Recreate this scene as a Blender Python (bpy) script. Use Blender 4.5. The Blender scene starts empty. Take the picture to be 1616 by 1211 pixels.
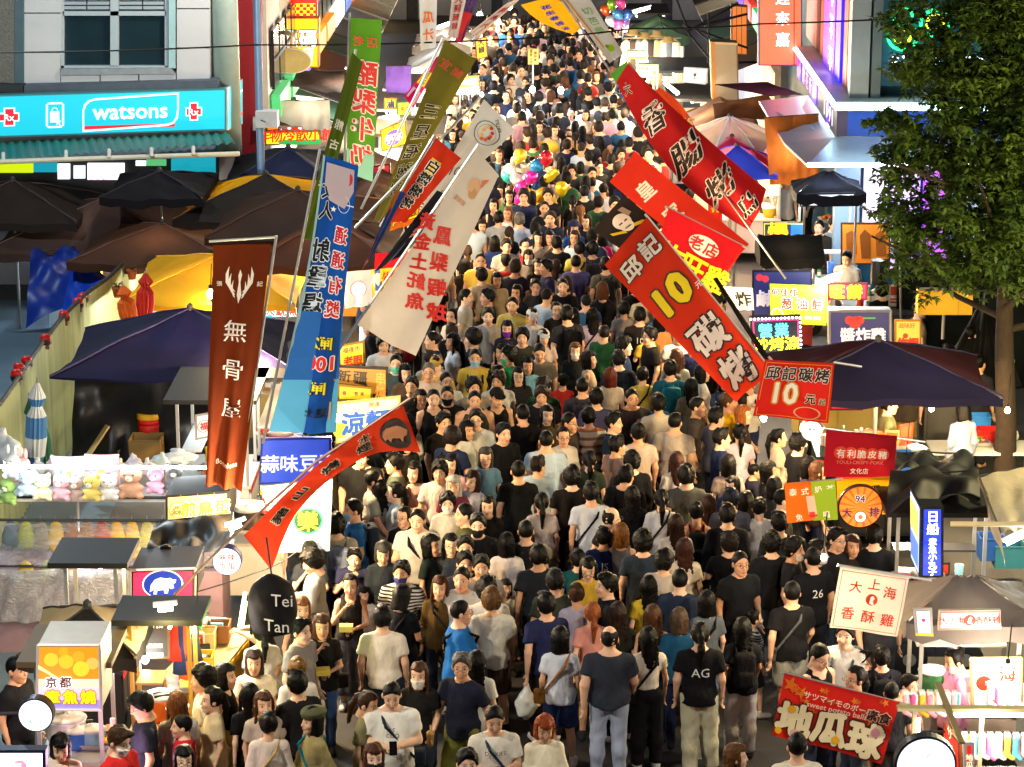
import bpy, math, random
import numpy as np
from mathutils import Vector, Matrix
random.seed(7); RNG = np.random.default_rng(7)
SC = bpy.context.scene
COL = SC.collection
PI = math.pi
R = math.radians

# ---------------------------------------------------------------- camera
CAM_Z = 11.25
F_PX, W_PX, H_PX = 4000.0, 1616.0, 1211.0
PITCH = R(15.3); YAW = R(0.745)
cam_data = bpy.data.cameras.new('camera')
cam_data.sensor_fit = 'HORIZONTAL'; cam_data.sensor_width = 36.0
cam_data.lens = F_PX / W_PX * 36.0
cam_data.clip_start = 0.5; cam_data.clip_end = 2000
cam = bpy.data.objects.new('camera', cam_data); COL.objects.link(cam)
cam.location = (0, 0, CAM_Z)
cam.rotation_euler = (PI / 2 - PITCH, 0, YAW)
SC.camera = cam

# ---------------------------------------------------------------- world: night sky over a lit city
world = bpy.data.worlds.new('World'); SC.world = world; world.use_nodes = True
wn = world.node_tree.nodes; wl = world.node_tree.links
bg = wn['Background']
sky = wn.new('ShaderNodeTexSky'); sky.sky_type = 'NISHITA'; sky.sun_disc = False
sky.sun_elevation = R(-2.0); sky.sun_rotation = R(200)
wl.new(sky.outputs[0], bg.inputs['Color'])
bg.inputs['Strength'].default_value = 0.12

# moonlight-weak sun
sun = bpy.data.lights.new('moon', 'SUN'); sun.energy = 0.035; sun.angle = R(10); sun.color = (0.75, 0.85, 1.0)
sun_o = bpy.data.objects.new('moon', sun); COL.objects.link(sun_o)
sun_o.rotation_euler = (R(35), R(-20), 0)

SC.view_settings.view_transform = 'Standard'
SC.view_settings.look = 'None'
SC.view_settings.gamma = 1.0
SC.view_settings.exposure = 1.1
SC.render.engine = 'CYCLES'
cy = SC.cycles
cy.use_denoising = True
cy.max_bounces = 5; cy.diffuse_bounces = 2; cy.glossy_bounces = 2
cy.transmission_bounces = 4; cy.transparent_max_bounces = 12
cy.sample_clamp_indirect = 4.0
cy.use_light_tree = True
cy.caustics_reflective = False; cy.caustics_refractive = False

# ---------------------------------------------------------------- where things stand
def cam_ray(px, py):
 x = (px - W_PX / 2) / F_PX; y = -(py - H_PX / 2) / F_PX
 v = cam.rotation_euler.to_matrix() @ Vector((x, y, -1))
 return v
def at_z(px, py, z=0.0):
 """world point on the level z that the photograph shows there"""
 v = cam_ray(px, py); t = (z - CAM_Z) / v.z
 return Vector((v.x * t, v.y * t, z))
def at_y(px, py, Y):
 """world point at distance Y down the street"""
 v = cam_ray(px, py); t = Y / v.y
 return Vector((v.x * t, Y, CAM_Z + v.z * t))
CMI = cam.rotation_euler.to_matrix().transposed()
def to_px(p):
 q = CMI @ (Vector(p) - cam.location)
 return (W_PX / 2 + F_PX * q.x / -q.z, H_PX / 2 - F_PX * q.y / -q.z)

# ---------------------------------------------------------------- materials
MATS = {}
def nmat(name):
 m = bpy.data.materials.new(name); m.use_nodes = True
 nt = m.node_tree
 return m, nt.nodes, nt.links, nt.nodes['Principled BSDF']
def srgb(r, g, b):
 f = lambda c: (c / 12.92 if c <= 0.04045 else ((c + 0.055) / 1.055) ** 2.4)
 return (f(r / 255), f(g / 255), f(b / 255))
def hx(s):
 return srgb(int(s[0:2], 16), int(s[2:4], 16), int(s[4:6], 16))
def paint(col, rough=0.6, metal=0.0, var=0.15, scale=6.0, bump=0.0, name=None, emit=0.0, spec=0.3):
 """plain painted / cloth / plastic surface with uneven tone and grime"""
 if isinstance(col, str): col = hx(col)
 key = ('p', tuple(round(c, 4) for c in col), rough, metal, var, scale, bump, emit)
 if key in MATS: return MATS[key]
 m, n, l, b = nmat(name or 'surface')
 tc = n.new('ShaderNodeTexCoord')
 t = n.new('ShaderNodeTexNoise'); t.inputs['Scale'].default_value = scale; t.inputs['Detail'].default_value = 5
 l.new(tc.outputs['Object'], t.inputs['Vector'])
 mx = n.new('ShaderNodeMix'); mx.data_type = 'RGBA'
 mx.inputs[6].default_value = (*[c * (1 - var) for c in col], 1)
 mx.inputs[7].default_value = (*[min(1, c * (1 + var)) for c in col], 1)
 l.new(t.outputs['Fac'], mx.inputs[0]); l.new(mx.outputs[2], b.inputs['Base Color'])
 b.inputs['Roughness'].default_value = rough; b.inputs['Metallic'].default_value = metal
 b.inputs['Specular IOR Level'].default_value = spec
 if emit:
  l.new(mx.outputs[2], b.inputs['Emission Color']); b.inputs['Emission Strength'].default_value = emit
 if bump:
  bp = n.new('ShaderNodeBump'); bp.inputs['Strength'].default_value = bump; bp.inputs['Distance'].default_value = 0.02
  l.new(t.outputs['Fac'], bp.inputs['Height']); l.new(bp.outputs[0], b.inputs['Normal'])
 MATS[key] = m
 return m
def glow(col, strength=3.0, base=None):
 """surface that gives off light: tubes, lit sign faces, bulbs"""
 if isinstance(col, str): col = hx(col)
 key = ('g', tuple(round(c, 4) for c in col), strength)
 if key in MATS: return MATS[key]
 m, n, l, b = nmat('lit_face')
 b.inputs['Base Color'].default_value = (*col, 1)
 b.inputs['Emission Color'].default_value = (*col, 1)
 b.inputs['Emission Strength'].default_value = strength
 b.inputs['Roughness'].default_value = 0.4
 MATS[key] = m
 return m
def cloth_mat(col, trans=0.25, var=0.12, scale=3.0, name='cloth'):
 """banner / canopy fabric that lets some light through"""
 if isinstance(col, str): col = hx(col)
 key = ('c', tuple(round(c, 4) for c in col), trans, var, scale)
 if key in MATS: return MATS[key]
 m, n, l, b = nmat(name)
 tc = n.new('ShaderNodeTexCoord')
 t = n.new('ShaderNodeTexNoise'); t.inputs['Scale'].default_value = scale; t.inputs['Detail'].default_value = 6
 l.new(tc.outputs['Object'], t.inputs['Vector'])
 mx = n.new('ShaderNodeMix'); mx.data_type = 'RGBA'
 mx.inputs[6].default_value = (*[c * (1 - var) for c in col], 1)
 mx.inputs[7].default_value = (*[min(1, c * (1 + var)) for c in col], 1)
 l.new(t.outputs['Fac'], mx.inputs[0]); l.new(mx.outputs[2], b.inputs['Base Color'])
 b.inputs['Roughness'].default_value = 0.75; b.inputs['Specular IOR Level'].default_value = 0.15
 bp = n.new('ShaderNodeBump'); bp.inputs['Strength'].default_value = 0.55; bp.inputs['Distance'].default_value = 0.06
 l.new(t.outputs['Fac'], bp.inputs['Height']); l.new(bp.outputs[0], b.inputs['Normal'])
 tr = n.new('ShaderNodeBsdfTranslucent'); l.new(mx.outputs[2], tr.inputs['Color'])
 ms = n.new('ShaderNodeMixShader'); ms.inputs[0].default_value = trans
 l.new(b.outputs[0], ms.inputs[1]); l.new(tr.outputs[0], ms.inputs[2])
 l.new(ms.outputs[0], n['Material Output'].inputs['Surface'])
 MATS[key] = m
 return m

# ---------------------------------------------------------------- objects
def tag(o, label=None, cat=None, group=None, kind=None):
 if label: o['label'] = label
 if cat: o['category'] = cat
 if group: o['group'] = group
 if kind: o['kind'] = kind
 return o
def empty(name, loc=(0, 0, 0), rz=0.0, label=None, cat=None, group=None):
 o = bpy.data.objects.new(name, None); COL.objects.link(o)
 o.empty_display_size = 0.2; o.location = loc; o.rotation_euler = (0, 0, rz)
 return tag(o, label, cat, group)
def link(name, me, parent=None, loc=None):
 o = bpy.data.objects.new(name, me); COL.objects.link(o)
 if parent: o.parent = parent
 if loc is not None: o.location = loc
 return o
def mesh_np(name, v, f, mat=None, smooth=False, mats=None, mi=None):
 """v (N,3) array, f list of tuples or (M,4)/(M,3) array"""
 me = bpy.data.meshes.new(name)
 v = np.asarray(v, dtype=np.float32)
 if isinstance(f, np.ndarray):
  k = f.shape[1]; nf = len(f)
  me.vertices.add(len(v)); me.vertices.foreach_set('co', v.ravel())
  me.loops.add(nf * k); me.loops.foreach_set('vertex_index', f.astype(np.int32).ravel())
  me.polygons.add(nf)
  me.polygons.foreach_set('loop_start', np.arange(0, nf * k, k, dtype=np.int32))
  me.polygons.foreach_set('loop_total', np.full(nf, k, dtype=np.int32))
  me.update(calc_edges=True)
 else:
  me.from_pydata([tuple(map(float, p)) for p in v], [], f); me.update()
 if mats:
  for m in mats: me.materials.append(m)
 elif mat: me.materials.append(mat)
 if mi is not None: me.polygons.foreach_set('material_index', np.asarray(mi, dtype=np.int32))
 if smooth: me.polygons.foreach_set('use_smooth', np.ones(len(me.polygons), dtype=bool))
 return me
class MB:
 """collects simple solids; build() links them as one mesh object"""
 def __init__(s): s.v = []; s.f = []
 def raw(s, v, f):
  k = len(s.v); s.v += [tuple(p) for p in v]; s.f += [tuple(i + k for i in q) for q in f]; return s
 def box(s, x0, x1, y0, y1, z0, z1, M=None):
  v = [(x, y, z) for z in (z0, z1) for (x, y) in ((x0, y0), (x1, y0), (x1, y1), (x0, y1))]
  if M is not None: v = [tuple(M @ Vector(p)) for p in v]
  return s.raw(v, [(3, 2, 1, 0), (4, 5, 6, 7), (0, 1, 5, 4), (1, 2, 6, 5), (2, 3, 7, 6), (3, 0, 4, 7)])
 def tube(s, pts, r, n=8, r2=None, cap=True):
  pts = [Vector(p) for p in pts]; m = len(pts); v = []; f = []
  up = Vector((0, 0, 1))
  for i, p in enumerate(pts):
   d = (pts[min(i + 1, m - 1)] - pts[max(i - 1, 0)]).normalized()
   a = up if abs(d.z) < 0.95 else Vector((1, 0, 0))
   e1 = d.cross(a).normalized(); e2 = d.cross(e1)
   rr = r if r2 is None else r + (r2 - r) * i / max(1, m - 1)
   for k in range(n):
    t = 2 * PI * k / n
    v.append(p + e1 * (rr * math.cos(t)) + e2 * (rr * math.sin(t)))
  for i in range(m - 1):
   for k in range(n):
    k2 = (k + 1) % n
    f.append((i * n + k, i * n + k2, (i + 1) * n + k2, (i + 1) * n + k))
  if cap: f += [tuple(range(n)), tuple(range((m - 1) * n, m * n))[::-1]]
  return s.raw(v, f)
 def lathe(s, prof, n=16, M=None, cap=True):
  v = []; f = []; m = len(prof)
  for (r, z) in prof:
   for k in range(n):
    t = 2 * PI * k / n; v.append((r * math.cos(t), r * math.sin(t), z))
  for i in range(m - 1):
   for k in range(n):
    k2 = (k + 1) % n
    f.append((i * n + k, i * n + k2, (i + 1) * n + k2, (i + 1) * n + k))
  if cap: f += [tuple(range(n))[::-1], tuple(range((m - 1) * n, m * n))]
  if M is not None: v = [tuple(M @ Vector(p)) for p in v]
  return s.raw(v, f)
 def prism(s, poly, z0, z1, M=None):
  """poly in the xy plane, extruded along z"""
  n = len(poly)
  v = [(x, y, z0) for x, y in poly] + [(x, y, z1) for x, y in poly]
  f = [tuple(range(n))[::-1], tuple(range(n, 2 * n))] + [(i, (i + 1) % n, n + (i + 1) % n, n + i) for i in range(n)]
  if M is not None: v = [tuple(M @ Vector(p)) for p in v]
  return s.raw(v, f)
 def build(s, name, mat, parent=None, smooth=False, loc=None, rz=None):
  me = mesh_np(name, s.v, s.f, mat, smooth)
  o = link(name, me, parent, loc)
  if rz is not None: o.rotation_euler.z = rz
  return o
def box_o(name, x0, x1, y0, y1, z0, z1, mat, parent=None, M=None):
 return MB().box(x0, x1, y0, y1, z0, z1, M).build(name, mat, parent)
def copy_tree(o, parent=None):
 c = o.copy(); COL.objects.link(c); c.parent = parent
 for ch in o.children: copy_tree(ch, c)
 return c
def lamp(parent, loc, watt, col=(1, 0.72, 0.38), radius=0.06, name='lamp_light'):
 L = bpy.data.lights.new(name, 'POINT'); L.energy = watt; L.color = col; L.shadow_soft_size = radius
 o = bpy.data.objects.new(name, L); COL.objects.link(o)
 if parent: o.parent = parent
 o.location = loc
 return o
WARM = (1.0, 0.71, 0.37); WARMW = (1.0, 0.84, 0.62); COOL = (0.85, 0.95, 1.0); AMBER = (1.0, 0.52, 0.15)
# ================================================================ people: shapes grown from distance fields
def nets(f, lo, hi, h):
 lo = np.array(lo, float); hi = np.array(hi, float)
 n = np.ceil((hi - lo) / h).astype(int) + 1
 ax = [lo[i] + h * np.arange(n[i]) for i in range(3)]
 X, Y, Z = np.meshgrid(*ax, indexing='ij')
 V = f(X, Y, Z)
 V = np.where(np.abs(V) < 1e-9, 1e-9, V)
 ins = V < 0
 c = [(0, 0, 0), (1, 0, 0), (0, 1, 0), (1, 1, 0), (0, 0, 1), (1, 0, 1), (0, 1, 1), (1, 1, 1)]
 sl = lambda A, o: A[o[0]:A.shape[0] - 1 + o[0], o[1]:A.shape[1] - 1 + o[1], o[2]:A.shape[2] - 1 + o[2]]
 cnt = sum(sl(ins, o).astype(np.int8) for o in c)
 act = (cnt > 0) & (cnt < 8)
 I = np.argwhere(act)
 idx = -np.ones(act.shape, int); idx[act] = np.arange(len(I))
 acc = np.zeros((len(I), 3)); k = np.zeros(len(I))
 for a in range(8):
  for b in range(a + 1, 8):
   d = np.array(c[b]) - np.array(c[a])
   if np.abs(d).sum() != 1: continue
   va = sl(V, c[a])[act]; vb = sl(V, c[b])[act]
   m = (va < 0) != (vb < 0)
   t = np.where(m, va / np.where(m, va - vb, 1), 0)
   acc += m[:, None] * (np.array(c[a])[None] + t[:, None] * d[None]); k += m
 verts = lo + h * (I + acc / k[:, None])
 F = []
 for axn in range(3):
  o1, o2 = [i for i in range(3) if i != axn]
  s0 = [slice(None)] * 3; s1 = [slice(None)] * 3
  s0[axn] = slice(0, -1); s1[axn] = slice(1, None)
  A = ins[tuple(s0)]; B = ins[tuple(s1)]
  for flip in (0, 1):
   E_ = np.argwhere((A & ~B) if not flip else (~A & B))
   E_ = E_[(E_[:, o1] > 0) & (E_[:, o2] > 0) & (E_[:, o1] < n[o1] - 1) & (E_[:, o2] < n[o2] - 1)]
   q = []
   for (d1, d2) in ((-1, -1), (0, -1), (0, 0), (-1, 0)):
    e = E_.copy(); e[:, o1] += d1; e[:, o2] += d2
    q.append(idx[e[:, 0], e[:, 1], e[:, 2]])
   q = np.stack(q, 1)
   if (axn == 1) != bool(flip): q = q[:, ::-1]
   F.append(q)
 return verts, np.concatenate(F)
def smin(a, b, k):
 h = np.clip(0.5 + 0.5 * (b - a) / k, 0, 1)
 return b + (a - b) * h - k * h * (1 - h)
def smax(a, b, k): return -smin(-a, -b, k)
def cone(P, a, b, ra, rb, flat=1.0):
 X, Y, Z = P
 a = np.array(a, float); b = np.array(b, float); d = b - a
 L2 = max(1e-9, (d * d).sum())
 t = np.clip(((X - a[0]) * d[0] + (Y - a[1]) * d[1] + (Z - a[2]) * d[2]) / L2, 0, 1)
 return np.sqrt((X - a[0] - t * d[0]) ** 2 + ((Y - a[1] - t * d[1]) / flat) ** 2 + (Z - a[2] - t * d[2]) ** 2) - (ra + (rb - ra) * t)
def ell(P, c, r):
 X, Y, Z = P
 q = np.sqrt(((X - c[0]) / r[0]) ** 2 + ((Y - c[1]) / r[1]) ** 2 + ((Z - c[2]) / r[2]) ** 2)
 return (q - 1) * min(r)
def stack(P, lv, k=0.02):
 """upright body of elliptical slices: lv = [(z, rx, ry, yoff)]"""
 X, Y, Z = P
 z = [l[0] for l in lv]
 rx = np.interp(Z, z, [l[1] for l in lv]); ry = np.interp(Z, z, [l[2] for l in lv]); yo = np.interp(Z, z, [l[3] for l in lv])
 d = (np.sqrt((X / rx) ** 2 + ((Y - yo) / ry) ** 2) - 1) * np.minimum(rx, ry)
 d = smax(d, z[0] - Z, k); return smax(d, Z - z[-1], k)
def half(P, p, nrm):
 X, Y, Z = P
 return (X - p[0]) * nrm[0] + (Y - p[1]) * nrm[1] + (Z - p[2]) * nrm[2]
def wob(P, a, s, seed=0):
 X, Y, Z = P
 return a * (np.sin(X * s + 1.3 * seed + 2.1 * np.sin(Z * s * 0.6)) * np.sin(Z * s * 0.8 + seed + 1.7 * np.sin(Y * s * 0.7)) + 0.6 * np.sin((X + Z * 0.8) * s * 1.9 + seed) * np.sin(Y * s * 1.3 + seed))

BUILDS = {
 'man':   dict(sh=0.182, tor=[(0.86, .135, .10, .005), (0.95, .148, .108, .01), (1.06, .132, .098, 0), (1.22, .150, .108, .0), (1.33, .158, .105, .01), (1.40, .125, .08, .015), (1.44, .07, .06, .02)], leg=1.0, arm=1.0, neck=.055),
 'woman': dict(sh=0.150, tor=[(0.86, .135, .10, .005), (0.94, .150, .112, .012), (1.06, .108, .085, 0), (1.21, .125, .108, -.012), (1.31, .128, .092, .005), (1.385, .10, .068, .015), (1.43, .052, .05, .02)], leg=.92, arm=.80, neck=.044),
 'heavy': dict(sh=0.200, tor=[(0.86, .165, .125, .0), (0.95, .182, .148, -.01), (1.07, .185, .158, -.03), (1.22, .182, .140, -.01), (1.33, .180, .120, .012), (1.40, .145, .09, .018), (1.45, .08, .07, .02)], leg=1.22, arm=1.25, neck=.064),
}
# arm poses: (elbow, wrist) for the figure's -x and +x side, in body space, facing -y
def arm_pose(kind, sh):
 dn = lambda s: ((s * (sh + .055), .03, 1.10), (s * (sh + .06), -.05, .86))
 if kind == 'down': return dn(-1), dn(1)
 if kind == 'walk': return ((-(sh + .06), -.05, 1.10), (-(sh + .05), -.20, .90)), (((sh + .06), .10, 1.11), ((sh + .07), .10, .87))
 if kind == 'phone': return ((-(sh + .05), -.03, 1.11), (-.055, -.27, 1.14)), (((sh + .05), -.03, 1.11), (.055, -.26, 1.15))
 if kind == 'eat': return ((-(sh + .06), -.12, 1.14), (-.045, -.20, 1.385)), (((sh + .05), -.04, 1.10), (.04, -.28, 1.12))
 if kind == 'strap': return dn(-1), (((sh + .07), -.05, 1.13), (.11, -.18, 1.27))
 if kind == 'raise': return dn(-1), (((sh + .07), -.20, 1.36), (.15, -.36, 1.58))
 if kind == 'carry': return dn(-1), (((sh + .06), .02, 1.10), ((sh + .03), -.17, .98))
 if kind == 'reach': return ((-(sh + .05), -.15, 1.12), (-.12, -.42, 1.12)), (((sh + .05), -.10, 1.11), (.13, -.36, 1.05))
def leg_pose(kind, b):
 w = .085 if b != 'heavy' else .10
 if kind == 'stand': return [((-w, .0, .90), (-w - .01, -.01, .49), (-w - .02, .02, .085)), ((w, .0, .90), (w + .01, -.015, .49), (w + .025, .01, .085))]
 if kind == 'step': return [((-w, .0, .90), (-w, -.13, .52), (-w, -.16, .10)), ((w, .0, .90), (w, .05, .49), (w, .26, .13))]
 if kind == 'shift': return [((-w, .0, .90), (-w - .03, -.05, .49), (-w - .07, -.05, .085)), ((w, .0, .90), (w + .0, .0, .49), (w - .005, .05, .085))]

# head in its own frame: ear level at the origin, face towards -y
def head_sdf(X, Y, Z):
 P = (X, Y, Z)
 d = ell(P, (0, .012, .032), (.076, .094, .098))
 d = smin(d, ell(P, (0, -.022, -.045), (.058, .066, .078)), .035)
 d = smin(d, ell(P, (0, -.062, -.096), (.026, .022, .020)), .03)
 for s in (-1, 1):
  d = smax(d, -ell(P, (s * .031, -.101, .010), (.023, .020, .013)), .012)
  d = smin(d, ell(P, (s * .080, .012, -.005), (.011, .020, .030)), .010)
  d = smin(d, ell(P, (s * .036, -.060, -.030), (.022, .022, .020)), .02)
 d = smin(d, cone(P, (0, -.084, .022), (0, -.103, -.027), .008, .0115), .012)
 d = smin(d, ell(P, (0, -.088, -.061), (.024, .011, .011)), .008)
 return smin(d, cone(P, (0, .02, -.05), (0, .035, -.16), .05, .052), .02)
def head_mesh(h):
 v, f = nets(head_sdf, (-.11, -.14, -.15), (.11, .13, .145), h)
 x, y, z = v.T
 ft = np.zeros((len(v), 4))
 def put(mask, col, a):
  ft[mask] = (*col, a)
 fr = y < -.045
 put(fr & (np.hypot(x / .026, (z + .062) / .0125) < 1), (.42, .10, .08), .75)
 ex = np.abs(x) - .032
 put(fr & (np.hypot(ex / .019, (z - .011) / .0085) < 1), (.75, .72, .68), .55)
 put(fr & (np.hypot(ex / .0105, (z - .011) / .0095) < 1), (.012, .009, .007), 1)
 put(fr & (np.hypot(ex / .021, (z - .0195) / .0042) < 1), (.015, .01, .008), .9)
 put(fr & (np.hypot((ex - .002) / .024, (z - .037 + np.abs(ex) * .15) / .0055) < 1), (.03, .02, .015), .6)
 return v, f, ft
HEAD = head_mesh(.0085); HEAD_LO = head_mesh(.026)

# finger chain as small tapered tubes; hand frame: -z down the fingers, palm towards inner side
def hand_parts(w, d, side, curl, s=1.0):
 """wrist point, direction of the forearm; returns verts, quads (palm and five bent fingers)"""
 w = Vector(w); d = Vector(d).normalized()
 a = Vector((0, -1, 0)); a = (a - d * a.dot(d))
 if a.length < .25: a = Vector((0, 0, 1)) - d * d.z
 a.normalize()                                             # thumb side (forward)
 nrm = d.cross(a) * side                                    # palm normal
 mb = MB()
 mb.tube([w - d * .02, w + d * .03, w + d * .085], .024 * s, 8, .030 * s)
 # flatten palm along its normal
 mb.v = [tuple(Vector(p) - nrm * ((Vector(p) - w).dot(nrm) * .42)) for p in mb.v]
 for i, (off, L) in enumerate(((.026, .062), (.009, .072), (-.008, .068), (-.024, .052))):
  p = w + d * .078 + a * off * s
  d1 = (d * math.cos(curl) + nrm * math.sin(curl)).normalized()
  d2 = (d * math.cos(2.2 * curl) + nrm * math.sin(2.2 * curl)).normalized()
  d3 = (d * math.cos(3.1 * curl) + nrm * math.sin(3.1 * curl)).normalized()
  q = p + d1 * L * .48; r = q + d2 * L * .32
  mb.tube([p - d * .012, p, q, r, r + d3 * L * .25], .0088 * s, 6, .0065 * s)
 t0 = w + d * .025 + a * .022 * s
 t1 = t0 + (a * .7 + d * .7 + nrm * .2).normalized() * .034
 mb.tube([t0 - a * .01, t0, t1, t1 + (d + nrm * .5 + a * .1).normalized() * .032], .0105 * s, 6, .0075 * s)
 return np.array(mb.v), [q for q in mb.f]

def mat_to(A, yaw, pitch, roll, loc, s=1.0):
 M = Matrix.Translation(loc) @ Matrix.Rotation(yaw, 4, 'Z') @ Matrix.Rotation(pitch, 4, 'X') @ Matrix.Rotation(roll, 4, 'Y') @ Matrix.Scale(s, 4)
 return M
FIG = {}
def figure(build, arms, legs, hyaw=0, hpitch=0, hroll=0, h=.025):
 """shared meshes for one body pose: the body and each garment cut for it"""
 key = (build, arms, legs, hyaw, hpitch, hroll, h)
 if key in FIG: return FIG[key]
 B = BUILDS[build]; sh = B['sh']; A = arm_pose(arms, sh); Lg = leg_pose(legs, build)
 la, aa = B['leg'], B['arm']
 xs = [p[0] for q in A for p in q] + [q[2][0] for q in Lg]; ys = [p[1] for q in A for p in q] + [q[2][1] for q in Lg]
 lo = (min(xs) - .13, min(ys) - .20, -.02); hi = (max(xs) + .13, max(ys) + .17, 1.62)
 Hm = mat_to(None, hyaw, hpitch, hroll, Vector((0, -.012, 1.575)), 1.11)
 def limbs(P, g=0.0):
  d = None
  for s, (el, wr) in zip((-1, 1), A):
   S = (s * sh, .012, 1.350)
   e = smin(cone(P, S, el, .052 * aa + g, .041 * aa + g), cone(P, el, wr, .042 * aa + g, .027 * aa + g * .6), .02)
   e = smin(e, cone(P, (s * .035, .02, 1.42), S, .040 * aa + g, .052 * aa + g), .03)
   d = e if d is None else np.minimum(d, e)
  return d
 def body_f(X, Y, Z):
  P = (X, Y, Z)
  d = stack(P, B['tor'], .03)
  d = smin(d, cone(P, (0, .02, 1.36), (0, .008, 1.53), B['neck'] + .008, B['neck'] - .003), .04)
  d = smin(d, limbs(P), .035)
  for (hp, kn, an) in Lg:
   l = smin(cone(P, hp, kn, .083 * la, .056 * la), cone(P, kn, an, .058 * la, .038 * la), .02)
   l = smin(l, ell(P, (kn[0] * .5 + an[0] * .5, kn[1] * .5 + an[1] * .5 + .015, kn[2] * .62 + an[2] * .38), (.052 * la, .055 * la, .11)), .03)
   l = smin(l, cone(P, (an[0], an[1] + .015, an[2] - .045), (an[0] * 1.12, an[1] - .135, an[2] - .055), .037, .030), .02)
   d = smin(d, l, .03)
  return d
 v, f = nets(body_f, lo, hi, h)
 # head joins at the neck
 hv, hf, hft = HEAD if h < .03 else HEAD_LO
 M = np.array(Hm)
 hv2 = hv @ M[:3, :3].T + M[:3, 3]
 V = [v, hv2]; Fq = [f, hf + len(v)]; FT = [np.zeros((len(v), 4)), hft]
 ngons = []
 n0 = len(v) + len(hv2)
 hands = []
 if h < .03:
  for s, (el, wr) in zip((-1, 1), A):
   cu = .28 if arms in ('down', 'walk', 'carry') else .62
   q, ff = hand_parts(wr, Vector(wr) - Vector(el), -s, cu, .92 if build == 'woman' else 1.05)
   V.append(q); FT.append(np.zeros((len(q), 4))); ngons += [tuple(i + n0 for i in t) for t in ff]; n0 += len(q)
 V = np.concatenate(V); FT = np.concatenate(FT)
 faces = [tuple(q) for q in np.concatenate(Fq).tolist()] + ngons
 me = mesh_np('body', V, faces, SKIN, True)
 at = me.attributes.new('feature', 'FLOAT_COLOR', 'POINT'); at.data.foreach_set('color', FT.astype(np.float32).ravel())
 out = dict(body=me, head=Hm, arms=A, legs=Lg, build=build, h=h, lo=lo, hi=hi, g={})
 FIG[key] = out
 return out
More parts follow.
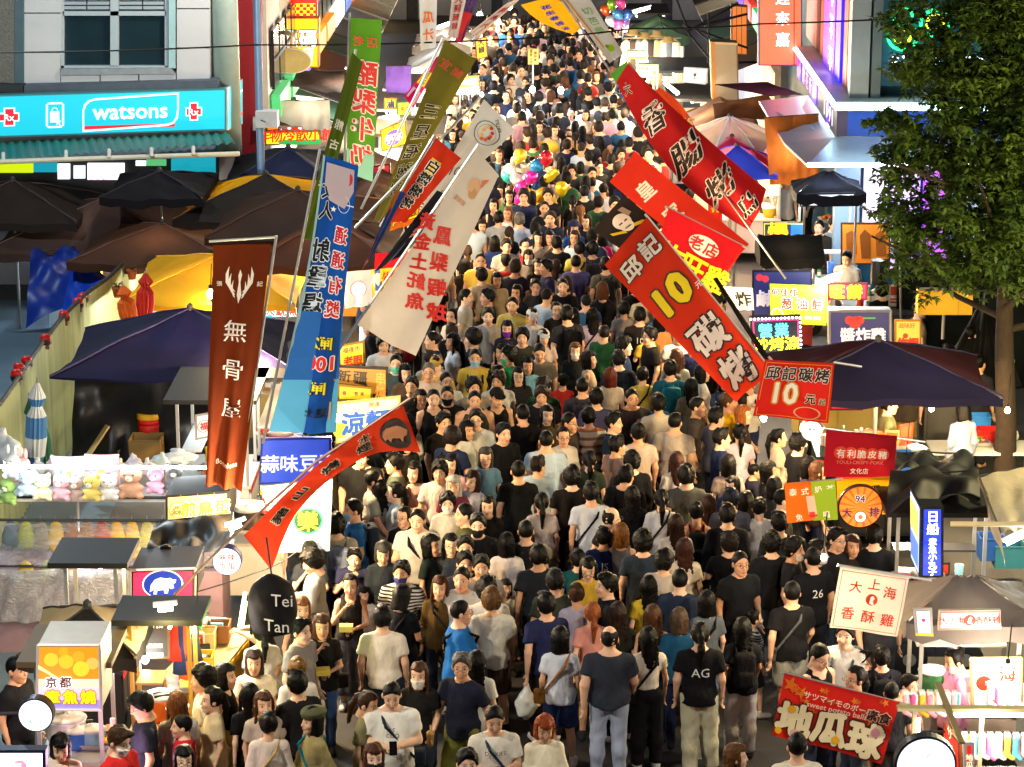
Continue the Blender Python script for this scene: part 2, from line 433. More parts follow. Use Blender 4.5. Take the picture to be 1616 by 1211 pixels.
def garment(fg, kind):
 if kind in fg['g']: return fg['g'][kind]
 B = BUILDS[fg['build']]; sh = B['sh']; A = fg['arms']; Lg = fg['legs']; la, aa = B['leg'], B['arm']; h = fg['h']
 lo, hi = fg['lo'], fg['hi']
 sd = len(FIG) * 1.7
 def infl(t, z0, z1, hem):
  lv = []
  for (z, rx, ry, yo) in t:
   lv.append((z, rx + .020, ry + .022, yo))
  zz = [l[0] for l in lv]
  g = lambda z, i: float(np.interp(z, zz, [l[i] for l in lv]))
  bl = max(g(1.25, 1), g(.95, 1)) if hem == 'loose' else None
  o = []
  for z in np.linspace(z0, z1, 9):
   rx, ry = g(z, 1), g(z, 2)
   if hem == 'loose' and z < 1.22:
    k = min(1, (1.22 - z) / .15); rx = rx + (max(rx, g(1.24, 1) * .99) - rx) * k + .004; ry = ry + (max(ry, g(1.24, 2) * 1.0) - ry) * k + .006
   if hem == 'loose' and z < 1.04:
    rx = max(rx, g(.95, 1) + .022); ry = max(ry, g(.95, 2) + .026)
   o.append((z, rx, ry, g(z, 3)))
  return o
 def sleeves(P, d, frac, r0, r1, fore=None):
  for s, (el, wr) in zip((-1, 1), A):
   S = np.array((s * sh, .012, 1.350)); el = np.array(el); wr = np.array(wr)
   e = cone(P, (s * .045, .018, 1.405), S, .046, r0)
   if fore is None:
    end = S + (el - S) * frac; n = (el - S) / np.linalg.norm(el - S)
    c = cone(P, S, end + n * .1, r0, r1 + .008)
    c = smax(c, half(P, end, n), .006)
   else:
    c = smin(cone(P, S, el, r0, r1), cone(P, el, wr, r1, fore), .03)
    n = (wr - el) / np.linalg.norm(wr - el); c = smax(c, half(P, wr - n * .01, n), .006)
   e = smin(e, c, .03)
   d = smin(d, e, .045)
  return d
 def f(X, Y, Z):
  P = (X, Y, Z)
  if kind in ('tee', 'crop', 'longtop', 'jacket', 'tank', 'polo'):
   z0 = {'tee': .83, 'crop': 1.0, 'longtop': .80, 'jacket': .82, 'tank': .88, 'polo': .86}[kind]
   z1 = 1.425 if kind != 'tank' else 1.40
   d = stack(P, infl(B['tor'], z0, z1, 'loose' if kind not in ('tank', 'crop') else ''), .008)
   if kind in ('tee', 'crop', 'polo'): d = sleeves(P, d, .66 if kind != 'crop' else .5, .064 * aa ** .5, .074 * aa ** .5)
   elif kind in ('longtop', 'jacket'): d = sleeves(P, d, 1, .065 * aa ** .5, .060 * aa ** .5, .045 * aa ** .5)
   else:
    for s in (-1, 1): d = smin(d, cone(P, (s * sh * .62, .0, 1.33), (s * sh * .55, .02, 1.425), .055, .038), .03)
    d = smax(d, -ell(P, (0, -.10, 1.44), (.075, .10, .09)), .01)
   if kind == 'polo': d = smin(d, np.maximum(np.abs(np.hypot(X, Y - .018) - .062) - .008, np.abs(Z - 1.435) - .018), .01)
   d = smax(d, -cone(P, (0, .012, 1.43), (0, -.02, 1.60), .058 if kind != 'polo' else .05, .07), .008)
   return d + (wob(P, .0075, 15, sd) + wob((X + .3 * Z, Y, Z * 1.5), .004, 34, sd)) * np.clip((1.34 - Z) * 6, .25, 1)
  if kind in ('trousers', 'jeans', 'shorts', 'cargo'):
   ex = {'trousers': .026, 'jeans': .012, 'shorts': .034, 'cargo': .034}[kind]
   d = stack(P, [(z, rx + .014, ry + .016, yo) for (z, rx, ry, yo) in B['tor'][:3]], .01)
   for (hp, kn, an) in Lg:
    hp, kn, an = map(np.array, (hp, kn, an))
    if kind == 'shorts':
     n = (kn - hp) / np.linalg.norm(kn - hp)
     l = smax(cone(P, hp, kn, .088 * la + ex, .070 * la + ex), half(P, kn - n * .03, n), .006)
    else:
     n = (an - kn) / np.linalg.norm(an - kn)
     l = smin(cone(P, hp, kn, .084 * la + ex, .057 * la + ex), cone(P, kn, an, .057 * la + ex, .043 * la + ex * 1.1), .03)
     m = kn * .62 + an * .38
     l = smin(l, ell(P, (m[0], m[1] + .015, m[2]), (.056 * la + ex, .062 * la + ex, .14)), .03)
     l = smax(l, half(P, an + n * .012, n), .006)
    d = smin(d, l, .03)
   d = smax(d, Z - 1.03, .006)
   return d + wob(P, .006, 19, sd) * np.clip((.9 - Z) * 4, .2, 1)
  if kind in ('skirt', 'longskirt', 'dress'):
   zb = {'skirt': .50, 'longskirt': .22, 'dress': .42}[kind]; fl = {'skirt': .21, 'longskirt': .225, 'dress': .25}[kind]
   b0 = B['tor'][2][1] + .016
   y0 = min(q[1][1] for q in Lg) * .5; 
   d = stack(P, [(zb, fl, fl * .85, 0), (.90, .172 * la ** .3, .135, .01), (1.05, b0 + .002, B['tor'][2][2] + .018, 0)], .008)
   th = np.arctan2(Y, X)
   return d + .010 * np.sin(th * 9 + sd) * np.clip((.95 - Z) * 2.2, 0, 1)
 z0, z1 = (.76, 1.50) if kind in ('tee', 'crop', 'longtop', 'jacket', 'tank', 'polo') else (-.0, 1.10)
 if kind in ('skirt', 'longskirt', 'dress'): lo2 = (min(lo[0], -.3), min(lo[1], -.28), .15); hi2 = (max(hi[0], .3), max(hi[1], .28), 1.10)
 else: lo2 = (lo[0], lo[1], z0); hi2 = (hi[0], hi[1], z1)
 v, q = nets(f, lo2, hi2, h)
 nm = {'tee': 'shirt', 'crop': 'shirt', 'longtop': 'shirt', 'jacket': 'jacket', 'tank': 'tank_top', 'polo': 'polo_shirt', 'skirt': 'skirt', 'longskirt': 'skirt', 'dress': 'skirt', 'shorts': 'shorts', 'jeans': 'jeans'}.get(kind, 'trousers')
 me = mesh_np(nm, v, q, CLOTH, True)
 fg['g'][kind] = me
 return me
SHOES = {}
def shoe(an, kind='trainer'):
 key = (tuple(round(a, 2) for a in an), kind)
 if key in SHOES: return SHOES[key]
 def f(X, Y, Z):
  P = (X, Y, Z); a = an
  d = cone(P, (a[0], a[1] + .02, a[2] - .04), (a[0] * 1.12, a[1] - .15, a[2] - .052), .050, .043)
  d = smin(d, cone(P, (a[0], a[1] + .01, a[2] - .03), (a[0], a[1] + .01, a[2] + .015), .048, .047), .02)
  return smax(d, a[2] - .083 - Z, .006)
 v, q = nets(f, (an[0] - .09, an[1] - .24, an[2] - .11), (an[0] + .09, an[1] + .11, an[2] + .08), .018)
 SHOES[key] = mesh_np('shoe', v, q, CLOTH, True)
 return SHOES[key]
HAIR = {}
def hair(kind, h=.0125):
 if (kind, h) in HAIR: return HAIR[(kind, h)]
 def f(X, Y, Z):
  P = (X, Y, Z)
  big = {'crop': .004, 'short': .013, 'mop': .024, 'bald': .003, 'long': .012, 'tail': .009, 'bob': .017, 'bun': .009, 'curly': .032}[kind]
  sk = ell(P, (0, .012, .034), (.078 + big, .096 + big, .100 + big * 1.1))
  am = {'mop': 1.7, 'short': 1.3, 'crop': .3}.get(kind, 1)
  tuft = am * (.0045 * np.sin(X * 105 + 5 * np.sin(Z * 40 + Y * 20)) * np.sin(Y * 75 + 3 + 2 * np.sin(X * 30)) + .004 * np.sin(X * 50 + Y * 40))
  if kind in ('curly',): tuft = tuft + .008 * np.sin(X * 90) * np.sin(Y * 95) * np.sin(Z * 90)
  sk = sk + tuft
  hl = {'crop': .106, 'short': .098, 'mop': .084, 'bald': .2, 'long': .076, 'tail': .096, 'bob': .074, 'bun': .096, 'curly': .05}[kind]
  # hairline: keep what is above a plane rising to the forehead, and behind the ears
  face = np.maximum(Y - (.005 if kind in ('crop', 'short', 'mop', 'bald', 'curly') else -.028), Z - hl + .25 * np.abs(X) * (1 if kind in ('tail', 'bun', 'short', 'crop') else 0))
  if kind in ('crop', 'short', 'mop', 'curly'): face = np.maximum(Y - .022, Z - hl + np.clip(Y + .085, 0, 1) * 1.15 + .35 * np.abs(X))
  d = smax(sk, -face, .010)
  low = {'crop': -.045, 'short': -.065, 'mop': -.075, 'bald': -.06, 'long': -.08, 'tail': -.075, 'bob': -.12, 'bun': -.075, 'curly': -.08}[kind]
  d = smax(d, low - Z, .01)
  if kind == 'bald': d = smax(d, -ell(P, (0, -.015, .15), (.09, .10, .10)), .01)
  if kind in ('short', 'mop'):   # side-swept fringe
   d = smin(d, ell(P, (.012, -.062, .114 if kind == 'short' else .104), (.056, .030, .022)) + tuft, .02)
  if kind == 'long':
   d = smin(d, stack(P, [(-.36, .062, .020, .088), (-.25, .088, .030, .086), (-.10, .088, .040, .070), (.05, .080, .060, .045)], .03) + tuft * 1.3, .03)
   for s in (-1, 1):
    d = smin(d, cone(P, (s * .076, -.015, .03), (s * .092, -.02, -.23), .020, .018) + tuft, .02)
  if kind == 'bob':
   d = smin(d, stack(P, [(-.135, .096, .070, .030), (-.05, .098, .085, .025), (.03, .09, .09, .02)], .02) + tuft, .02)
   d = smax(d, -np.maximum(Y + .040, np.maximum(Z - .074, np.abs(X) - .070)), .01)
  if kind in ('long', 'bob'):    # fringe
   d = smin(d, ell(P, (0, -.074, .090), (.054, .020, .022)) + tuft, .015)
  if kind == 'tail':
   d = smin(d, ell(P, (0, .118, .035), (.03, .035, .03)), .02)
   d = smin(d, smin(cone(P, (0, .13, .03), (0, .150, -.08), .026, .036), cone(P, (0, .150, -.08), (0, .125, -.27), .036, .012), .02) + tuft * 1.4, .02)
  if kind == 'bun': d = smin(d, ell(P, (0, .095, .085), (.045, .045, .042)) + tuft, .012)
  return d
 lo = (-.16, -.16, -.42 if kind in ('long', 'tail') else -.20); hi = (.16, .21, .20)
 v, q = nets(f, lo, hi, h)
 me = mesh_np('hair', v, q, HAIRM, True); HAIR[(kind, h)] = me
 return me
def headwear(kind):
 if ('w', kind) in HAIR: return HAIR[('w', kind)]
 if kind == 'cap':
  def f(X, Y, Z):
   P = (X, Y, Z)
   d = ell(P, (0, .012, .045), (.093, .110, .098)); d = smax(d, .048 - Z, .006)
   br = np.maximum(ell(P, (0, -.115, .048), (.076, .085, .05)), np.abs(Z - .052 + (Y + .1) * -.25) - .008)
   return smin(d, np.maximum(br, Y + .02), .008)
 elif kind == 'bucket':
  def f(X, Y, Z):
   P = (X, Y, Z)
   d = ell(P, (0, .012, .055), (.094, .108, .095)); d = smax(d, .03 - Z, .006)
   r = np.hypot(X / .95, (Y - .012) / 1.08)
   br = np.maximum(np.abs(Z - .045 + (r - .09) * .6) - .008, np.maximum(r - .142, .075 - r))
   return smin(d, br, .012)
 elif kind == 'beret':
  def f(X, Y, Z): return smin(ell((X, Y, Z), (0, .02, .10), (.115, .125, .045)), np.maximum(np.abs(np.hypot(X, (Y - .012) * .85) - .088) - .01, np.abs(Z - .07) - .02), .02)
 elif kind == 'helmet':
  def f(X, Y, Z):
   P = (X, Y, Z)
   d = ell(P, (0, .015, .04), (.115, .135, .125)); d = smax(d, -.06 - Z, .01)
   return smax(d, -np.maximum(Y + .03, Z - .055), .012)
 v, q = nets(f, (-.17, -.22, -.12), (.17, .18, .20), .010)
 me = mesh_np({'cap': 'cap', 'bucket': 'bucket_hat', 'beret': 'beret', 'helmet': 'helmet'}[kind], v, q, CLOTH, True)
 HAIR[('w', kind)] = me
 return me
def face_mask():
 if 'mask' in HAIR: return HAIR['mask']
 def f(X, Y, Z):
  d = head_sdf(X, Y, Z) - .007
  d = smax(d, Z + .018, .004); d = smax(d, -.108 - Z, .004)
  return smax(d, Y + .035, .004)
 v, q = nets(f, (-.1, -.15, -.13), (.1, -.02, 0.0), .009)
 me = mesh_np('face_mask', v, q, CLOTH, True); HAIR['mask'] = me
 return me
def specs():
 if 'specs' in HAIR: return HAIR['specs']
 mb = MB()
 for s in (-1, 1):
  c = [(s * .033 + .021 * math.cos(t), -.110, .008 + .016 * math.sin(t)) for t in [2 * PI * k / 10 for k in range(11)]]
  mb.tube(c, .0022, 5, cap=False); mb.tube([(s * .054, -.108, .012), (s * .083, -.02, .012), (s * .082, .02, .006)], .0022, 5)
 mb.tube([(-.012, -.112, .012), (.012, -.112, .012)], .002, 5)
 me = mesh_np('glasses', mb.v, mb.f, paint('101012', .3), False); HAIR['specs'] = me
 return me
def bag_mesh(kind):
 if ('b', kind) in HAIR: return HAIR[('b', kind)]
 if kind == 'backpack':
  def f(X, Y, Z):
   P = (X, Y, Z)
   d = smax(smax(np.abs(X) - .135, np.abs(Y - .215) - .075, .05), np.abs(Z - 1.17) - .21, .06)
   d = smin(d, smax(smax(np.abs(X) - .10, np.abs(Y - .29) - .03, .03), np.abs(Z - 1.08) - .09, .03), .012)
   d = np.minimum(d, cone(P, (-.02, .17, 1.385), (.02, .17, 1.385), .018, .018))
   for s in (-1, 1):
    st = smin(cone(P, (s * .095, .15, 1.34), (s * .105, .03, 1.432), .018, .018), cone(P, (s * .105, .03, 1.432), (s * .11, -.140, 1.27), .018, .018), .01)
    st = smin(st, cone(P, (s * .11, -.140, 1.27), (s * .16, .13, 1.02), .014, .012), .01)
    d = np.minimum(d, st)
   return d
  v, q = nets(f, (-.2, -.2, .9), (.2, .37, 1.5), .017); nm = 'backpack'
 else:   # crossbody bag with a strap over one shoulder
  def f(X, Y, Z):
   P = (X, Y, Z)
   d = smax(smax(np.abs(X - .20) - .10, np.abs(Y - .02) - .055, .03), np.abs(Z - .90) - .085, .03)
   for yy in (.160, -.160):
    st = smin(cone(P, (-.11, .02, 1.432), (-.06, yy * .90, 1.32), .017, .017), cone(P, (-.06, yy * .90, 1.32), (.20, yy * .62, .96), .017, .015), .01)
    d = np.minimum(d, st)
   return d
  v, q = nets(f, (-.2, -.22, .75), (.36, .24, 1.5), .016); nm = 'crossbody_bag'
 me = mesh_np(nm, v, q, CLOTH, True); HAIR[('b', kind)] = me
 return me

# materials that read each object's own colour
def person_mats():
 m, n, l, b = nmat('skin')
 oi = n.new('ShaderNodeObjectInfo'); at = n.new('ShaderNodeAttribute'); at.attribute_name = 'feature'
 mx = n.new('ShaderNodeMix'); mx.data_type = 'RGBA'
 l.new(at.outputs['Alpha'], mx.inputs[0]); l.new(oi.outputs['Color'], mx.inputs[6]); l.new(at.outputs['Color'], mx.inputs[7])
 t = n.new('ShaderNodeTexNoise'); t.inputs['Scale'].default_value = 14
 tc = n.new('ShaderNodeTexCoord'); l.new(tc.outputs['Object'], t.inputs['Vector'])
 hs = n.new('ShaderNodeHueSaturation'); mr = n.new('ShaderNodeMapRange'); mr.inputs[3].default_value = .86; mr.inputs[4].default_value = 1.12
 l.new(t.outputs['Fac'], mr.inputs[0]); l.new(mr.outputs[0], hs.inputs['Value']); l.new(mx.outputs[2], hs.inputs['Color'])
 l.new(hs.outputs[0], b.inputs['Base Color']); b.inputs['Roughness'].default_value = .52
 b.inputs['Specular IOR Level'].default_value = .35
 skin = m
 m, n, l, b = nmat('clothing')
 oi = n.new('ShaderNodeObjectInfo'); tc = n.new('ShaderNodeTexCoord')
 t = n.new('ShaderNodeTexNoise'); t.inputs['Scale'].default_value = 7; t.inputs['Detail'].default_value = 4
 mp = n.new('ShaderNodeMapping'); mp.inputs['Scale'].default_value = (1, 1, .55)
 l.new(tc.outputs['Object'], mp.inputs[0]); l.new(mp.outputs[0], t.inputs['Vector'])
 mr = n.new('ShaderNodeMapRange'); mr.inputs[1].default_value = .3; mr.inputs[2].default_value = .7; mr.inputs[3].default_value = .82; mr.inputs[4].default_value = 1.10
 hs = n.new('ShaderNodeHueSaturation'); l.new(t.outputs['Fac'], mr.inputs[0]); l.new(mr.outputs[0], hs.inputs['Value']); l.new(oi.outputs['Color'], hs.inputs['Color'])
 l.new(hs.outputs[0], b.inputs['Base Color']); b.inputs['Roughness'].default_value = .85; b.inputs['Specular IOR Level'].default_value = .12
 t2 = n.new('ShaderNodeTexNoise'); t2.inputs['Scale'].default_value = 9; t2.inputs['Detail'].default_value = 3; t2.inputs['Distortion'].default_value = 1.6
 m2 = n.new('ShaderNodeMapping'); m2.inputs['Scale'].default_value = (1.3, 1, .6); m2.inputs['Rotation'].default_value = (0, .6, .4)
 l.new(tc.outputs['Object'], m2.inputs[0]); l.new(m2.outputs[0], t2.inputs['Vector'])
 bp = n.new('ShaderNodeBump'); bp.inputs['Strength'].default_value = .5; bp.inputs['Distance'].default_value = .03
 l.new(t2.outputs['Fac'], bp.inputs['Height']); l.new(bp.outputs[0], b.inputs['Normal'])
 clo = m
 # striped knit
 st = []
 for (sc, wd, c2) in ((26, .5, (.03, .03, .035)), (9, .62, (.45, .16, .05)), (11, .5, (.60, .45, .03))):
  m2 = clo.copy(); m2.name = 'striped_clothing'; n = m2.node_tree.nodes; l = m2.node_tree.links
  tc = [x for x in n if x.bl_idname == 'ShaderNodeTexCoord'][0]; hs = [x for x in n if x.bl_idname == 'ShaderNodeHueSaturation'][0]
  sx = n.new('ShaderNodeSeparateXYZ'); l.new(tc.outputs['Object'], sx.inputs[0])
  mu = n.new('ShaderNodeMath'); mu.operation = 'MULTIPLY'; mu.inputs[1].default_value = sc; l.new(sx.outputs[2], mu.inputs[0])
  fr = n.new('ShaderNodeMath'); fr.operation = 'FRACT'; l.new(mu.outputs[0], fr.inputs[0])
  gt = n.new('ShaderNodeMath'); gt.operation = 'GREATER_THAN'; gt.inputs[1].default_value = wd; l.new(fr.outputs[0], gt.inputs[0])
  oi = [x for x in n if x.bl_idname == 'ShaderNodeObjectInfo'][0]
  mx = n.new('ShaderNodeMix'); mx.data_type = 'RGBA'; mx.inputs[7].default_value = (*c2, 1)
  l.new(gt.outputs[0], mx.inputs[0]); l.new(oi.outputs['Color'], mx.inputs[6]); l.new(mx.outputs[2], hs.inputs['Color'])
  st.append(m2)
 m, n, l, b = nmat('hair')
 oi = n.new('ShaderNodeObjectInfo'); tc = n.new('ShaderNodeTexCoord')
 mp = n.new('ShaderNodeMapping'); mp.inputs['Scale'].default_value = (1, 1, .12)
 t = n.new('ShaderNodeTexNoise'); t.inputs['Scale'].default_value = 95; t.inputs['Detail'].default_value = 3
 l.new(tc.outputs['Object'], mp.inputs[0]); l.new(mp.outputs[0], t.inputs['Vector'])
 mr = n.new('ShaderNodeMapRange'); mr.inputs[1].default_value = .3; mr.inputs[2].default_value = .7; mr.inputs[3].default_value = .4; mr.inputs[4].default_value = 1.25
 hs = n.new('ShaderNodeHueSaturation'); l.new(t.outputs['Fac'], mr.inputs[0]); l.new(mr.outputs[0], hs.inputs['Value']); l.new(oi.outputs['Color'], hs.inputs['Color'])
 l.new(hs.outputs[0], b.inputs['Base Color']); b.inputs['Roughness'].default_value = .5; b.inputs['Specular IOR Level'].default_value = .14
 bp = n.new('ShaderNodeBump'); bp.inputs['Strength'].default_value = .8; bp.inputs['Distance'].default_value = .008
 l.new(t.outputs['Fac'], bp.inputs['Height']); l.new(bp.outputs[0], b.inputs['Normal'])
 return skin, clo, st, m
SKIN, CLOTH, STRIPES, HAIRM = person_mats()
# ================================================================ lettering, cloth banners, sign boards
GLY = {}
def glyphs(s, bold=.02):
 bold = 0
 key = (s, bold)
 if key in GLY: return GLY[key]
 c = bpy.data.curves.new('lettering', 'FONT'); c.body = s; c.resolution_u = 2; c.offset = bold
 o = bpy.data.objects.new('lettering', c); COL.objects.link(o)
 m = bpy.data.meshes.new_from_object(o)
 v = np.array([p.co[:2] for p in m.vertices]); f = [tuple(p.vertices) for p in m.polygons]
 bpy.data.objects.remove(o); bpy.data.curves.remove(c); bpy.data.meshes.remove(m)
 mid = (v.min(0) + v.max(0)) / 2
 GLY[key] = (v - mid, f, v.max(0) - v.min(0))
 return GLY[key]
def disc_poly(n=24): return np.array([(math.cos(2 * PI * k / n), math.sin(2 * PI * k / n)) for k in range(n)])
def flat_items(items, w, h, mirror=False):
 """items in fractions of a w x h field, v downwards -> list of (verts (N,2) metres from top left, faces, colour, layer, glow)"""
 out = []
 for it in items:
  kind = it[0]; o = it[-1] if isinstance(it[-1], dict) else {}
  ly = o.get('ly', 1); gl = o.get('glow', 0)
  if kind == 'T':     # ('T', text, cx, cy, size, colour, opts)
   _, s, cx, cy, size, col = it[:6]; size *= w * 1.12
   step = o.get('step', 1.08)
   chars = [(s, 0, 0)]
   if o.get('v'):
    chars = [(ch, 0, (i - (len(s) - 1) / 2) * step) for i, ch in enumerate(s)]
   elif 'sp' in o:
    chars = [(ch, (i - (len(s) - 1) / 2) * o['sp'], 0) for i, ch in enumerate(s)]
   for (ch, dx, dy) in chars:
    if ch == ' ': continue
    for (bold, cc, l2) in ([(o['out'][1], o['out'][0], ly)] if 'out' in o else []) + [(o.get('b', .025), col, ly + 1)]:
     v0, f0, _ = glyphs(ch, 0)
     ns = 1 if bold < .012 else 4 if bold < .065 else 8
     bb = 0 if ns == 1 else bold * .8
     for ks in range(ns):
      v = v0 + bb * np.array((math.cos(2 * PI * (ks + .5) / ns), math.sin(2 * PI * (ks + .5) / ns))); f = f0
      q = v * size * np.array((o.get('sx', 1), 1.0))
      if mirror: q = q * np.array((-1, 1)); f = [t[::-1] for t in f]
      a = R(o.get('rot', 0)); ca, sa = math.cos(a), math.sin(a)
      px = q[:, 0] + dx * size; py = -q[:, 1] + dy * size
      X = cx * w + ca * px - sa * py; Y = cy * h + sa * px + ca * py
      out.append((np.stack([X, Y], 1), f, cc, l2 + .09 * ks, gl))
  elif kind == 'D':   # disc
   _, cx, cy, r, col = it[:5]; r *= w
   p = disc_poly(o.get('n', 28)) * r * np.array((o.get('sx', 1), 1)) + (cx * w, cy * h)
   out.append((p, [tuple(range(len(p)))[::-1]], col, ly, gl))
  elif kind == 'O':   # ring
   _, cx, cy, r, t, col = it[:6]; r *= w; t *= w
   p = disc_poly(32); v = np.concatenate([p * r, p * (r - t)]) * np.array((o.get('sx', 1), 1)) + (cx * w, cy * h)
   out.append((v, [(i, 32 + i, 32 + (i + 1) % 32, (i + 1) % 32) for i in range(32)], col, ly, gl))
  elif kind == 'R':   # rectangle in fractions
   _, x0, y0, x1, y1, col = it[:6]
   nx = max(1, int((x1 - x0) * w / .25)); ny = max(1, int((y1 - y0) * h / .25))
   v = np.array([((x0 + (x1 - x0) * i / nx) * w, (y0 + (y1 - y0) * j / ny) * h) for j in range(ny + 1) for i in range(nx + 1)])
   f = [(j * (nx + 1) + i, (j + 1) * (nx + 1) + i, (j + 1) * (nx + 1) + i + 1, j * (nx + 1) + i + 1) for j in range(ny) for i in range(nx)]
   out.append((v, f, col, ly, gl))
  elif kind == 'P':   # polygon in fractions
   _, pts, col = it[:3]
   out.append((np.array(pts) * (w, h), [tuple(range(len(pts)))], col, ly, gl))
 return out
def star(cx, cy, r, col, asp, a0=0, ly=1):
 return ('P', [(cx + (r if k % 2 == 0 else r * .42) * math.sin(a0 + k * PI / 5), cy - asp * (r if k % 2 == 0 else r * .42) * math.cos(a0 + k * PI / 5)) for k in range(10)], col, dict(ly=ly))
def frame_items(col, t=.03, a=0.04, asp=1.0, ly=1):
 b = a * asp; u = t * asp
 return [('R', a, b, 1 - a, b + u, col, dict(ly=ly)), ('R', a, 1 - b - u, 1 - a, 1 - b, col, dict(ly=ly)), ('R', a, b + u, a + t, 1 - b - u, col, dict(ly=ly)), ('R', 1 - a - t, b + u, 1 - a, 1 - b - u, col, dict(ly=ly))]
def qb(p, m, q, t): return p * (1 - t) ** 2 + m * 2 * t * (1 - t) + q * t * t
class Patch:
 """four-cornered sheet; left and right edges may bow; depth ripples"""
 def __init__(s, A, B, C, D, L=None, Rm=None, rip=.03, nw=2.5, ph=0.0, sag=0.0, top=.15):
  s.A, s.B, s.C, s.D = map(Vector, (A, B, C, D))
  s.L = Vector(L) if L is not None else (s.A + s.D) / 2
  s.M = Vector(Rm) if Rm is not None else (s.B + s.C) / 2
  s.rip, s.nw, s.ph, s.sag, s.topf = rip, nw, ph, sag, top
  s.w = ((s.B - s.A).length + (s.C - s.D).length) / 2; s.h = ((s.D - s.A).length + (s.C - s.B).length) / 2
  n = (s.B - s.A + s.C - s.D).cross(s.D - s.A + s.C - s.B).normalized()
  s.n = n if n.dot(cam.location - (s.A + s.C) / 2) > 0 else -n
 def __call__(s, u, v, off=0.0):
  l = qb(s.A, s.L, s.D, v) if 0 <= v <= 1 else s.A.lerp(s.D, v)
  r = qb(s.B, s.M, s.C, v) if 0 <= v <= 1 else s.B.lerp(s.C, v)
  p = l.lerp(r, u)
  d = s.rip * (math.sin(2 * PI * (s.nw * u + .35 * v) + s.ph) * (s.topf + (1 - s.topf) * v) + .5 * math.sin(2 * PI * (1.3 * v + .4 * u) + 2 * s.ph))
  return p + s.n * (d + off) + Vector((0, 0, -s.sag * 4 * u * (1 - u)))
def lay_print(root, pt, items, mirror=False, base=.010, glow_all=0, nm='lettering'):
 groups = {}
 for (v, f, col, ly, gl) in flat_items(items, pt.w, pt.h, mirror):
  g = groups.setdefault((col, int(ly + .001), (gl or glow_all * .75)), ([], []))
  k = len(g[0])
  g[0].extend(pt(x / pt.w, y / pt.h, base + .004 * ly) - root.location for x, y in v)
  g[1].extend(tuple(i + k for i in t) for t in f)
 for (col, ly, gl), (v, f) in groups.items():
  m = glow(col, gl) if gl else paint(col, .6, var=.06)
  link(nm, mesh_np(nm, [tuple(p) for p in v], f, m), root)
def sheet(pt, nu, nv, org):
 v = [tuple(pt(i / nu, j / nv) - org) for j in range(nv + 1) for i in range(nu + 1)]
 f = [(j * (nu + 1) + i, (j + 1) * (nu + 1) + i, (j + 1) * (nu + 1) + i + 1, j * (nu + 1) + i + 1) for j in range(nv) for i in range(nu)]
 return v, f
def banner(label, px, Y, col, items=(), mirror=False, pole=None, L=None, Rm=None, rip=.03, nw=2.5, trans=.25, group=None, name='banner_flag', bands=(), sag=0.0, top=.15, emit=0, cat='banner'):
 """px: four corners in the photograph (top left, top right, bottom right, bottom left); Y: distance(s)"""
 Ys = Y if isinstance(Y, (tuple, list)) else (Y,) * 4
 c = [at_y(p[0], p[1], y) for p, y in zip(px, Ys)]
 ym = sum(Ys) / 4
 pt = Patch(*c, L=at_y(*L, (Ys[0] + Ys[3]) / 2) if L else None, Rm=at_y(*Rm, (Ys[1] + Ys[2]) / 2) if Rm else None, rip=rip, nw=nw, ph=px[0][0] * .37, sag=sag, top=top)
 org = (c[2] + c[3]) / 2
 root = empty(name, org, 0, label, cat, group)
 v, f = sheet(pt, 14, max(8, int(14 * pt.h / pt.w)), org)
 link('cloth', mesh_np('cloth', v, f, cloth_mat(col, trans), True), root)
 lay_print(root, pt, list(bands) + list(items), mirror)
 for pl in ([pole] if pole and not isinstance(pole[0][0], (tuple, list)) else (pole or [])):
  ym2 = pl[2] if len(pl) > 2 else ym + .03
  a = at_y(*pl[0], ym2) - org; b = at_y(*pl[1], ym2) - org
  MB().tube([a, b], .016, 8).build('pole', paint('b8b8b4', .35, .7), root)
 return root
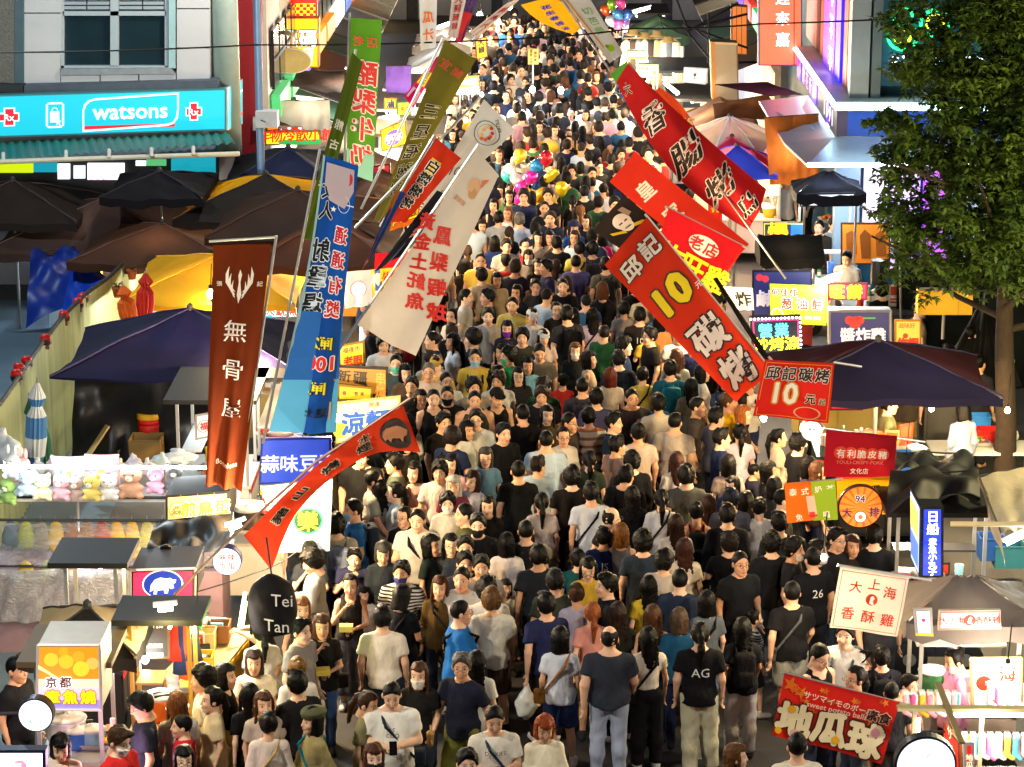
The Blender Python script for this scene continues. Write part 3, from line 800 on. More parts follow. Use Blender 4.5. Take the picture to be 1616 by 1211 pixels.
def board(label, px, Y, col, items=(), thick=.10, frame=None, emit=0.0, group=None, name='sign_board', cat='sign', post=None, edge='8a8a88', mirror=False, fw=.03, tilt=0):
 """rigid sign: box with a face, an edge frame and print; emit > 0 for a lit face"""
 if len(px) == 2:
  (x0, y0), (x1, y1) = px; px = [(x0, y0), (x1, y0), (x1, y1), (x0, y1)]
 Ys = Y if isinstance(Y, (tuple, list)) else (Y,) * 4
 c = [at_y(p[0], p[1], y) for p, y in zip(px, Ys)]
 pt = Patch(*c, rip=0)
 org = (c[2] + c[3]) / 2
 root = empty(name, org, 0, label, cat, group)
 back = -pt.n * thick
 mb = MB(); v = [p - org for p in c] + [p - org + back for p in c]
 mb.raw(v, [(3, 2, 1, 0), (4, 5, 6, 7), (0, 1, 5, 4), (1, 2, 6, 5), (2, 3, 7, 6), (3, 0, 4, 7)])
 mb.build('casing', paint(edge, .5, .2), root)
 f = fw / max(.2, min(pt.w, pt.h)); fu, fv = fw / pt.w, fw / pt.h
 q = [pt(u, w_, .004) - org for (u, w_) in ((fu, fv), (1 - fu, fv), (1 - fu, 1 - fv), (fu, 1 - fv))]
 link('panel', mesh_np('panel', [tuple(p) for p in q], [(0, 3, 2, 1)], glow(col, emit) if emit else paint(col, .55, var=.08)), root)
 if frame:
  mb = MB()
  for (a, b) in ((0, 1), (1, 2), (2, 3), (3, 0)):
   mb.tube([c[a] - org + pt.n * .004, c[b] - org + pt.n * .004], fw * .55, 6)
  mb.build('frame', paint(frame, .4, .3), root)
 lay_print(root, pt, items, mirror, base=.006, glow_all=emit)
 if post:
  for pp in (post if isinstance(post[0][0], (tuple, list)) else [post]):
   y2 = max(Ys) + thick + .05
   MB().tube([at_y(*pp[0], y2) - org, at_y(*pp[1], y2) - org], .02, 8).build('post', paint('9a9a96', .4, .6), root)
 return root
def round_sign(label, px, r_px, Y, col, items=(), emit=0.0, rim='303034', name='round_sign', thick=.12, arm=None):
 c = at_y(*px, Y); s = (at_y(px[0] + 10, px[1], Y) - c).length / 10; r = r_px * s
 root = empty(name, c, 0, label, 'sign')
 M = Matrix.Rotation(PI / 2, 4, 'X')
 MB().lathe([(r, -thick), (r, 0), (r * .94, .004), (r * .94, -.002)], 36, M).build('casing', paint(rim, .4, .3), root)
 p = disc_poly(36) * r * .93
 link('panel', mesh_np('panel', [(x, -.008, z) for x, z in p], [tuple(range(36))], glow(col, emit) if emit else paint(col, .5)), root)
 if emit: link('panel_back', mesh_np('panel_back', [(x, thick + .006, z) for x, z in p], [tuple(range(36))[::-1]], glow(col, emit)), root)
 pt = Patch(c + Vector((-r, 0, r)), c + Vector((r, 0, r)), c + Vector((r, 0, -r)), c + Vector((-r, 0, -r)), rip=0)
 lay_print(root, pt, items, base=.012, glow_all=emit)
 if arm:
  MB().tube([(0, thick * .5, 0), at_y(*arm, Y + .1) - c], .02, 8).build('arm', paint('404040', .4, .5), root)
 return root
# ================================================================ the setting
def asphalt():
 m, n, l, b = nmat('asphalt')
 tc = n.new('ShaderNodeTexCoord')
 t = n.new('ShaderNodeTexNoise'); t.inputs['Scale'].default_value = .9; t.inputs['Detail'].default_value = 8
 t2 = n.new('ShaderNodeTexNoise'); t2.inputs['Scale'].default_value = 60; t2.inputs['Detail'].default_value = 2
 for q in (t, t2): l.new(tc.outputs['Object'], q.inputs['Vector'])
 cr = n.new('ShaderNodeValToRGB'); cr.color_ramp.elements[0].color = (.028, .028, .032, 1); cr.color_ramp.elements[1].color = (.085, .082, .080, 1)
 cr.color_ramp.elements[0].position = .3; cr.color_ramp.elements[1].position = .75
 l.new(t.outputs['Fac'], cr.inputs[0])
 mx = n.new('ShaderNodeMix'); mx.data_type = 'RGBA'; mx.blend_type = 'MULTIPLY'; mx.inputs[0].default_value = .5
 l.new(cr.outputs[0], mx.inputs[6]); l.new(t2.outputs['Color'], mx.inputs[7]); l.new(mx.outputs[2], b.inputs['Base Color'])
 mr = n.new('ShaderNodeMapRange'); mr.inputs[3].default_value = .45; mr.inputs[4].default_value = .85
 l.new(t.outputs['Fac'], mr.inputs[0]); l.new(mr.outputs[0], b.inputs['Roughness'])
 bp = n.new('ShaderNodeBump'); bp.inputs['Strength'].default_value = .4; bp.inputs['Distance'].default_value = .01
 l.new(t2.outputs['Fac'], bp.inputs['Height']); l.new(bp.outputs[0], b.inputs['Normal'])
 return m
ASPH = asphalt()
tag(MB().raw([(-300, -50, 0), (300, -50, 0), (300, 600, 0), (-300, 600, 0)], [(0, 1, 2, 3)]).build('road', ASPH), kind='structure')
# pavement left of the hoarding, paler slabs
pv = MB().raw([(-30, 20, .004), (-5.6, 20, .004), (-6.6, 47, .004), (-30, 47, .004)], [(0, 1, 2, 3)]).build('pavement', paint((.10, .15, .19), .7, var=.35, scale=1.2))
tag(pv, kind='structure')
for k, (x, y, w_, d_) in enumerate(((1.6, 25.6, .14, 3.2), (-2.0, 26.2, .14, 3.0))):
 mk = MB().raw([(x, y, .006), (x + w_, y, .006), (x + w_, y + d_, .006), (x, y + d_, .006)], [(0, 1, 2, 3)]).build('road_marking', paint('d8d2b8', .7, var=.2))
 tag(mk, kind='structure')

def pxquad(pts, Y):
 Ys = Y if isinstance(Y, (tuple, list)) else (Y,) * len(pts)
 return [at_y(p[0], p[1], y) for p, y in zip(pts, Ys)]
def slab(name, pts, Y, thick, mat, parent=None, org=None):
 """solid plate whose front shows the four photo points at distance Y; thick goes away from the camera"""
 if len(pts) == 2: (x0, y0), (x1, y1) = pts; pts = [(x0, y0), (x1, y0), (x1, y1), (x0, y1)]
 c = pxquad(pts, Y)
 n = len(c)
 o = Vector(org) if org is not None else (parent.location if parent else Vector((0, 0, 0)))
 back = Vector((0, thick, 0))
 v = [p - o for p in c] + [p - o + back for p in c]
 f = [tuple(range(n))[::-1], tuple(range(n, 2 * n))] + [(i, (i + 1) % n, n + (i + 1) % n, n + i) for i in range(n)]
 return MB().raw(v, f).build(name, mat, parent)
GLASS = paint((.012, .03, .04), .06, var=.3, scale=2, spec=.8)
def lit(col, w): return glow(col, w)

# ---- pharmacy building on the left corner
def pharmacy():
 Y = 48.0
 root = empty('corner_building', at_y(190, 300, Y) * 1.0, 0, 'pale panelled corner building with a turquoise shop sign above the green awning', 'building')
 root.location.z = 0
 o = root.location
 W = paint('c4c6c8', .45, var=.10, scale=2.0); W2 = paint('98a2ac', .5, var=.15, scale=3)
 c0 = at_y(-260, 0, Y).x; c1 = at_y(334, 0, Y).x
 box_o('wall', c0 - o.x, c1 - o.x, .36, 9, 0, 9.5, paint('8a929c', .7, var=.2, scale=2), root)
 # facade panels, seams between them
 for (x0, y0, x1, y1) in [(38, -30, 97, 20), (38, 22, 97, 82), (38, 84, 95, 135), (279, -30, 331, 13), (279, 15, 331, 75), (279, 77, 331, 128), (96, 119, 157, 133), (159, 118, 218, 132), (220, 117, 277, 130)]:
  slab('facade_panel', [(x0, y0), (x1, y1)], Y + .02, .33, W, root)
 slab('pebble_column', [(-260, -30), (22, 135)], Y - .10, .5, paint('6c6c66', .9, var=.55, scale=28, bump=1.0), root)
 slab('column_trim', [(23, -30), (37, 135)], Y - .06, .4, paint('486068', .5, var=.2), root)
 slab('ledge', [(-260, 133), (36, 148), (36, 135), (-260, 120)][::-1], Y - .3, .4, paint('303438', .7), root)
 slab('ledge', [(38, 135), (343, 127), (345, 141), (38, 146)], Y - .25, .5, paint('505a66', .6, var=.25), root)
 # window with two panes and louvres above
 win = slab('window', [(99, -30), (277, 118)], Y + .22, .12, paint('2a3438', .6), root)
 for (x0, x1) in ((101, 174), (187, 260)):
  p = slab('pane', [(x0, 26), (x1, 104)], Y + .16, .03, GLASS, win, org=o)
 for (x0, y0, x1, y1) in ((99, 18, 262, 25), (174, -30, 187, 105), (96, -30, 101, 108), (260, -30, 265, 106), (96, 104, 266, 109)):
  slab('frame', [(x0, y0), (x1, y1)], Y + .08, .10, paint('a8b6bc', .45, var=.1), win, org=o)
 for k in range(6):
  for (x0, x1) in ((101, 136), (138, 173), (188, 224), (226, 259)):
   slab('louvre', [(x0, -26 + k * 7.2), (x1, -21 + k * 7.2)], Y + .10, .08, paint('9aa8b0', .5, var=.1), win, org=o)
 slab('sill', [(96, 109), (268, 108), (277, 117), (95, 119)], Y - .03, .2, paint('8c949c', .6, var=.3), root)
 slab('reveal', [(266, -30), (277, 108)], Y + .03, .2, paint('a0c4c8', .5), root)
 # rounded corner column
 r = (at_y(374, 60, Y).x - at_y(332, 60, Y).x) / 2
 cx = at_y(353, 60, Y).x - o.x
 MB().lathe([(r, 2.6), (r, 9.5)], 20, Matrix.Translation((cx, .30, 0))).build('corner_column', paint('9cb0a8', .5, var=.15), root, True)
 # shop inside, under the awning
 slab('shop_front', [(-100, 258), (345, 245), (345, 320), (-100, 330)], Y + .30, .05, paint('2a2c30', .6), root)
 for (x0, y0, x1, y1, c, e) in ((-60, 258, 52, 273, 'c8e010', .9), (53, 257, 90, 272, '18a0b8', .7), (91, 259, 110, 283, 'f0f4f8', 1.4), (116, 262, 134, 282, 'e0ecf4', 1.2), (138, 258, 196, 284, 'f4f4f8', 1.4), (214, 254, 230, 262, 'e8ecf8', 1.2), (231, 252, 262, 262, '58b070', .9), (270, 247, 340, 276, '18b4cc', .6), (140, 276, 172, 284, 'd03890', .9)):
  slab('shop_panel', [(x0, y0), (x1, y1)], Y + .22, .05, lit(c, e * .55), root)
 return root
PH = pharmacy()
TURQ = '12a8bc'
rt = board('long turquoise lit shop sign with white lettering between two red crosses', [(-60, 152), (357, 140), (357, 206), (-60, 219)], (47.35, 47.7, 47.7, 47.35), TURQ,
   [('T', 'watsons', .635, .50, .077, 'ffffff', dict(b=.025, sx=1.0)),
    ('R', .462, .66 + .13, .805, .87, 'd82030', dict(ly=1)),
    ('P', [(.455, .93), (.455, .42), (.462, .28), (.478, .18), (.50, .145), (.82, .06), (.82, .10), (.502, .185), (.482, .22), (.468, .31), (.461, .43), (.461, .90)], 'ffffff', dict(ly=2)),
    ('P', [(.455, .93), (.455, .89), (.775, .80), (.798, .75), (.81, .64), (.814, .45), (.814, .10), (.82, .06), (.82, .47), (.816, .67), (.80, .80), (.778, .845)], 'ffffff', dict(ly=3)),
    ('R', .317, .25, .324, .77, 'ffffff'), ('R', .378, .25, .385, .77, 'ffffff'), ('R', .324, .21, .378, .25, 'ffffff'), ('R', .324, .77, .378, .81, 'ffffff'),
    ('R', .333, .42, .367, .68, 'ffffff', dict(ly=2)), ('O', .350, .40, .012, .0025, 'ffffff', dict(ly=2)), ('P', [(.357, .55), (.357, .76), (.363, .70), (.369, .78), (.373, .76), (.367, .68), (.375, .67)], 'd8f4ff', dict(ly=4)),
    ('R', .861, .30, .893, .74, 'ffffff', dict(ly=1)), ('R', .846, .42, .908, .63, 'ffffff', dict(ly=1)),
    ('R', .865, .33, .889, .71, 'e01c30', dict(ly=3)), ('R', .850, .45, .904, .60, 'e01c30', dict(ly=4)), ('T', 'Rx', .877, .53, .032, 'ffffff', dict(ly=6)),
    ('R', .158, .30, .200, .74, 'ffffff', dict(ly=1)), ('R', .138, .42, .216, .63, 'ffffff', dict(ly=1)),
    ('R', .163, .33, .195, .71, 'e01c30', dict(ly=3)), ('R', .142, .45, .212, .60, 'e01c30', dict(ly=4)), ('T', 'Rx', .179, .53, .032, 'ffffff', dict(ly=6))], thick=.22, emit=.55, edge='4a8890', name='shop_sign')
board('turquoise end face of the long shop sign at the building corner', [(359, 139), (383, 125), (383, 196), (359, 206)], (47.7, 49.3, 49.3, 47.7), TURQ,
   [('R', .38, .72, .95, .80, 'd82030'), ('R', .38, .22, .95, .26, 'ffffff'), ('R', .38, .26, .42, .84, 'ffffff')], thick=.05, emit=.5, edge='b8c0c8', name='shop_sign')
def awning_green():
 Y = 46.4
 root = empty('metal_awning', at_y(180, 235, Y), 0, 'green corrugated metal awning on a rail below the turquoise sign', 'awning')
 o = root.location
 a, b = at_y(-60, 228, 47.3), at_y(362, 210, 47.7); c, d = at_y(372, 226, 45.6), at_y(-60, 256, 45.2)
 n = 60; v = []; f = []
 for i in range(n + 1):
  t = i / n; z = .025 * (1 if i % 2 else -1)
  v += [a.lerp(b, t) - o + Vector((0, 0, z)), d.lerp(c, t) - o + Vector((0, 0, z))]
 f = [(2 * i, 2 * i + 1, 2 * i + 3, 2 * i + 2) for i in range(n)]
 MB().raw(v, f).build('roof_sheet', paint('1c6a58', .45, var=.3, scale=2.5), root)
 MB().tube([at_y(-60, 258, 45.1) - o, at_y(100, 252, 45.1) - o, at_y(378, 243, 45.3) - o], .045, 8).build('rail', paint('d0c8b0', .5), root)
 for x in (5, 104, 172, 239, 305):
  yy = 252 - (x - 100) * .033
  MB().tube([at_y(x, yy, 45.1) - o, at_y(x, yy - 14, 45.2) - o], .035, 6).build('bracket', paint('c8c8c0', .5), root)
 return root
awning_green()

# ---- corrugated hoarding that winds away on the left, warning lights on top
def hoarding():
 tops = [(-60, 700, 31.5), (0, 640, 33.0), (28, 600, 34.2), (60, 552, 35.6), (100, 500, 37.2), (140, 462, 38.8), (172, 440, 40.4), (198, 414, 42.2), (218, 394, 44.2), (240, 386, 45.4), (300, 378, 46.6)]
 top = [at_y(*t) for t in tops]
 P = []
 for i in range(len(top) - 1):
  k = max(6, int((top[i + 1] - top[i]).length / .09))
  for j in range(k): P.append(top[i].lerp(top[i + 1], j / k))
 # smooth the line
 for _ in range(14): P = [P[0]] + [(P[i - 1] + P[i] * 2 + P[i + 1]) / 4 for i in range(1, len(P) - 1)] + [P[-1]]
 root = empty('corrugated_hoarding', (P[0].x, P[0].y, 0), 0, 'winding cream corrugated steel hoarding with lights along its top, left of the stalls', 'fence')
 o = root.location
 mats = paint('a4ac84', .42, .15, var=.45, scale=1.6).copy()
 nd, ln = mats.node_tree.nodes, mats.node_tree.links
 mp = nd.new('ShaderNodeMapping'); mp.inputs['Scale'].default_value = (9, 9, .35)
 ns = [x for x in nd if x.bl_idname == 'ShaderNodeTexNoise'][0]; tc = [x for x in nd if x.bl_idname == 'ShaderNodeTexCoord'][0]
 ln.new(tc.outputs['Object'], mp.inputs[0]); ln.new(mp.outputs[0], ns.inputs['Vector'])
 # built sheet by sheet, about a metre each
 run = 0; start = 0
 for i in range(1, len(P)):
  run += (P[i] - P[i - 1]).length
  if run > 1.0 or i == len(P) - 1:
   v = []; f = []
   seg = P[start:i + 1]
   for k, p in enumerate(seg):
    d = (seg[min(k + 1, len(seg) - 1)] - seg[max(k - 1, 0)]); nn = Vector((-d.y, d.x, 0)).normalized() * (.045 if (start + k) % 2 else -.045)
    v += [p - o + nn, Vector((p.x, p.y, 0)) - o + nn]
   f = [(2 * k, 2 * k + 1, 2 * k + 3, 2 * k + 2) for k in range(len(seg) - 1)]
   MB().raw(v, f).build('steel_sheet', mats, root)
   start = i; run = 0
 MB().tube([p - o + Vector((0, 0, .02)) for p in P[::3]], .035, 6).build('top_rail', paint('282420', .6), root)
 return root
HO = hoarding()
def warning_light(px, Y, k):
 p = at_y(*px, Y)
 root = empty('warning_light', p - Vector((0, 0, .1)), 0, '%s red warning light from the front on the winding hoarding' % ['first', 'second', 'third', 'fourth', 'fifth', 'sixth', 'seventh'][k], 'warning light', 'red warning lights along the hoarding')
 MB().box(-.06, .06, -.05, .05, 0, .07).build('bracket', paint('7a5038', .6), root)
 MB().lathe([(.085, .07), (.09, .11), (.085, .13), (.03, .15)], 12).build('base', paint('301818', .5), root)
 MB().lathe([(.075, .13), (.08, .17), (.06, .21), (.02, .225)], 12).build('lens', paint('b01c14', .25, var=.2, emit=.12), root, True)
for k, (x, y, Yd) in enumerate(((26, 596, 34.3), (30, 586, 34.6), (42, 575, 35.0), (72, 540, 36.0), (101, 503, 37.3), (123, 482, 38.2), (131, 474, 38.6))):
 warning_light((x, y), Yd, k)
def pot(px, Y, k):
 p = at_y(*px, Y)
 root = empty('flower_pot', p, 0, 'small terracotta pot hung on the cream hoarding, %s from the front' % ['first', 'second', 'third', 'fourth'][k], 'flower pot', 'terracotta pots on the hoarding')
 MB().lathe([(.06, -.14), (.085, 0), (.095, 0), (.095, .03), (.07, .03)], 12).build('pot', paint('8a4420', .8, var=.2), root, True)
 mb = MB(); 
 for q in range(9):
  a = q * 2.4; mb.tube([(0, 0, 0), (.05 * math.cos(a), .05 * math.sin(a), .09), (.11 * math.cos(a), .11 * math.sin(a), .08)], .012, 4, .002)
 mb.build('dry_plant', paint('4a3a18', .8), root)
for k, (x, y, Yd) in enumerate(((185, 456, 40.0), (208, 428, 41.6), (222, 408, 43.0), (241, 394, 44.2))): pot((x, y), Yd, k)

# ---- right corner building with lit signs
def right_building():
 Xc = 5.55; Y0 = 46.0
 root = empty('corner_building', (Xc, Y0, 0), 0, 'teal fronted corner building with purple neon signs and a silver awning behind the tree', 'building')
 box_o('wall', .30, 12, .30, 20, 0, 11, paint('1c4a60', .5, var=.2, scale=2), root)
 # street side: vertical bands
 for (y0, y1, c, e, nm) in ((.0, .9, '8c98a0', 0, 'pilaster'), (1.0, 1.6, 'e07850', 0, 'pilaster'), (1.7, 2.5, '2818c8', .9, 'neon_panel'), (2.7, 4.6, '7030d8', .7, 'neon_panel'), (4.8, 5.7, 'c87058', 0, 'pilaster'), (5.8, 6.3, '402018', 0, 'window_strip'), (6.4, 8.5, 'c87860', 0, 'pilaster')):
  box_o(nm, .05 if not e else .0, .30, y0, y1, 4.1, 11, glow(c, e) if e else paint(c, .45, var=.15), root)
 mb = MB()
 for k in range(9):
  for (dx, dz, w_, h_) in ((0, 0, .5, .07), (.1, -.14, .3, .07), (0, -.28, .5, .07), (.2, -.38, .07, .4)):
   z = 7.6 - k * .62 + dz; mb.box(-.012, -.003, 3.0 + dx, 3.0 + dx + w_, z, z + h_)
 mb.build('neon_lettering', glow('f0d0ff', 1.5), root)
 # camera side: silver column and teal panel
 box_o('silver_column', .0, .34, -.02, .30, 3.9, 11, paint('9cb0bc', .35, .4, var=.1), root)
 box_o('silver_column', .38, .55, -.05, .30, 3.9, 11, paint('70848c', .35, .4, var=.1), root)
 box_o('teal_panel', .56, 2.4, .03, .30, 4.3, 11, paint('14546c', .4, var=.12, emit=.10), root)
 box_o('silver_column', 2.42, 2.75, -.02, .30, 3.9, 11, paint('9cb0bc', .35, .4, var=.1), root)
 box_o('ledge', -.30, 4, -.45, .30, 3.92, 4.08, paint('c0ccd0', .4), root)
 box_o('ledge', -.30, .30, .30, 7, 3.92, 4.08, paint('c0ccd0', .4), root)
 MB().tube([(-.33, -.4, 4.02), (-.33, 7, 4.02)], .035, 6).build('light_strip', glow('c8f4ff', 7), root)
 MB().tube([(-.3, -.50, 3.97), (2.6, -.50, 3.97)], .035, 6).build('light_strip', glow('c8f4ff', 7), root)
 # fascia
 box_o('fascia', -.25, -.05, -.30, 7, 3.43, 3.9, paint('4a4058', .5, emit=.0), root)
 for (y0, y1, c) in ((3.1, 3.9, '6030e0'), (6.2, 7, '5020d0'), (.9, 1.3, '6830e0')):
  box_o('neon_panel', -.27, -.25, y0, y1, 3.45, 3.88, glow(c, .8), root)
 mb = MB(); mb2 = MB()
 for q, y0 in enumerate((.1, .55, 1.0, 1.45)):
  gv, gf, _ = glyphs('1991'[q], .03)
  mb.raw([(-.275, y0 + .12 - x * .5, 3.67 + y * .42) for x, y in gv], gf)
 for q, y0 in enumerate((4.2, 4.9, 5.6)):
  gv, gf, _ = glyphs('新花露'[q], .02)
  mb2.raw([(-.275, y0 - x * .5, 3.67 + y * .36) for x, y in gv], gf)
 mb.build('lettering', glow('e0f0ff', 1.8), root); mb2.build('lettering', glow('e090ff', 1.2), root)
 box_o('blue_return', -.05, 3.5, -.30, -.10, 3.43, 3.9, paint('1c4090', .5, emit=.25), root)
 # neon loops on the teal panel
 for (x, z, r, c) in ((.92, 5.55, .17, '20e078'), (.92, 5.2, .26, '20e078'), (.92, 5.2, .14, 'c8e020'), (1.5, 5.45, .26, '20e078'), (1.5, 5.45, .15, 'e8e030')):
  MB().tube([(x + r * math.cos(t), -.02, z + r * .9 * math.sin(t)) for t in [2 * PI * k / 20 for k in range(21)]], .03, 6, cap=False).build('neon_tube', glow(c, 2.2), root)
 mb = MB()
 for q in range(9):
  for dz in (0, .12): mb.tube([(.75 + q * .19, -.02, 4.72 + dz), (.87 + q * .19, -.02, 4.74 + dz * .6)], .022, 5)
 mb.build('neon_lettering', glow('e8f8ff', 4), root)
 # silver awning over the shop front, lit lip
 v = [(-1.25, 4.6, 3.30), (-.27, 4.6, 3.42), (-.27, -.32, 3.42), (2.8, -.32, 3.42), (2.8, -1.35, 3.10), (-.87, -1.35, 3.10), (-1.1, .6, 3.14)]
 MB().raw(v + [(x, y, z - .05) for x, y, z in v], [tuple(range(7)), tuple(range(7, 14))[::-1]] + [(i, 7 + i, 7 + (i + 1) % 7, (i + 1) % 7) for i in range(7)]).build('awning', paint('a8a8b4', .35, .5, var=.15), root)
 MB().tube([(-.87, -1.39, 3.10), (2.8, -1.39, 3.10)], .04, 6).build('light_strip', glow('e8f8ff', 9), root)
 lamp(root, (.6, -1.2, 2.9), 70, (.9, .95, 1.0)); lamp(root, (-.9, 1.2, 2.8), 22, WARMW)
 # shop inside
 for (x0, x1, z0, z1, c, e) in ((-.2, .25, .9, 2.9, '7088a0', .12), (.35, .75, 1.5, 2.9, 'e8d8f8', .35), (.85, 1.35, .9, 2.7, 'c8a8f0', .4), (1.45, 1.9, .9, 2.9, 'c060f0', .5), (2.0, 2.6, .9, 2.9, 'c0d8f0', .35)):
  box_o('lit_cabinet', x0, x1, -.05, .28, z0, z1, glow(c, e), root)
 return root
right_building()
board('tall orange lit sign with three white characters on the upper right', [(1197, -25), (1266, -25), (1266, 104), (1197, 104)], 53, 'f05838', [('T', '迎來嘉', .55, .42, .30, 'ffffff', dict(v=1, step=1.42, b=.03)), ('R', .80, 0, .83, 1, '782818')], thick=.35, emit=.8, edge='4a6078')

# ---- facades down both sides of the street, seen between the signs
def terrace(label, side, Y0, Y1, X, cols, hgt=7.0, seed=1):
 rnd = random.Random(seed)
 root = empty('shop_terrace', (side * X, Y0, 0), 0, label, 'building')
 y = 0; k = 0
 while Y0 + y < Y1:
  d = rnd.uniform(2.4, 3.4); c = cols[k % len(cols)]
  x0, x1 = (0, 6) if side > 0 else (-6, 0)
  box_o('bay_wall', x0 + side * rnd.uniform(0, .12), x1, y, y + d - .06, 0, hgt + rnd.uniform(-.6, .8), paint(c, .7, var=.25, scale=2), root)
  # lit shop opening and upper windows
  sx = -side
  b0, b1 = sorted((side * 0 + sx * .03, sx * .10))
  box_o('shop_opening', b0, b1, y + .25, y + d - .3, .1, 2.3, glow(rnd.choice(('ffe2b0', 'fff0d8', 'ffd890', 'f4f4ff')), rnd.uniform(.25, .6)), root)
  for q in range(2):
   w = box_o('window', b0, b1, y + .35 + q * (d / 2 - .1), y + d / 2 + q * (d / 2 - .1), 3.4, 4.6, paint('182028', .15, spec=.7), root)
   MB().tube([(sx * .12, y + .35 + q * (d / 2 - .1), 4.0), (sx * .12, y + d / 2 + q * (d / 2 - .1), 4.0)], .03, 5).build('glazing_bar', paint('9098a0', .5), w)
  # awning and fascia sign
  ac = rnd.choice(('2a2624', '3a3028', 'a09880', '284838', '5a3020'))
  v = [(sx * .1, y + .1, 2.75), (sx * .1, y + d - .2, 2.75), (sx * 1.2, y + d - .2, 2.35), (sx * 1.2, y + .1, 2.35)]
  MB().raw(v + [(a, b, z - .05) for a, b, z in v], [(0, 1, 2, 3), (7, 6, 5, 4), (0, 4, 5, 1), (1, 5, 6, 2), (2, 6, 7, 3), (3, 7, 4, 0)]).build('awning', paint(ac, .7, var=.3), root)
  sc = rnd.choice(('e8b020', 'c83020', 'f0f0e8', '3060b0', '40a060', 'e08020', '7850c0'))
  q0, q1 = sorted((sx * .04, sx * .22))
  fs = box_o('fascia_sign', q0, q1, y + .2, y + d - .3, 2.85, 3.3, glow(sc, .6), root)
  y += d; k += 1
 return root
terrace('row of dim shop fronts with awnings down the left side of the street', -1, 51, 92, 5.6, ('c8c4bc', 'b0a898', 'd0ccc4', '988c80'), seed=3)
rw = empty('red_wall', at_y(392, 230, 49.6), 0, 'narrow red painted wall between the pharmacy corner and the lamp post', 'wall')
slab('wall_face', [(374, -30), (412, -30), (412, 250), (374, 250)], 49.6, .3, paint('8c1c26', .6, var=.2), rw)
slab('meter_box', [(399, 186), (407, 206)], 49.4, .15, paint('b0b4b8', .4), rw)
terrace('row of dim shop fronts with awnings down the right side of the street', 1, 61, 92, 5.6, ('706860', '8a7a68', '605850', '9a9080'), seed=5)
def end_gate():
 root = empty('market_hall', (0, 90, 0), 0, 'dark hall front closing the far end of the crowded street', 'building')
 box_o('wall', -14, 14, 0, 4, 0, 6, paint('3a3c40', .7, var=.3), root)
 for k in range(7): box_o('shutter', -10.5 + k * 3, -7.9 + k * 3, -.08, 0, 0, 2.6, paint('787a7c', .5, .3, var=.15), root)
end_gate()
# ================================================================ canopies, carts, lamps, goods
CARTS = []
STEEL = paint('a8a8a4', .35, .75, var=.1)
def umb(label, apex, Y, half_px, drop, dep, col, rot=0.0, sides=4, val=.14, pole=True, light=None, col2=None, sag=.06, cat='umbrella', wide=None):
 """market umbrella: panels, ribs, valance strips and pole"""
 a = at_y(*apex, Y); s = (at_y(apex[0] + 10, apex[1], Y) - a).length / 10
 hw = half_px * s; hd = dep / 2
 root = empty('market_umbrella', (a.x, a.y, 0), R(rot), label, cat)
 cs = [(-hw, -hd), (hw, -hd), (hw, hd), (-hw, hd)] if sides == 4 else [(hw * math.cos(2 * PI * (k + .5) / sides), hd * math.sin(2 * PI * (k + .5) / sides)) for k in range(sides)]
 n = len(cs); zt = a.z; ze = a.z - drop
 m1 = cloth_mat(col, .16, .42, 1.3, 'canopy_cloth'); m2 = cloth_mat(col2 or col, .16, .42, 1.3, 'canopy_cloth')
 for k in range(n):
  p, q = cs[k], cs[(k + 1) % n]; N = 10; v = []; f = []
  for i in range(N + 1):
   t = i / N
   for j in range(N + 1):
    u = j / N
    x = (p[0] * (1 - u) + q[0] * u) * t; y = (p[1] * (1 - u) + q[1] * u) * t
    z = zt - drop * t - sag * 4 * u * (1 - u) * t + .10 * math.sin(t * PI) * drop * .3
    inn = 1 - .05 * 4 * u * (1 - u) * t
    wv = .016 * math.sin(u * 19 + k * 3 + t * 4) * t + .02 * math.sin(u * 9 - t * 7 + k) * math.sin(t * 5 + k * 2)
    v.append((x * inn, y * inn, z + wv))
  f = [(i * (N + 1) + j, i * (N + 1) + j + 1, (i + 1) * (N + 1) + j + 1, (i + 1) * (N + 1) + j) for i in range(N) for j in range(N)]
  pn = link('canopy_panel', mesh_np('canopy_panel', v, f, m1 if k % 2 == 0 else m2, True), root)
  if val:
   e = [v[N * (N + 1) + j] for j in range(N + 1)]
   vv = e + [(x * 1.003, y * 1.003, z - val * (1 + .12 * math.sin(j * 1.9))) for j, (x, y, z) in enumerate(e)]
   link('valance', mesh_np('valance', vv, [(j, j + 1, N + 2 + j, N + 1 + j) for j in range(N)], m1, True), pn)
  MB().tube([(0, 0, zt - .05), (p[0] * .98, p[1] * .98, ze - .03)], .012, 6).build('rib', STEEL, root)
  MB().tube([(p[0] * t, p[1] * t, zt - drop * t + .03 * drop * math.sin(t * PI) + .016 * math.sin(k * 3 + t * 4) * t + .02 * math.sin(k - t * 7) * math.sin(t * 5 + k * 2) + .006) for t in [q / 8 for q in range(9)]], .013, 6).build('piping', paint([min(1, c_ * 2.2 + .01) for c_ in hx(col)], .7), root)
 MB().lathe([(.05, zt - .02), (.045, zt + .05), (.01, zt + .08)], 10).build('finial', paint('303030', .5), root)
 if pole:
  MB().tube([(0, 0, 0), (0, 0, zt)], .028, 10).build('pole', STEEL, root)
 if light: lamp(root, (light[2] if len(light) > 2 else 0, -hd * .3, ze - .25), light[1] * .75, light[0], .1)
 return root
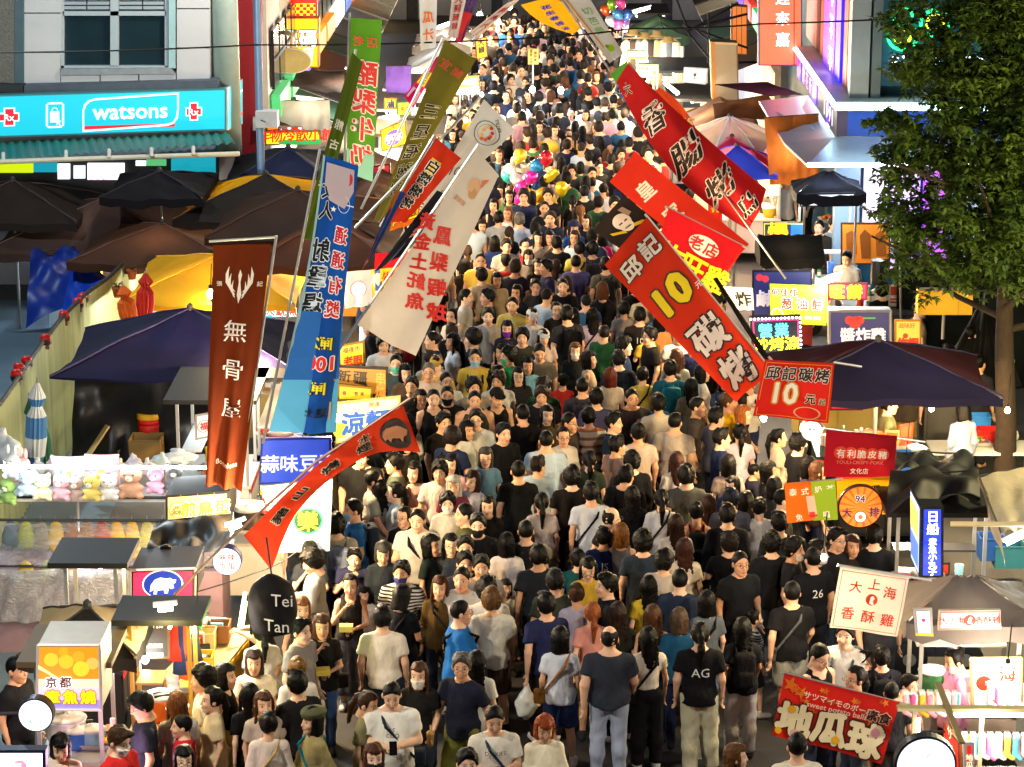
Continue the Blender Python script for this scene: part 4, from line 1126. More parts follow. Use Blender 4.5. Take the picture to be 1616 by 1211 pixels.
def tube_lamp(label, p0, p1, Y, col=(1, .92, .8), watt=60, r=.022, strength=14):
 Ys = Y if isinstance(Y, (tuple, list)) else (Y, Y)
 a, b = at_y(*p0, Ys[0]), at_y(*p1, Ys[1]); m = (a + b) / 2
 root = empty('tube_lamp', m, 0, label, 'lamp')
 MB().tube([a - m, b - m], r, 8).build('tube', glow(col, strength), root)
 d = (b - a).normalized()
 MB().tube([a - m - d * .05 + Vector((0, 0, r * 1.9)), b - m + d * .05 + Vector((0, 0, r * 1.9))], r * .9, 6).build('fitting', paint('d8d8d4', .5), root)
 lamp(root, (0, -.06, -.10), watt * .5, col, .12)
 return root
def bulb_lamp(label, px, Y, col=WARM, watt=50, r=.06, strength=18, up=.5):
 p = at_y(*px, Y)
 root = empty('bulb_lamp', p, 0, label, 'lamp')
 MB().lathe([(.01, -r), (r * .7, -r * .7), (r, 0), (r * .75, r * .7), (r * .4, r * 1.2), (r * .38, r * 1.5)], 12).build('bulb', glow(col, strength), root, True)
 MB().lathe([(r * .5, r * 1.3), (r * .5, r * 2.2), (.012, r * 2.3)], 10).build('socket', paint('202020', .5), root)
 MB().tube([(0, 0, r * 2.2), (0.02, 0.0, up)], .008, 5).build('flex', paint('151515', .6), root)
 lamp(root, (0, 0, -r * 1.8), watt * 1.25, col, .08)
 return root
def cart(label, X, Y, w, d, rz, body='c8c4bc', top='d8d4cc', roof=None, rz_h=2.15, hgt=.92, wheels=True, back=None, light=None, shelf=True, trim='b02820', name='food_cart', posts='a8a8a4', over=.12, goods=None):
 """street stall: cabinet, worktop, posts, roof, wheels. local x along the counter (w), local -y is the customers' side"""
 root = empty(name, (X, Y, 0), rz, label, 'food cart')
 bm = paint(body, .45, .1, var=.15, scale=3); tm = paint(top, .35, .4, var=.12)
 h = w / 2; q = d / 2
 box_o('cabinet', -h + .03, h - .03, -q + .03, q - .03, .22, hgt - .04, bm, root)
 n = max(2, int(w / .6))
 for k in range(n):
  x0 = -h + .06 + (w - .12) * k / n; x1 = -h + .06 + (w - .12) * (k + 1) / n - .03
  box_o('cabinet_panel', x0, x1, -q + .005, -q + .028, .27, hgt - .1, bm, root)
 box_o('worktop', -h, h, -q, q, hgt - .036, hgt, tm, root)
 box_o('trim', -h - .004, h + .004, -q - .006, -q - .001, hgt - .10, hgt - .04, paint(trim, .5), root)
 if wheels:
  for x in (-h * .6, h * .6):
   wl_ = MB().lathe([(.06, -.03), (.20, -.035), (.22, -.02), (.22, .02), (.20, .035), (.06, .03)], 18, Matrix.Translation((x, -q - .05, .22)) @ Matrix.Rotation(PI / 2, 4, 'X')).build('wheel', paint('181818', .8), root, True)
   MB().lathe([(.0, -.04), (.08, -.042), (.08, .042), (.0, .04)], 12, Matrix.Translation((x, -q - .05, .22)) @ Matrix.Rotation(PI / 2, 4, 'X')).build('hub', STEEL, wl_)
 if roof:
  kind, rc = roof[:2]
  pm = paint(posts, .4, .5)
  for x in (-h + .04, h - .04):
   for y in (-q + .04, q - .04):
    box_o('post', x - .02, x + .02, y - .02, y + .02, hgt + .002, rz_h - .002, pm, root)
  if shelf: box_o('shelf', -h + .07, h - .07, q - .34, q - .07, hgt + .46, hgt + .485, tm, root)
  H, Q = h + over, q + over
  rm = cloth_mat(rc, .12, .22, 2.5, 'canopy_cloth') if kind != 'flat' else paint(rc, .6, var=.25)
  if kind == 'flat': box_o('roof', -H, H, -Q, Q, rz_h, rz_h + .06, rm, root)
  else:
   rise = roof[2] if len(roof) > 2 else .35
   N = 8
   rg = [(-H + (Q if kind == 'hip' else 0), 0, rz_h + rise), (H - (Q if kind == 'hip' else 0), 0, rz_h + rise)]
   if kind == 'hip' and Q > H: rg = [(0, -Q + H, rz_h + rise), (0, Q - H, rz_h + rise)]
   e = [(-H, -Q, rz_h), (H, -Q, rz_h), (H, Q, rz_h), (-H, Q, rz_h)]
   if kind == 'hip' and Q > H: quads = [(e[0], e[1], rg[0], rg[0]), (e[1], e[2], rg[1], rg[0]), (e[2], e[3], rg[1], rg[1]), (e[3], e[0], rg[0], rg[1])]
   else: quads = [(e[0], e[1], rg[1], rg[0]), (e[1], e[2], rg[1], rg[1]), (e[2], e[3], rg[0], rg[1]), (e[3], e[0], rg[0], rg[0])]
   for (a, b, c, dd) in quads:
    a, b, c, dd = map(Vector, (a, b, c, dd)); v = []
    for i in range(N + 1):
     for j in range(N + 1):
      s_, t = i / N, j / N
      p = a.lerp(b, s_).lerp(dd.lerp(c, s_), t)
      p.z -= .05 * math.sin(PI * s_) * (1 - t) + .02 * math.sin(s_ * 17 + t * 5)
      v.append(p)
    pn = link('roof_panel', mesh_np('roof_panel', [tuple(p) for p in v], [(i * (N + 1) + j, (i + 1) * (N + 1) + j, (i + 1) * (N + 1) + j + 1, i * (N + 1) + j + 1) for i in range(N) for j in range(N)], rm, True), root)
    ed = [v[i * (N + 1)] for i in range(N + 1)]
    lo = [Vector((p.x * 1.004, p.y * 1.004, p.z - .16 - .035 * abs(math.sin(i * PI / 2)))) for i, p in enumerate(ed)]
    link('valance', mesh_np('valance', [tuple(p) for p in ed + lo], [(i, i + 1, N + 2 + i, N + 1 + i) for i in range(N)], rm, True), pn)
 if back: box_o('back_panel', -h + .05, h - .05, q - .055, q - .03, hgt + .01, rz_h - .03, paint(back, .6, var=.2), root)
 if light:
  col, watt = light[:2]
  MB().tube([(-h * .7, -q * .3, rz_h - .09), (h * .7, -q * .3, rz_h - .09)], .02, 8).build('tube_light', glow(col, 12), root)
  lamp(root, (0, -q * .5, rz_h - .2), watt * .32, col, .12)
 CARTS.append((root, w, d, hgt, rz_h if roof else None, label))
 return root
def lump_mesh(seed, n, rx, ry, rz, r, h=.035):
 rr = np.random.default_rng(seed)
 C = [(rr.uniform(-rx, rx), rr.uniform(-ry, ry), rr.uniform(0, rz)) for _ in range(n)]
 def f(X, Y, Z):
  d = None
  for c in C:
   e = ell((X, Y, Z), c, (r * rr.uniform(.8, 1.2), r, r * .8)); d = e if d is None else smin(d, e, .02)
  return d
 return nets(f, (-rx - 1.6 * r, -ry - 1.6 * r, -1.5 * r), (rx + 1.6 * r, ry + 1.6 * r, rz + 1.5 * r), h)
FOODS = {}
def tray(label, X, Y, z, col, rz=0, kind=0, group='trays of food on the stalls', metal='b8b8b4'):
 root = empty('food_tray', (X, Y, z), rz, label, 'food tray', group)
 w, d = .23, .16
 MB().raw([(-w, -d, 0.001), (w, -d, 0.001), (w, d, 0.001), (-w, d, 0.001), (-w - .02, -d - .02, .06), (w + .02, -d - .02, .06), (w + .02, d + .02, .06), (-w - .02, d + .02, .06)],
    [(3, 2, 1, 0), (0, 1, 5, 4), (1, 2, 6, 5), (2, 3, 7, 6), (3, 0, 4, 7)]).build('tray', paint(metal, .35, .6), root)
 if kind not in FOODS: FOODS[kind] = lump_mesh(kind + 3, 16, .17, .11, .05, .045)
 v, f = FOODS[kind]
 link('food', mesh_np('food', v + np.array((0, 0, .045)), f, paint(col, .5, var=.45, scale=25), True), root)
 return root
def sack(label, px, z, col, sc=1.0, name='goods_bag', cat='bag', seed=1, sq=(1, 1, 1)):
 """crumpled bag of goods"""
 p = at_z(*px, z); root = empty(name, p, random.uniform(0, 6), label, cat)
 def f(X, Y, Z):
  d = ell((X, Y, Z), (0, 0, .16), (.20, .16, .17)); d = smin(d, cone((X, Y, Z), (0, 0, .3), (.03, .02, .38), .04, .06), .05)
  return smax(d + wob((X, Y, Z), .018, 22, seed), -Z, .02)
 v, q = nets(f, (-.28, -.25, -.03), (.28, .25, .48), .028)
 link('bag_body', mesh_np('bag_body', v * np.array(sq) * sc, q, paint(col, .35, var=.25, scale=12, spec=.5), True), root)
 return root
def crate(label, px, z, w, d, h, col, rz=0, name='crate', Y=None):
 p = at_z(*px, z); root = empty(name, p, rz, label, 'crate')
 t = .012; m = paint(col, .55, var=.15)
 box_o('base', -w, w, -d, d, 0, t, m, root)
 box_o('side', -w, w, -d, -d + t, t, h, m, root); box_o('side', -w, w, d - t, d, t, h, m, root)
 box_o('side', -w, -w + t, -d + t, d - t, t, h, m, root); box_o('side', w - t, w, -d + t, d - t, t, h, m, root)
 MB().tube([(-w, -d, h), (w, -d, h), (w, d, h), (-w, d, h), (-w, -d, h)], .012, 5).build('rim', m, root)
 return root
def tarp(label, pts, Y, col, rip=.12, nw=3, name='tarpaulin', trans=.05, rough=None, sag=0.0):
 Ys = Y if isinstance(Y, (tuple, list)) else (Y,) * 4
 c = [at_y(p[0], p[1], y) for p, y in zip(pts, Ys)]
 pt = Patch(*c, rip=rip * .45, nw=nw, ph=pts[0][0] * .1, sag=sag)
 org = (c[2] + c[3]) / 2
 N = 30; M_ = 24; v = []; rw = random.Random(int(pts[0][0] * 3 + pts[0][1]))
 WV = [(rw.uniform(.1, .34), rw.uniform(-15, 15), rw.uniform(-13, 13), rw.uniform(0, 6)) for _ in range(7)]
 for j in range(M_ + 1):
  for i in range(N + 1):
   u, w_ = i / N, j / M_
   v.append(tuple(pt(u, w_, rip * sum(a_ * math.sin(fu * u + fv * w_ + ph) for (a_, fu, fv, ph) in WV)) - org))
 f = [(j * (N + 1) + i, (j + 1) * (N + 1) + i, (j + 1) * (N + 1) + i + 1, j * (N + 1) + i + 1) for j in range(M_) for i in range(N)]
 root = empty(name, org, 0, label, 'tarpaulin')
 m = cloth_mat(col, trans, .25, 4, 'tarpaulin_sheet') if rough is None else paint(col, rough, var=.25, scale=4, bump=.25, spec=.3)
 link('sheet', mesh_np('sheet', v, f, m, True), root)
 MB().tube([pt(i / 8, 0) - org for i in range(9)], .012, 5).build('top_rope', paint('303030', .7), root)
 return root

# ---------------------------------------------------------------- left side, far to near
umb('dark brown umbrella with a broad peak, far left below the green awning', (163, 313), 45, 165, .62, 3.6, '3a2822', col2='2e1e1a', light=(COOL, 90))
umb('flat brown umbrella behind the cream hoarding', (256, 353), 43.2, 128, .36, 3.0, '3c2418', light=(WARMW, 110))
umb('brown umbrella with a pale crease at the left edge', (20, 285), 44.8, 120, .5, 2.6, '241a16')
umb('black umbrella in front of the shop posters', (252, 270), 44.4, 80, .26, 2.2, '0e0c12')
umb('navy topped black umbrella highest beside the grey pole', (455, 233), 47.2, 105, .55, 4.0, '101630', col2='18181e', light=(WARMW, 60))
umb('black umbrella with a yellow edge, left of the blue banner', (420, 275), 44.8, 130, .52, 3.2, '1e1614', col2='c08a08', light=(WARM, 130))
umb('brown umbrella right under the green avocado banner', (470, 300), 43.0, 130, .50, 3.2, '301c12', light=(WARM, 120))
umb('bright yellow umbrella lit from below, left of the brown banner', (345, 402), 40.5, 135, .42, 3.4, 'b88410', light=(WARM, 90), val=.10)
umb('brown umbrella with yellow light under it behind the blue banner', (520, 345), 41.5, 110, .45, 3.0, '3c2012', light=(WARM, 120))
umb('wide navy umbrella in front of the cream hoarding', (300, 487), 35.2, 196, .64, 2.8, '1a1638', col2='12102a', val=.03, light=(COOL, 40))
tarp('black plastic tarpaulin hung as a wall below the navy umbrella', [(118, 582), (330, 575), (335, 735), (112, 735)], 34.6, '141416', .10, 4, rough=.35)
tarp('blue tarpaulin wrapped over goods on the dark pavement', [(48, 398), (118, 388), (176, 440), (40, 520)], (42.5, 43.4, 42.0, 41.6), '06226c', .10, 1.6, rough=.45)
tarp('blue tarpaulin slope beside the wrapped goods', [(115, 395), (150, 420), (175, 448), (95, 515)], (42.6, 42.4, 41.6, 41.0), '083090', .08, 1.4, rough=.45)
tarp('blue plastic back sheet under the left brown umbrella', [(60, 372), (238, 352), (236, 425), (62, 430)], 45.8, '2a62c0', .04, 4)
tube_lamp('tube lamp under the far left brown umbrella', (105, 374), (178, 371), 45.3, COOL, 90)
box_l = cart('white stall cabinet by the winding hoarding under the umbrellas', at_y(175, 430, 44.5).x, 44.5, 2.2, .9, 0, 'b8c8d0', 'c0d0d8', None)
bulb_lamp('upper bright lamp right of the brown banner', (333, 465), 39.0, (1, .95, .85), 90, .07, 22)
bulb_lamp('lower bright lamp beside the yellow umbrella', (335, 487), 39.0, (1, .95, .85), 90, .07, 22)
def closed_umbrella(label, px, Y, cols, h=1.1, lean=0.0):
 p = at_y(*px, Y); root = empty('closed_umbrella', p, 0, label, 'umbrella')
 root.rotation_euler = (0, R(lean), 0)
 n = 14; v = []; f = []
 prof = [(0, .05), (.12, .10), (.35, .12), (.6, .11), (.72, .055), (.82, .10), (1, .02)]
 for (t, r) in prof:
  for k in range(n * 2):
   a = PI * k / n; rr = r * (1 + .22 * (k % 2)); v.append((rr * math.cos(a), rr * math.sin(a), t * h))
 m = n * 2
 f = [(i * m + k, i * m + (k + 1) % m, (i + 1) * m + (k + 1) % m, (i + 1) * m + k) for i in range(len(prof) - 1) for k in range(m)]
 mats = [paint(c, .7) for c in cols]
 me = mesh_np('folded_cloth', v, f, mats=mats, mi=[((q // m) % len(cols)) for q in range(len(f))]); link('folded_cloth', me, root)
 MB().tube([(0, 0, -.12), (0, 0, h + .08)], .014, 6).build('shaft', STEEL, root)
closed_umbrella('folded blue checked umbrella standing by the hoarding', (56, 735), 32.2, ('4a80b8', 'c8d0d8'), 1.15, 4)
closed_umbrella('folded green umbrella beside the blue checked one', (72, 735), 32.5, ('286048',), .95, -10)
closed_umbrella('folded red umbrella on the cream hoarding wall', (228, 505), 38.5, ('b02418',), .75, 4)
closed_umbrella('folded orange umbrella on the cream hoarding wall', (206, 515), 38.0, ('d86018',), .65, -8)
# behind the plush stall
crate('brown open carton in front of the black tarpaulin', (232, 722), .75, .22, .2, .3, '8a6a38')
def bucket(label, px, z, cols, r=.16, h=.36):
 p = at_z(*px, z); root = empty('paint_bucket', p, 0, label, 'bucket')
 MB().lathe([(r * .9, 0), (r, h * .55), (r * .98, h * .56)], 18).build('lower_tub', paint(cols[0], .5), root, True)
 MB().lathe([(r * .99, h * .56), (r * 1.0, h * .78)], 18).build('label_band', paint(cols[1], .5), root, True)
 MB().lathe([(r * 1.0, h * .78), (r * 1.06, h * .80), (r * 1.06, h), (r * .3, h * 1.01)], 18).build('lid', paint(cols[2], .5), root, True)
bucket('red and yellow tub stacked before the black tarpaulin', (236, 690), .95, ('c02018', 'c81818', 'd8a020'))
for k, (x, y, a) in enumerate(((150, 705, 35), (195, 670, -40), (205, 690, 60))):
 p = at_z(x, y, .9); e = empty('timber_offcut', p, R(a), '%s pale timber offcut before the black tarpaulin' % ('leaning', 'upright', 'short')[k], 'timber', 'timber offcuts')
 box_o('plank', -.35, .35, -.05, .05, 0, .03, paint('b89c68', .7, var=.2), e, Matrix.Rotation(R((-50, 40, -25)[k]), 4, 'Y'))

# ---------------------------------------------------------------- plush toy stall
def plush_stall():
 Y = 28.9
 a = at_y(-30, 790, Y); b = at_y(350, 780, Y)
 root = empty('toy_stall', (a.x, Y, 0), 0, 'plush toy stall with racks and clear plastic sheets along the left edge', 'market stall')
 w = b.x - a.x
 for x in (.02, w * .38, w * .75, w - .02):
  MB().tube([(x, .3, 0), (x, .3, 2.2)], .02, 8).build('rack_post', STEEL, root)
 for (z, y) in ((1.91, 0.0), (1.66, -.12), (1.12, -.25)):
  MB().tube([(-.1, y, z), (w, y, z)], .018, 8).build('rack_rail', paint('282828', .5), root)
 for (z, y, d) in ((1.90, .02, .5),):
  box_o('shelf', 0, w, y + .02, y + d, z - .06, z - .02, paint('c8ccd0', .5), root)
 box_o('stall_table', 0, w, -.22, .5, .0, 1.05, paint('8a7078', .6, var=.2, emit=0), root)
 # frosted plastic sheet
 m, n, l, bs = nmat('frosted_plastic')
 bs.inputs['Base Color'].default_value = (.85, .9, .93, 1); bs.inputs['Roughness'].default_value = .25
 tr = n.new('ShaderNodeBsdfTransparent'); tr.inputs['Color'].default_value = (.95, .97, 1, 1); tl = n.new('ShaderNodeBsdfTranslucent'); tl.inputs['Color'].default_value = (.8, .85, .9, 1)
 t = n.new('ShaderNodeTexNoise'); t.inputs['Scale'].default_value = 5; t.inputs['Detail'].default_value = 6
 m1 = n.new('ShaderNodeMixShader'); m2 = n.new('ShaderNodeMixShader'); m1.inputs[0].default_value = .5
 mr = n.new('ShaderNodeMapRange'); mr.inputs[1].default_value = .35; mr.inputs[2].default_value = .65; mr.inputs[3].default_value = .10; mr.inputs[4].default_value = .42
 l.new(t.outputs['Fac'], mr.inputs[0]); l.new(mr.outputs[0], m2.inputs[0])
 l.new(bs.outputs[0], m1.inputs[1]); l.new(tl.outputs[0], m1.inputs[2]); l.new(tr.outputs[0], m2.inputs[1]); l.new(m1.outputs[0], m2.inputs[2])
 bp = n.new('ShaderNodeBump'); bp.inputs['Distance'].default_value = .08; t3 = n.new('ShaderNodeTexNoise'); t3.inputs['Scale'].default_value = 9; t3.inputs['Distortion'].default_value = 2.5; l.new(t3.outputs['Fac'], bp.inputs['Height']); l.new(bp.outputs[0], bs.inputs['Normal'])
 l.new(m2.outputs[0], n['Material Output'].inputs['Surface'])
 global PLASTIC; PLASTIC = m
 for (z0, z1, y0, y1, x1) in ((1.63, 1.14, -.16, -.27, w), (1.09, .45, -.29, -.36, w * .72)):
  N = 40; v = []
  for j in range(9):
   for i in range(N + 1):
    u = i / N; s = j / 8
    v.append((u * x1, y0 + (y1 - y0) * s + .025 * math.sin(u * 47 + s * 5) * (.3 + s) + .02 * math.sin(u * 19), z0 + (z1 - z0) * s))
  mm = m
  if z0 < 1.2:
   mm = m.copy(); q = [x for x in mm.node_tree.nodes if x.bl_idname == 'ShaderNodeMapRange'][0]; q.inputs[3].default_value = .55; q.inputs[4].default_value = .92
  link('plastic_sheet', mesh_np('plastic_sheet', v, [(j * (N + 1) + i, j * (N + 1) + i + 1, (j + 1) * (N + 1) + i + 1, (j + 1) * (N + 1) + i) for j in range(8) for i in range(N)], mm, True), root)
 MB().tube([(.2, -.1, 2.32), (w * .5, -.1, 2.32)], .02, 8).build('tube_light', glow((.9, .97, 1), 14), root)
 MB().tube([(w * .55, -.1, 2.32), (w - .1, -.1, 2.32)], .02, 8).build('tube_light', glow((.9, .97, 1), 14), root)
 lamp(root, (w * .25, -.5, 2.25), 5, (.9, .97, 1), .15); lamp(root, (w * .75, -.5, 2.25), 5, (.9, .97, 1), .15)
 lamp(root, (w * .4, .05, 1.2), 9, (.95, .97, 1), .15)
 return root
PLASTIC = None
plush_stall()
BEAR = {}
def plush(label, px, Y, col, muz, ear='round', s=1.0):
 p = at_y(*px, Y); root = empty('plush_toy', p, R(random.uniform(-25, 25)), label, 'plush toy', 'plush toys on the rack')
 root.scale = (s, s, s)
 if not BEAR:
  BEAR['body'] = nets(lambda X, Y, Z: smin(smin(ell((X, Y, Z), (0, 0, .0), (.11, .09, .10)), np.minimum(ell((X, Y, Z), (-.10, -.04, -.06), (.045, .05, .04)), ell((X, Y, Z), (.10, -.04, -.06), (.045, .05, .04))), .03), np.minimum(ell((X, Y, Z), (-.10, -.03, .03), (.05, .04, .03)), ell((X, Y, Z), (.10, -.03, .03), (.05, .04, .03))), .03), (-.18, -.14, -.14), (.18, .14, .14), .016)
  BEAR['head'] = nets(lambda X, Y, Z: ell((X, Y, Z), (0, -.01, .17), (.125, .10, .10)), (-.16, -.15, .04), (.16, .14, .30), .016)
  BEAR['round'] = nets(lambda X, Y, Z: np.minimum(ell((X, Y, Z), (-.09, 0, .26), (.04, .025, .04)), ell((X, Y, Z), (.09, 0, .26), (.04, .025, .04))), (-.16, -.06, .2), (.16, .06, .33), .014)
  BEAR['long'] = nets(lambda X, Y, Z: np.minimum(ell((X, Y, Z), (-.06, 0, .32), (.03, .022, .09)), ell((X, Y, Z), (.06, 0, .32), (.03, .022, .09))), (-.16, -.06, .2), (.16, .06, .44), .014)
  BEAR['muz'] = nets(lambda X, Y, Z: ell((X, Y, Z), (0, -.10, .145), (.045, .03, .035)), (-.07, -.15, .09), (.07, -.05, .2), .012)
 m = paint([c_ * .75 + .12 for c_ in hx(col)], .9, var=.12, scale=30, bump=.4)
 for nm, k in (('body', 'body'), ('head', 'head'), ('ears', ear)): v, f = BEAR[k]; link(nm, mesh_np(nm, v, f, m, True), root)
 v, f = BEAR['muz']; link('muzzle', mesh_np('muzzle', v, f, paint(muz, .9), True), root)
 for sx in (-.05, .05): MB().lathe([(.0, -.012), (.012, 0), (0, .012)], 8, Matrix.Translation((sx, -.105, .19))).build('eye', paint('101010', .3), root)
 MB().lathe([(.0, -.009), (.012, 0), (0, .009)], 8, Matrix.Translation((0, -.132, .155))).build('nose', paint('281814', .4), root)
pc = [('e8d8a0', 'f0e8d0', 'round', 'pale yellow'), ('e8b0c0', 'f0e0e0', 'long', 'pink long-eared'), ('b89a90', 'e8d8d0', 'round', 'dusty brown'), ('e8d040', 'f0f0e0', 'round', 'bright yellow'), ('f0f0f0', 'f0e0d0', 'round', 'white'), ('c88a58', 'f0e0c8', 'round', 'tan'), ('e090b0', 'f8e0e8', 'round', 'rose pink'), ('303038', 'e8e0d0', 'round', 'black and cream'), ('88c040', 'f0f0d0', 'long', 'lime green long-eared'), ('a8c8e0', 'f0f0f0', 'round', 'pale blue'), ('d8e0e8', 'ffffff', 'long', 'pale grey long-eared'), ('f0a0a8', 'fff0f0', 'long', 'salmon long-eared')]
px_ = [(68, 778), (98, 778), (118, 780), (147, 779), (172, 778), (208, 772), (247, 768), (276, 762), (14, 785), (44, 772), (20, 745), (36, 750)]
for k, ((x, y), c) in enumerate(zip(px_, pc)): plush(c[3] + ' plush toy on the left rack', (x, y), 28.8 + (k % 3) * .05, c[0], c[1], c[2], .85 if k != 5 else 1.1)
def pillow(label, px, Y, col, s=.42):
 p = at_y(*px, Y); root = empty('cushion', p, 0, label, 'cushion')
 N = 14; v = []; f = []
 for side in (-1, 1):
  k0 = len(v)
  for j in range(N + 1):
   for i in range(N + 1):
    u, w_ = i / N * 2 - 1, j / N * 2 - 1
    th = .085 * (1 - u ** 4) * (1 - w_ ** 4)
    pin = 1 - .06 * (1 - abs(u)) * abs(w_)
    v.append((u * s / 2 * (1 - .05 * (1 - w_ * w_)), side * th - .02 * w_, w_ * s / 2 * (1 - .05 * (1 - u * u))))
  f += [tuple((k0 + q) for q in ((j * (N + 1) + i, j * (N + 1) + i + 1, (j + 1) * (N + 1) + i + 1, (j + 1) * (N + 1) + i)[::side])) for j in range(N) for i in range(N)]
 link('cover', mesh_np('cover', v, f, paint(col, .5, var=.3, scale=9, spec=.5), True), root)
 for q in range(3):
  MB().lathe([(.0, 0), (.045, .002), (.045, .006), (0, .008)], 10, Matrix.Translation((-.09 + q * .09, -.082, .05 - q * .05)) @ Matrix.Rotation(PI / 2, 4, 'X')).build('print', paint(('90b8e0', 'e8c060', 'd890a8')[q], .6), root)
pillow('white printed cushion in clear wrap above the plush rack', (109, 745), 29.1, 'd8e0e8'); pillow('pink printed cushion in clear wrap above the plush rack', (162, 742), 29.1, 'e0c0d4')
def hung_bag(label, px, Y, col, h):
 p = at_y(*px, Y); root = empty('hanging_pouch', p, 0, label, 'pouch', 'pouches hung behind the plastic sheet')
 MB().lathe([(.02, 0), (.06, -.04), (.10 + h * .04, -h * .6), (.115, -h * .85), (.06, -h)], 10, Matrix.Scale(.4, 4, (0, 1, 0))).build('pouch', paint(col, .6, var=.35, scale=10), root, True)
 MB().tube([(0, 0, .06), (0, 0, 0)], .006, 5).build('hook', STEEL, root)
hc = [('506878', .22, 'slate'), ('98a030', .24, 'olive green'), ('807868', .26, 'grey'), ('c8a028', .28, 'mustard'), ('8a5a3c', .28, 'brown'), ('987050', .24, 'tan'), ('a03820', .22, 'rust'), ('d8a018', .30, 'amber'), ('d0980c', .34, 'deep yellow'), ('a8a040', .30, 'khaki'), ('d8c8a8', .26, 'cream'), ('e8b0b0', .26, 'pink')]
for k, (c, h, nm) in enumerate(hc): hung_bag(nm + ' pouch hung in the row behind clear plastic', (16 + k * 24, 822), 28.86, c, h * 1.45)
for k, (c, h, nm) in enumerate([('c8b040', .2, 'straw'), ('a0a878', .2, 'sage'), ('b8a888', .18, 'sand')]): hung_bag(nm + ' pouch hung in the lowest row of the toy stall', (40 + k * 34, 884), 28.72, c, h * 1.3)
sack('heap of clear wrapped toys at the left edge, upper one', (12, 735), 1.9, 'c8d4dc', 1.1, seed=2); sack('heap of clear wrapped toys at the left edge, lower one', (30, 775), 1.75, 'd8dce4', .9, seed=4)
for k, (x, y, c, nm) in enumerate(((60, 752, 'd8e0e8', 'pearly'), (84, 748, 'e0c8d0', 'rosy'), (136, 752, 'c8dce0', 'bluish'), (188, 752, 'e0dcc8', 'cream'), (212, 744, 'd8d8e8', 'lilac'), (236, 752, 'e8d8d8', 'blush'), (255, 742, 'c8d8d0', 'minty'))): sack(nm + ' clear bag of toys piled above the plush rack', (x, y), 1.9, c, .55, seed=k)
sack('clear wrapped white bundle beside the brown banner', (275, 735), 1.75, 'd0d8e4', 1.0, seed=5, sq=(1.5, 1, .5))

# ---------------------------------------------------------------- left front stalls
c = at_z(130, 1210, 0)
board('lit takoyaki sign showing fried balls on the near left cart', [(60, 1018), (157, 1018), (160, 1120), (58, 1120)], 22.9, 'f0dcc0',
   [('R', .02, .02, .98, .52, 'c87818'), ('D', .22, .22, .115, 'e8a028', dict(ly=2)), ('D', .46, .25, .12, 'e89c20', dict(ly=2)), ('D', .66, .18, .10, 'b88820', dict(ly=2)), ('D', .70, .36, .13, 'f0a828', dict(ly=3)), ('D', .88, .28, .10, 'c89848', dict(ly=2)), ('D', .42, .10, .08, 'd08818', dict(ly=2)), ('P', [(.02, .30), (.35, .50), (.36, .53), (.02, .36)], 'f0d890', dict(ly=4)),
    ('R', .02, .52, .98, .66, 'e8b8a0'), ('R', .02, .66, .98, .84, 'e0a8b8'), ('R', .02, .84, .98, .98, '8878c8'),
    ('T', '京都', .34, .56, .17, '501c10', dict(sp=1.15, b=.05, ly=5, out=('ffffff', .10))), ('T', '章魚燒', .53, .79, .215, 'f8d010', dict(sp=1.15, b=.06, ly=5, out=('802818', .12)))], thick=.65, emit=.85, edge='b8b4ac', frame='c8c4bc')
cart('takoyaki cart with glass front at the near left corner', at_y(118, 1100, 23.7).x, 23.75, .7, .8, 0, 'a88c58', '9a9a96', ('flat', '5a4a30'), 1.98, light=(WARM, 50), trim='d09020')
umb('small black canopy behind the takoyaki cart', (138, 957), 24.5, 92, .28, 1.4, '1c1a18', col2='8a7a58', pole=False, light=(WARM, 25))
cart('dark wooden snack stall with chalk menu board', at_y(258, 1000, 24.5).x, 24.45, .5, .68, R(90), '7a5230', 'a88858', ('flat', '1c1a18'), 2.1, light=(WARM, 60), trim='a06820', posts='b89040')
board('dark chalk menu board hanging in the snack stall', [(196, 968), (268, 968), (268, 1040), (200, 1040)], 25.0, '2a2010', [('T', '好喝', .2, .85, .16, 'd8d0b8', dict(sp=1.1)), ('T', '奶茶 $40', .62, .12, .10, 'c8c0a0'), ('T', '紅茶 $30', .66, .28, .09, 'c8c0a0'), ('T', '冬瓜檸檬', .62, .70, .10, 'd8c890'), ('T', '特調咖啡', .62, .90, .11, 'e0d8c0')], thick=.03, edge='503818')
board('white bull on a blue disc lit box sign on the left', [(206, 900), (308, 897), (308, 944), (206, 946)], 25.9, 'd82848', [('D', .5, .5, .235, 'ffffff', dict(sx=1.35)), ('D', .5, .5, .22, '1c3088', dict(ly=2, sx=1.35)),
   ('P', [(.30, .75), (.32, .50), (.38, .33), (.47, .26), (.56, .30), (.62, .28), (.66, .34), (.71, .33), (.70, .44), (.66, .50), (.68, .62), (.63, .66), (.60, .60), (.58, .80), (.53, .80), (.52, .68), (.42, .70), (.41, .82), (.36, .82), (.37, .66)], 'e8ecff', dict(ly=4))], thick=.75, emit=.9, edge='181416', frame='c0b8b0')
cart('black topped stall behind the bull sign', at_y(150, 900, 26.1).x, 26.1, .62, .62, R(90), '302c2c', '484444', ('flat', '141414'), 2.15, light=(WARM, 70), trim='c02030')
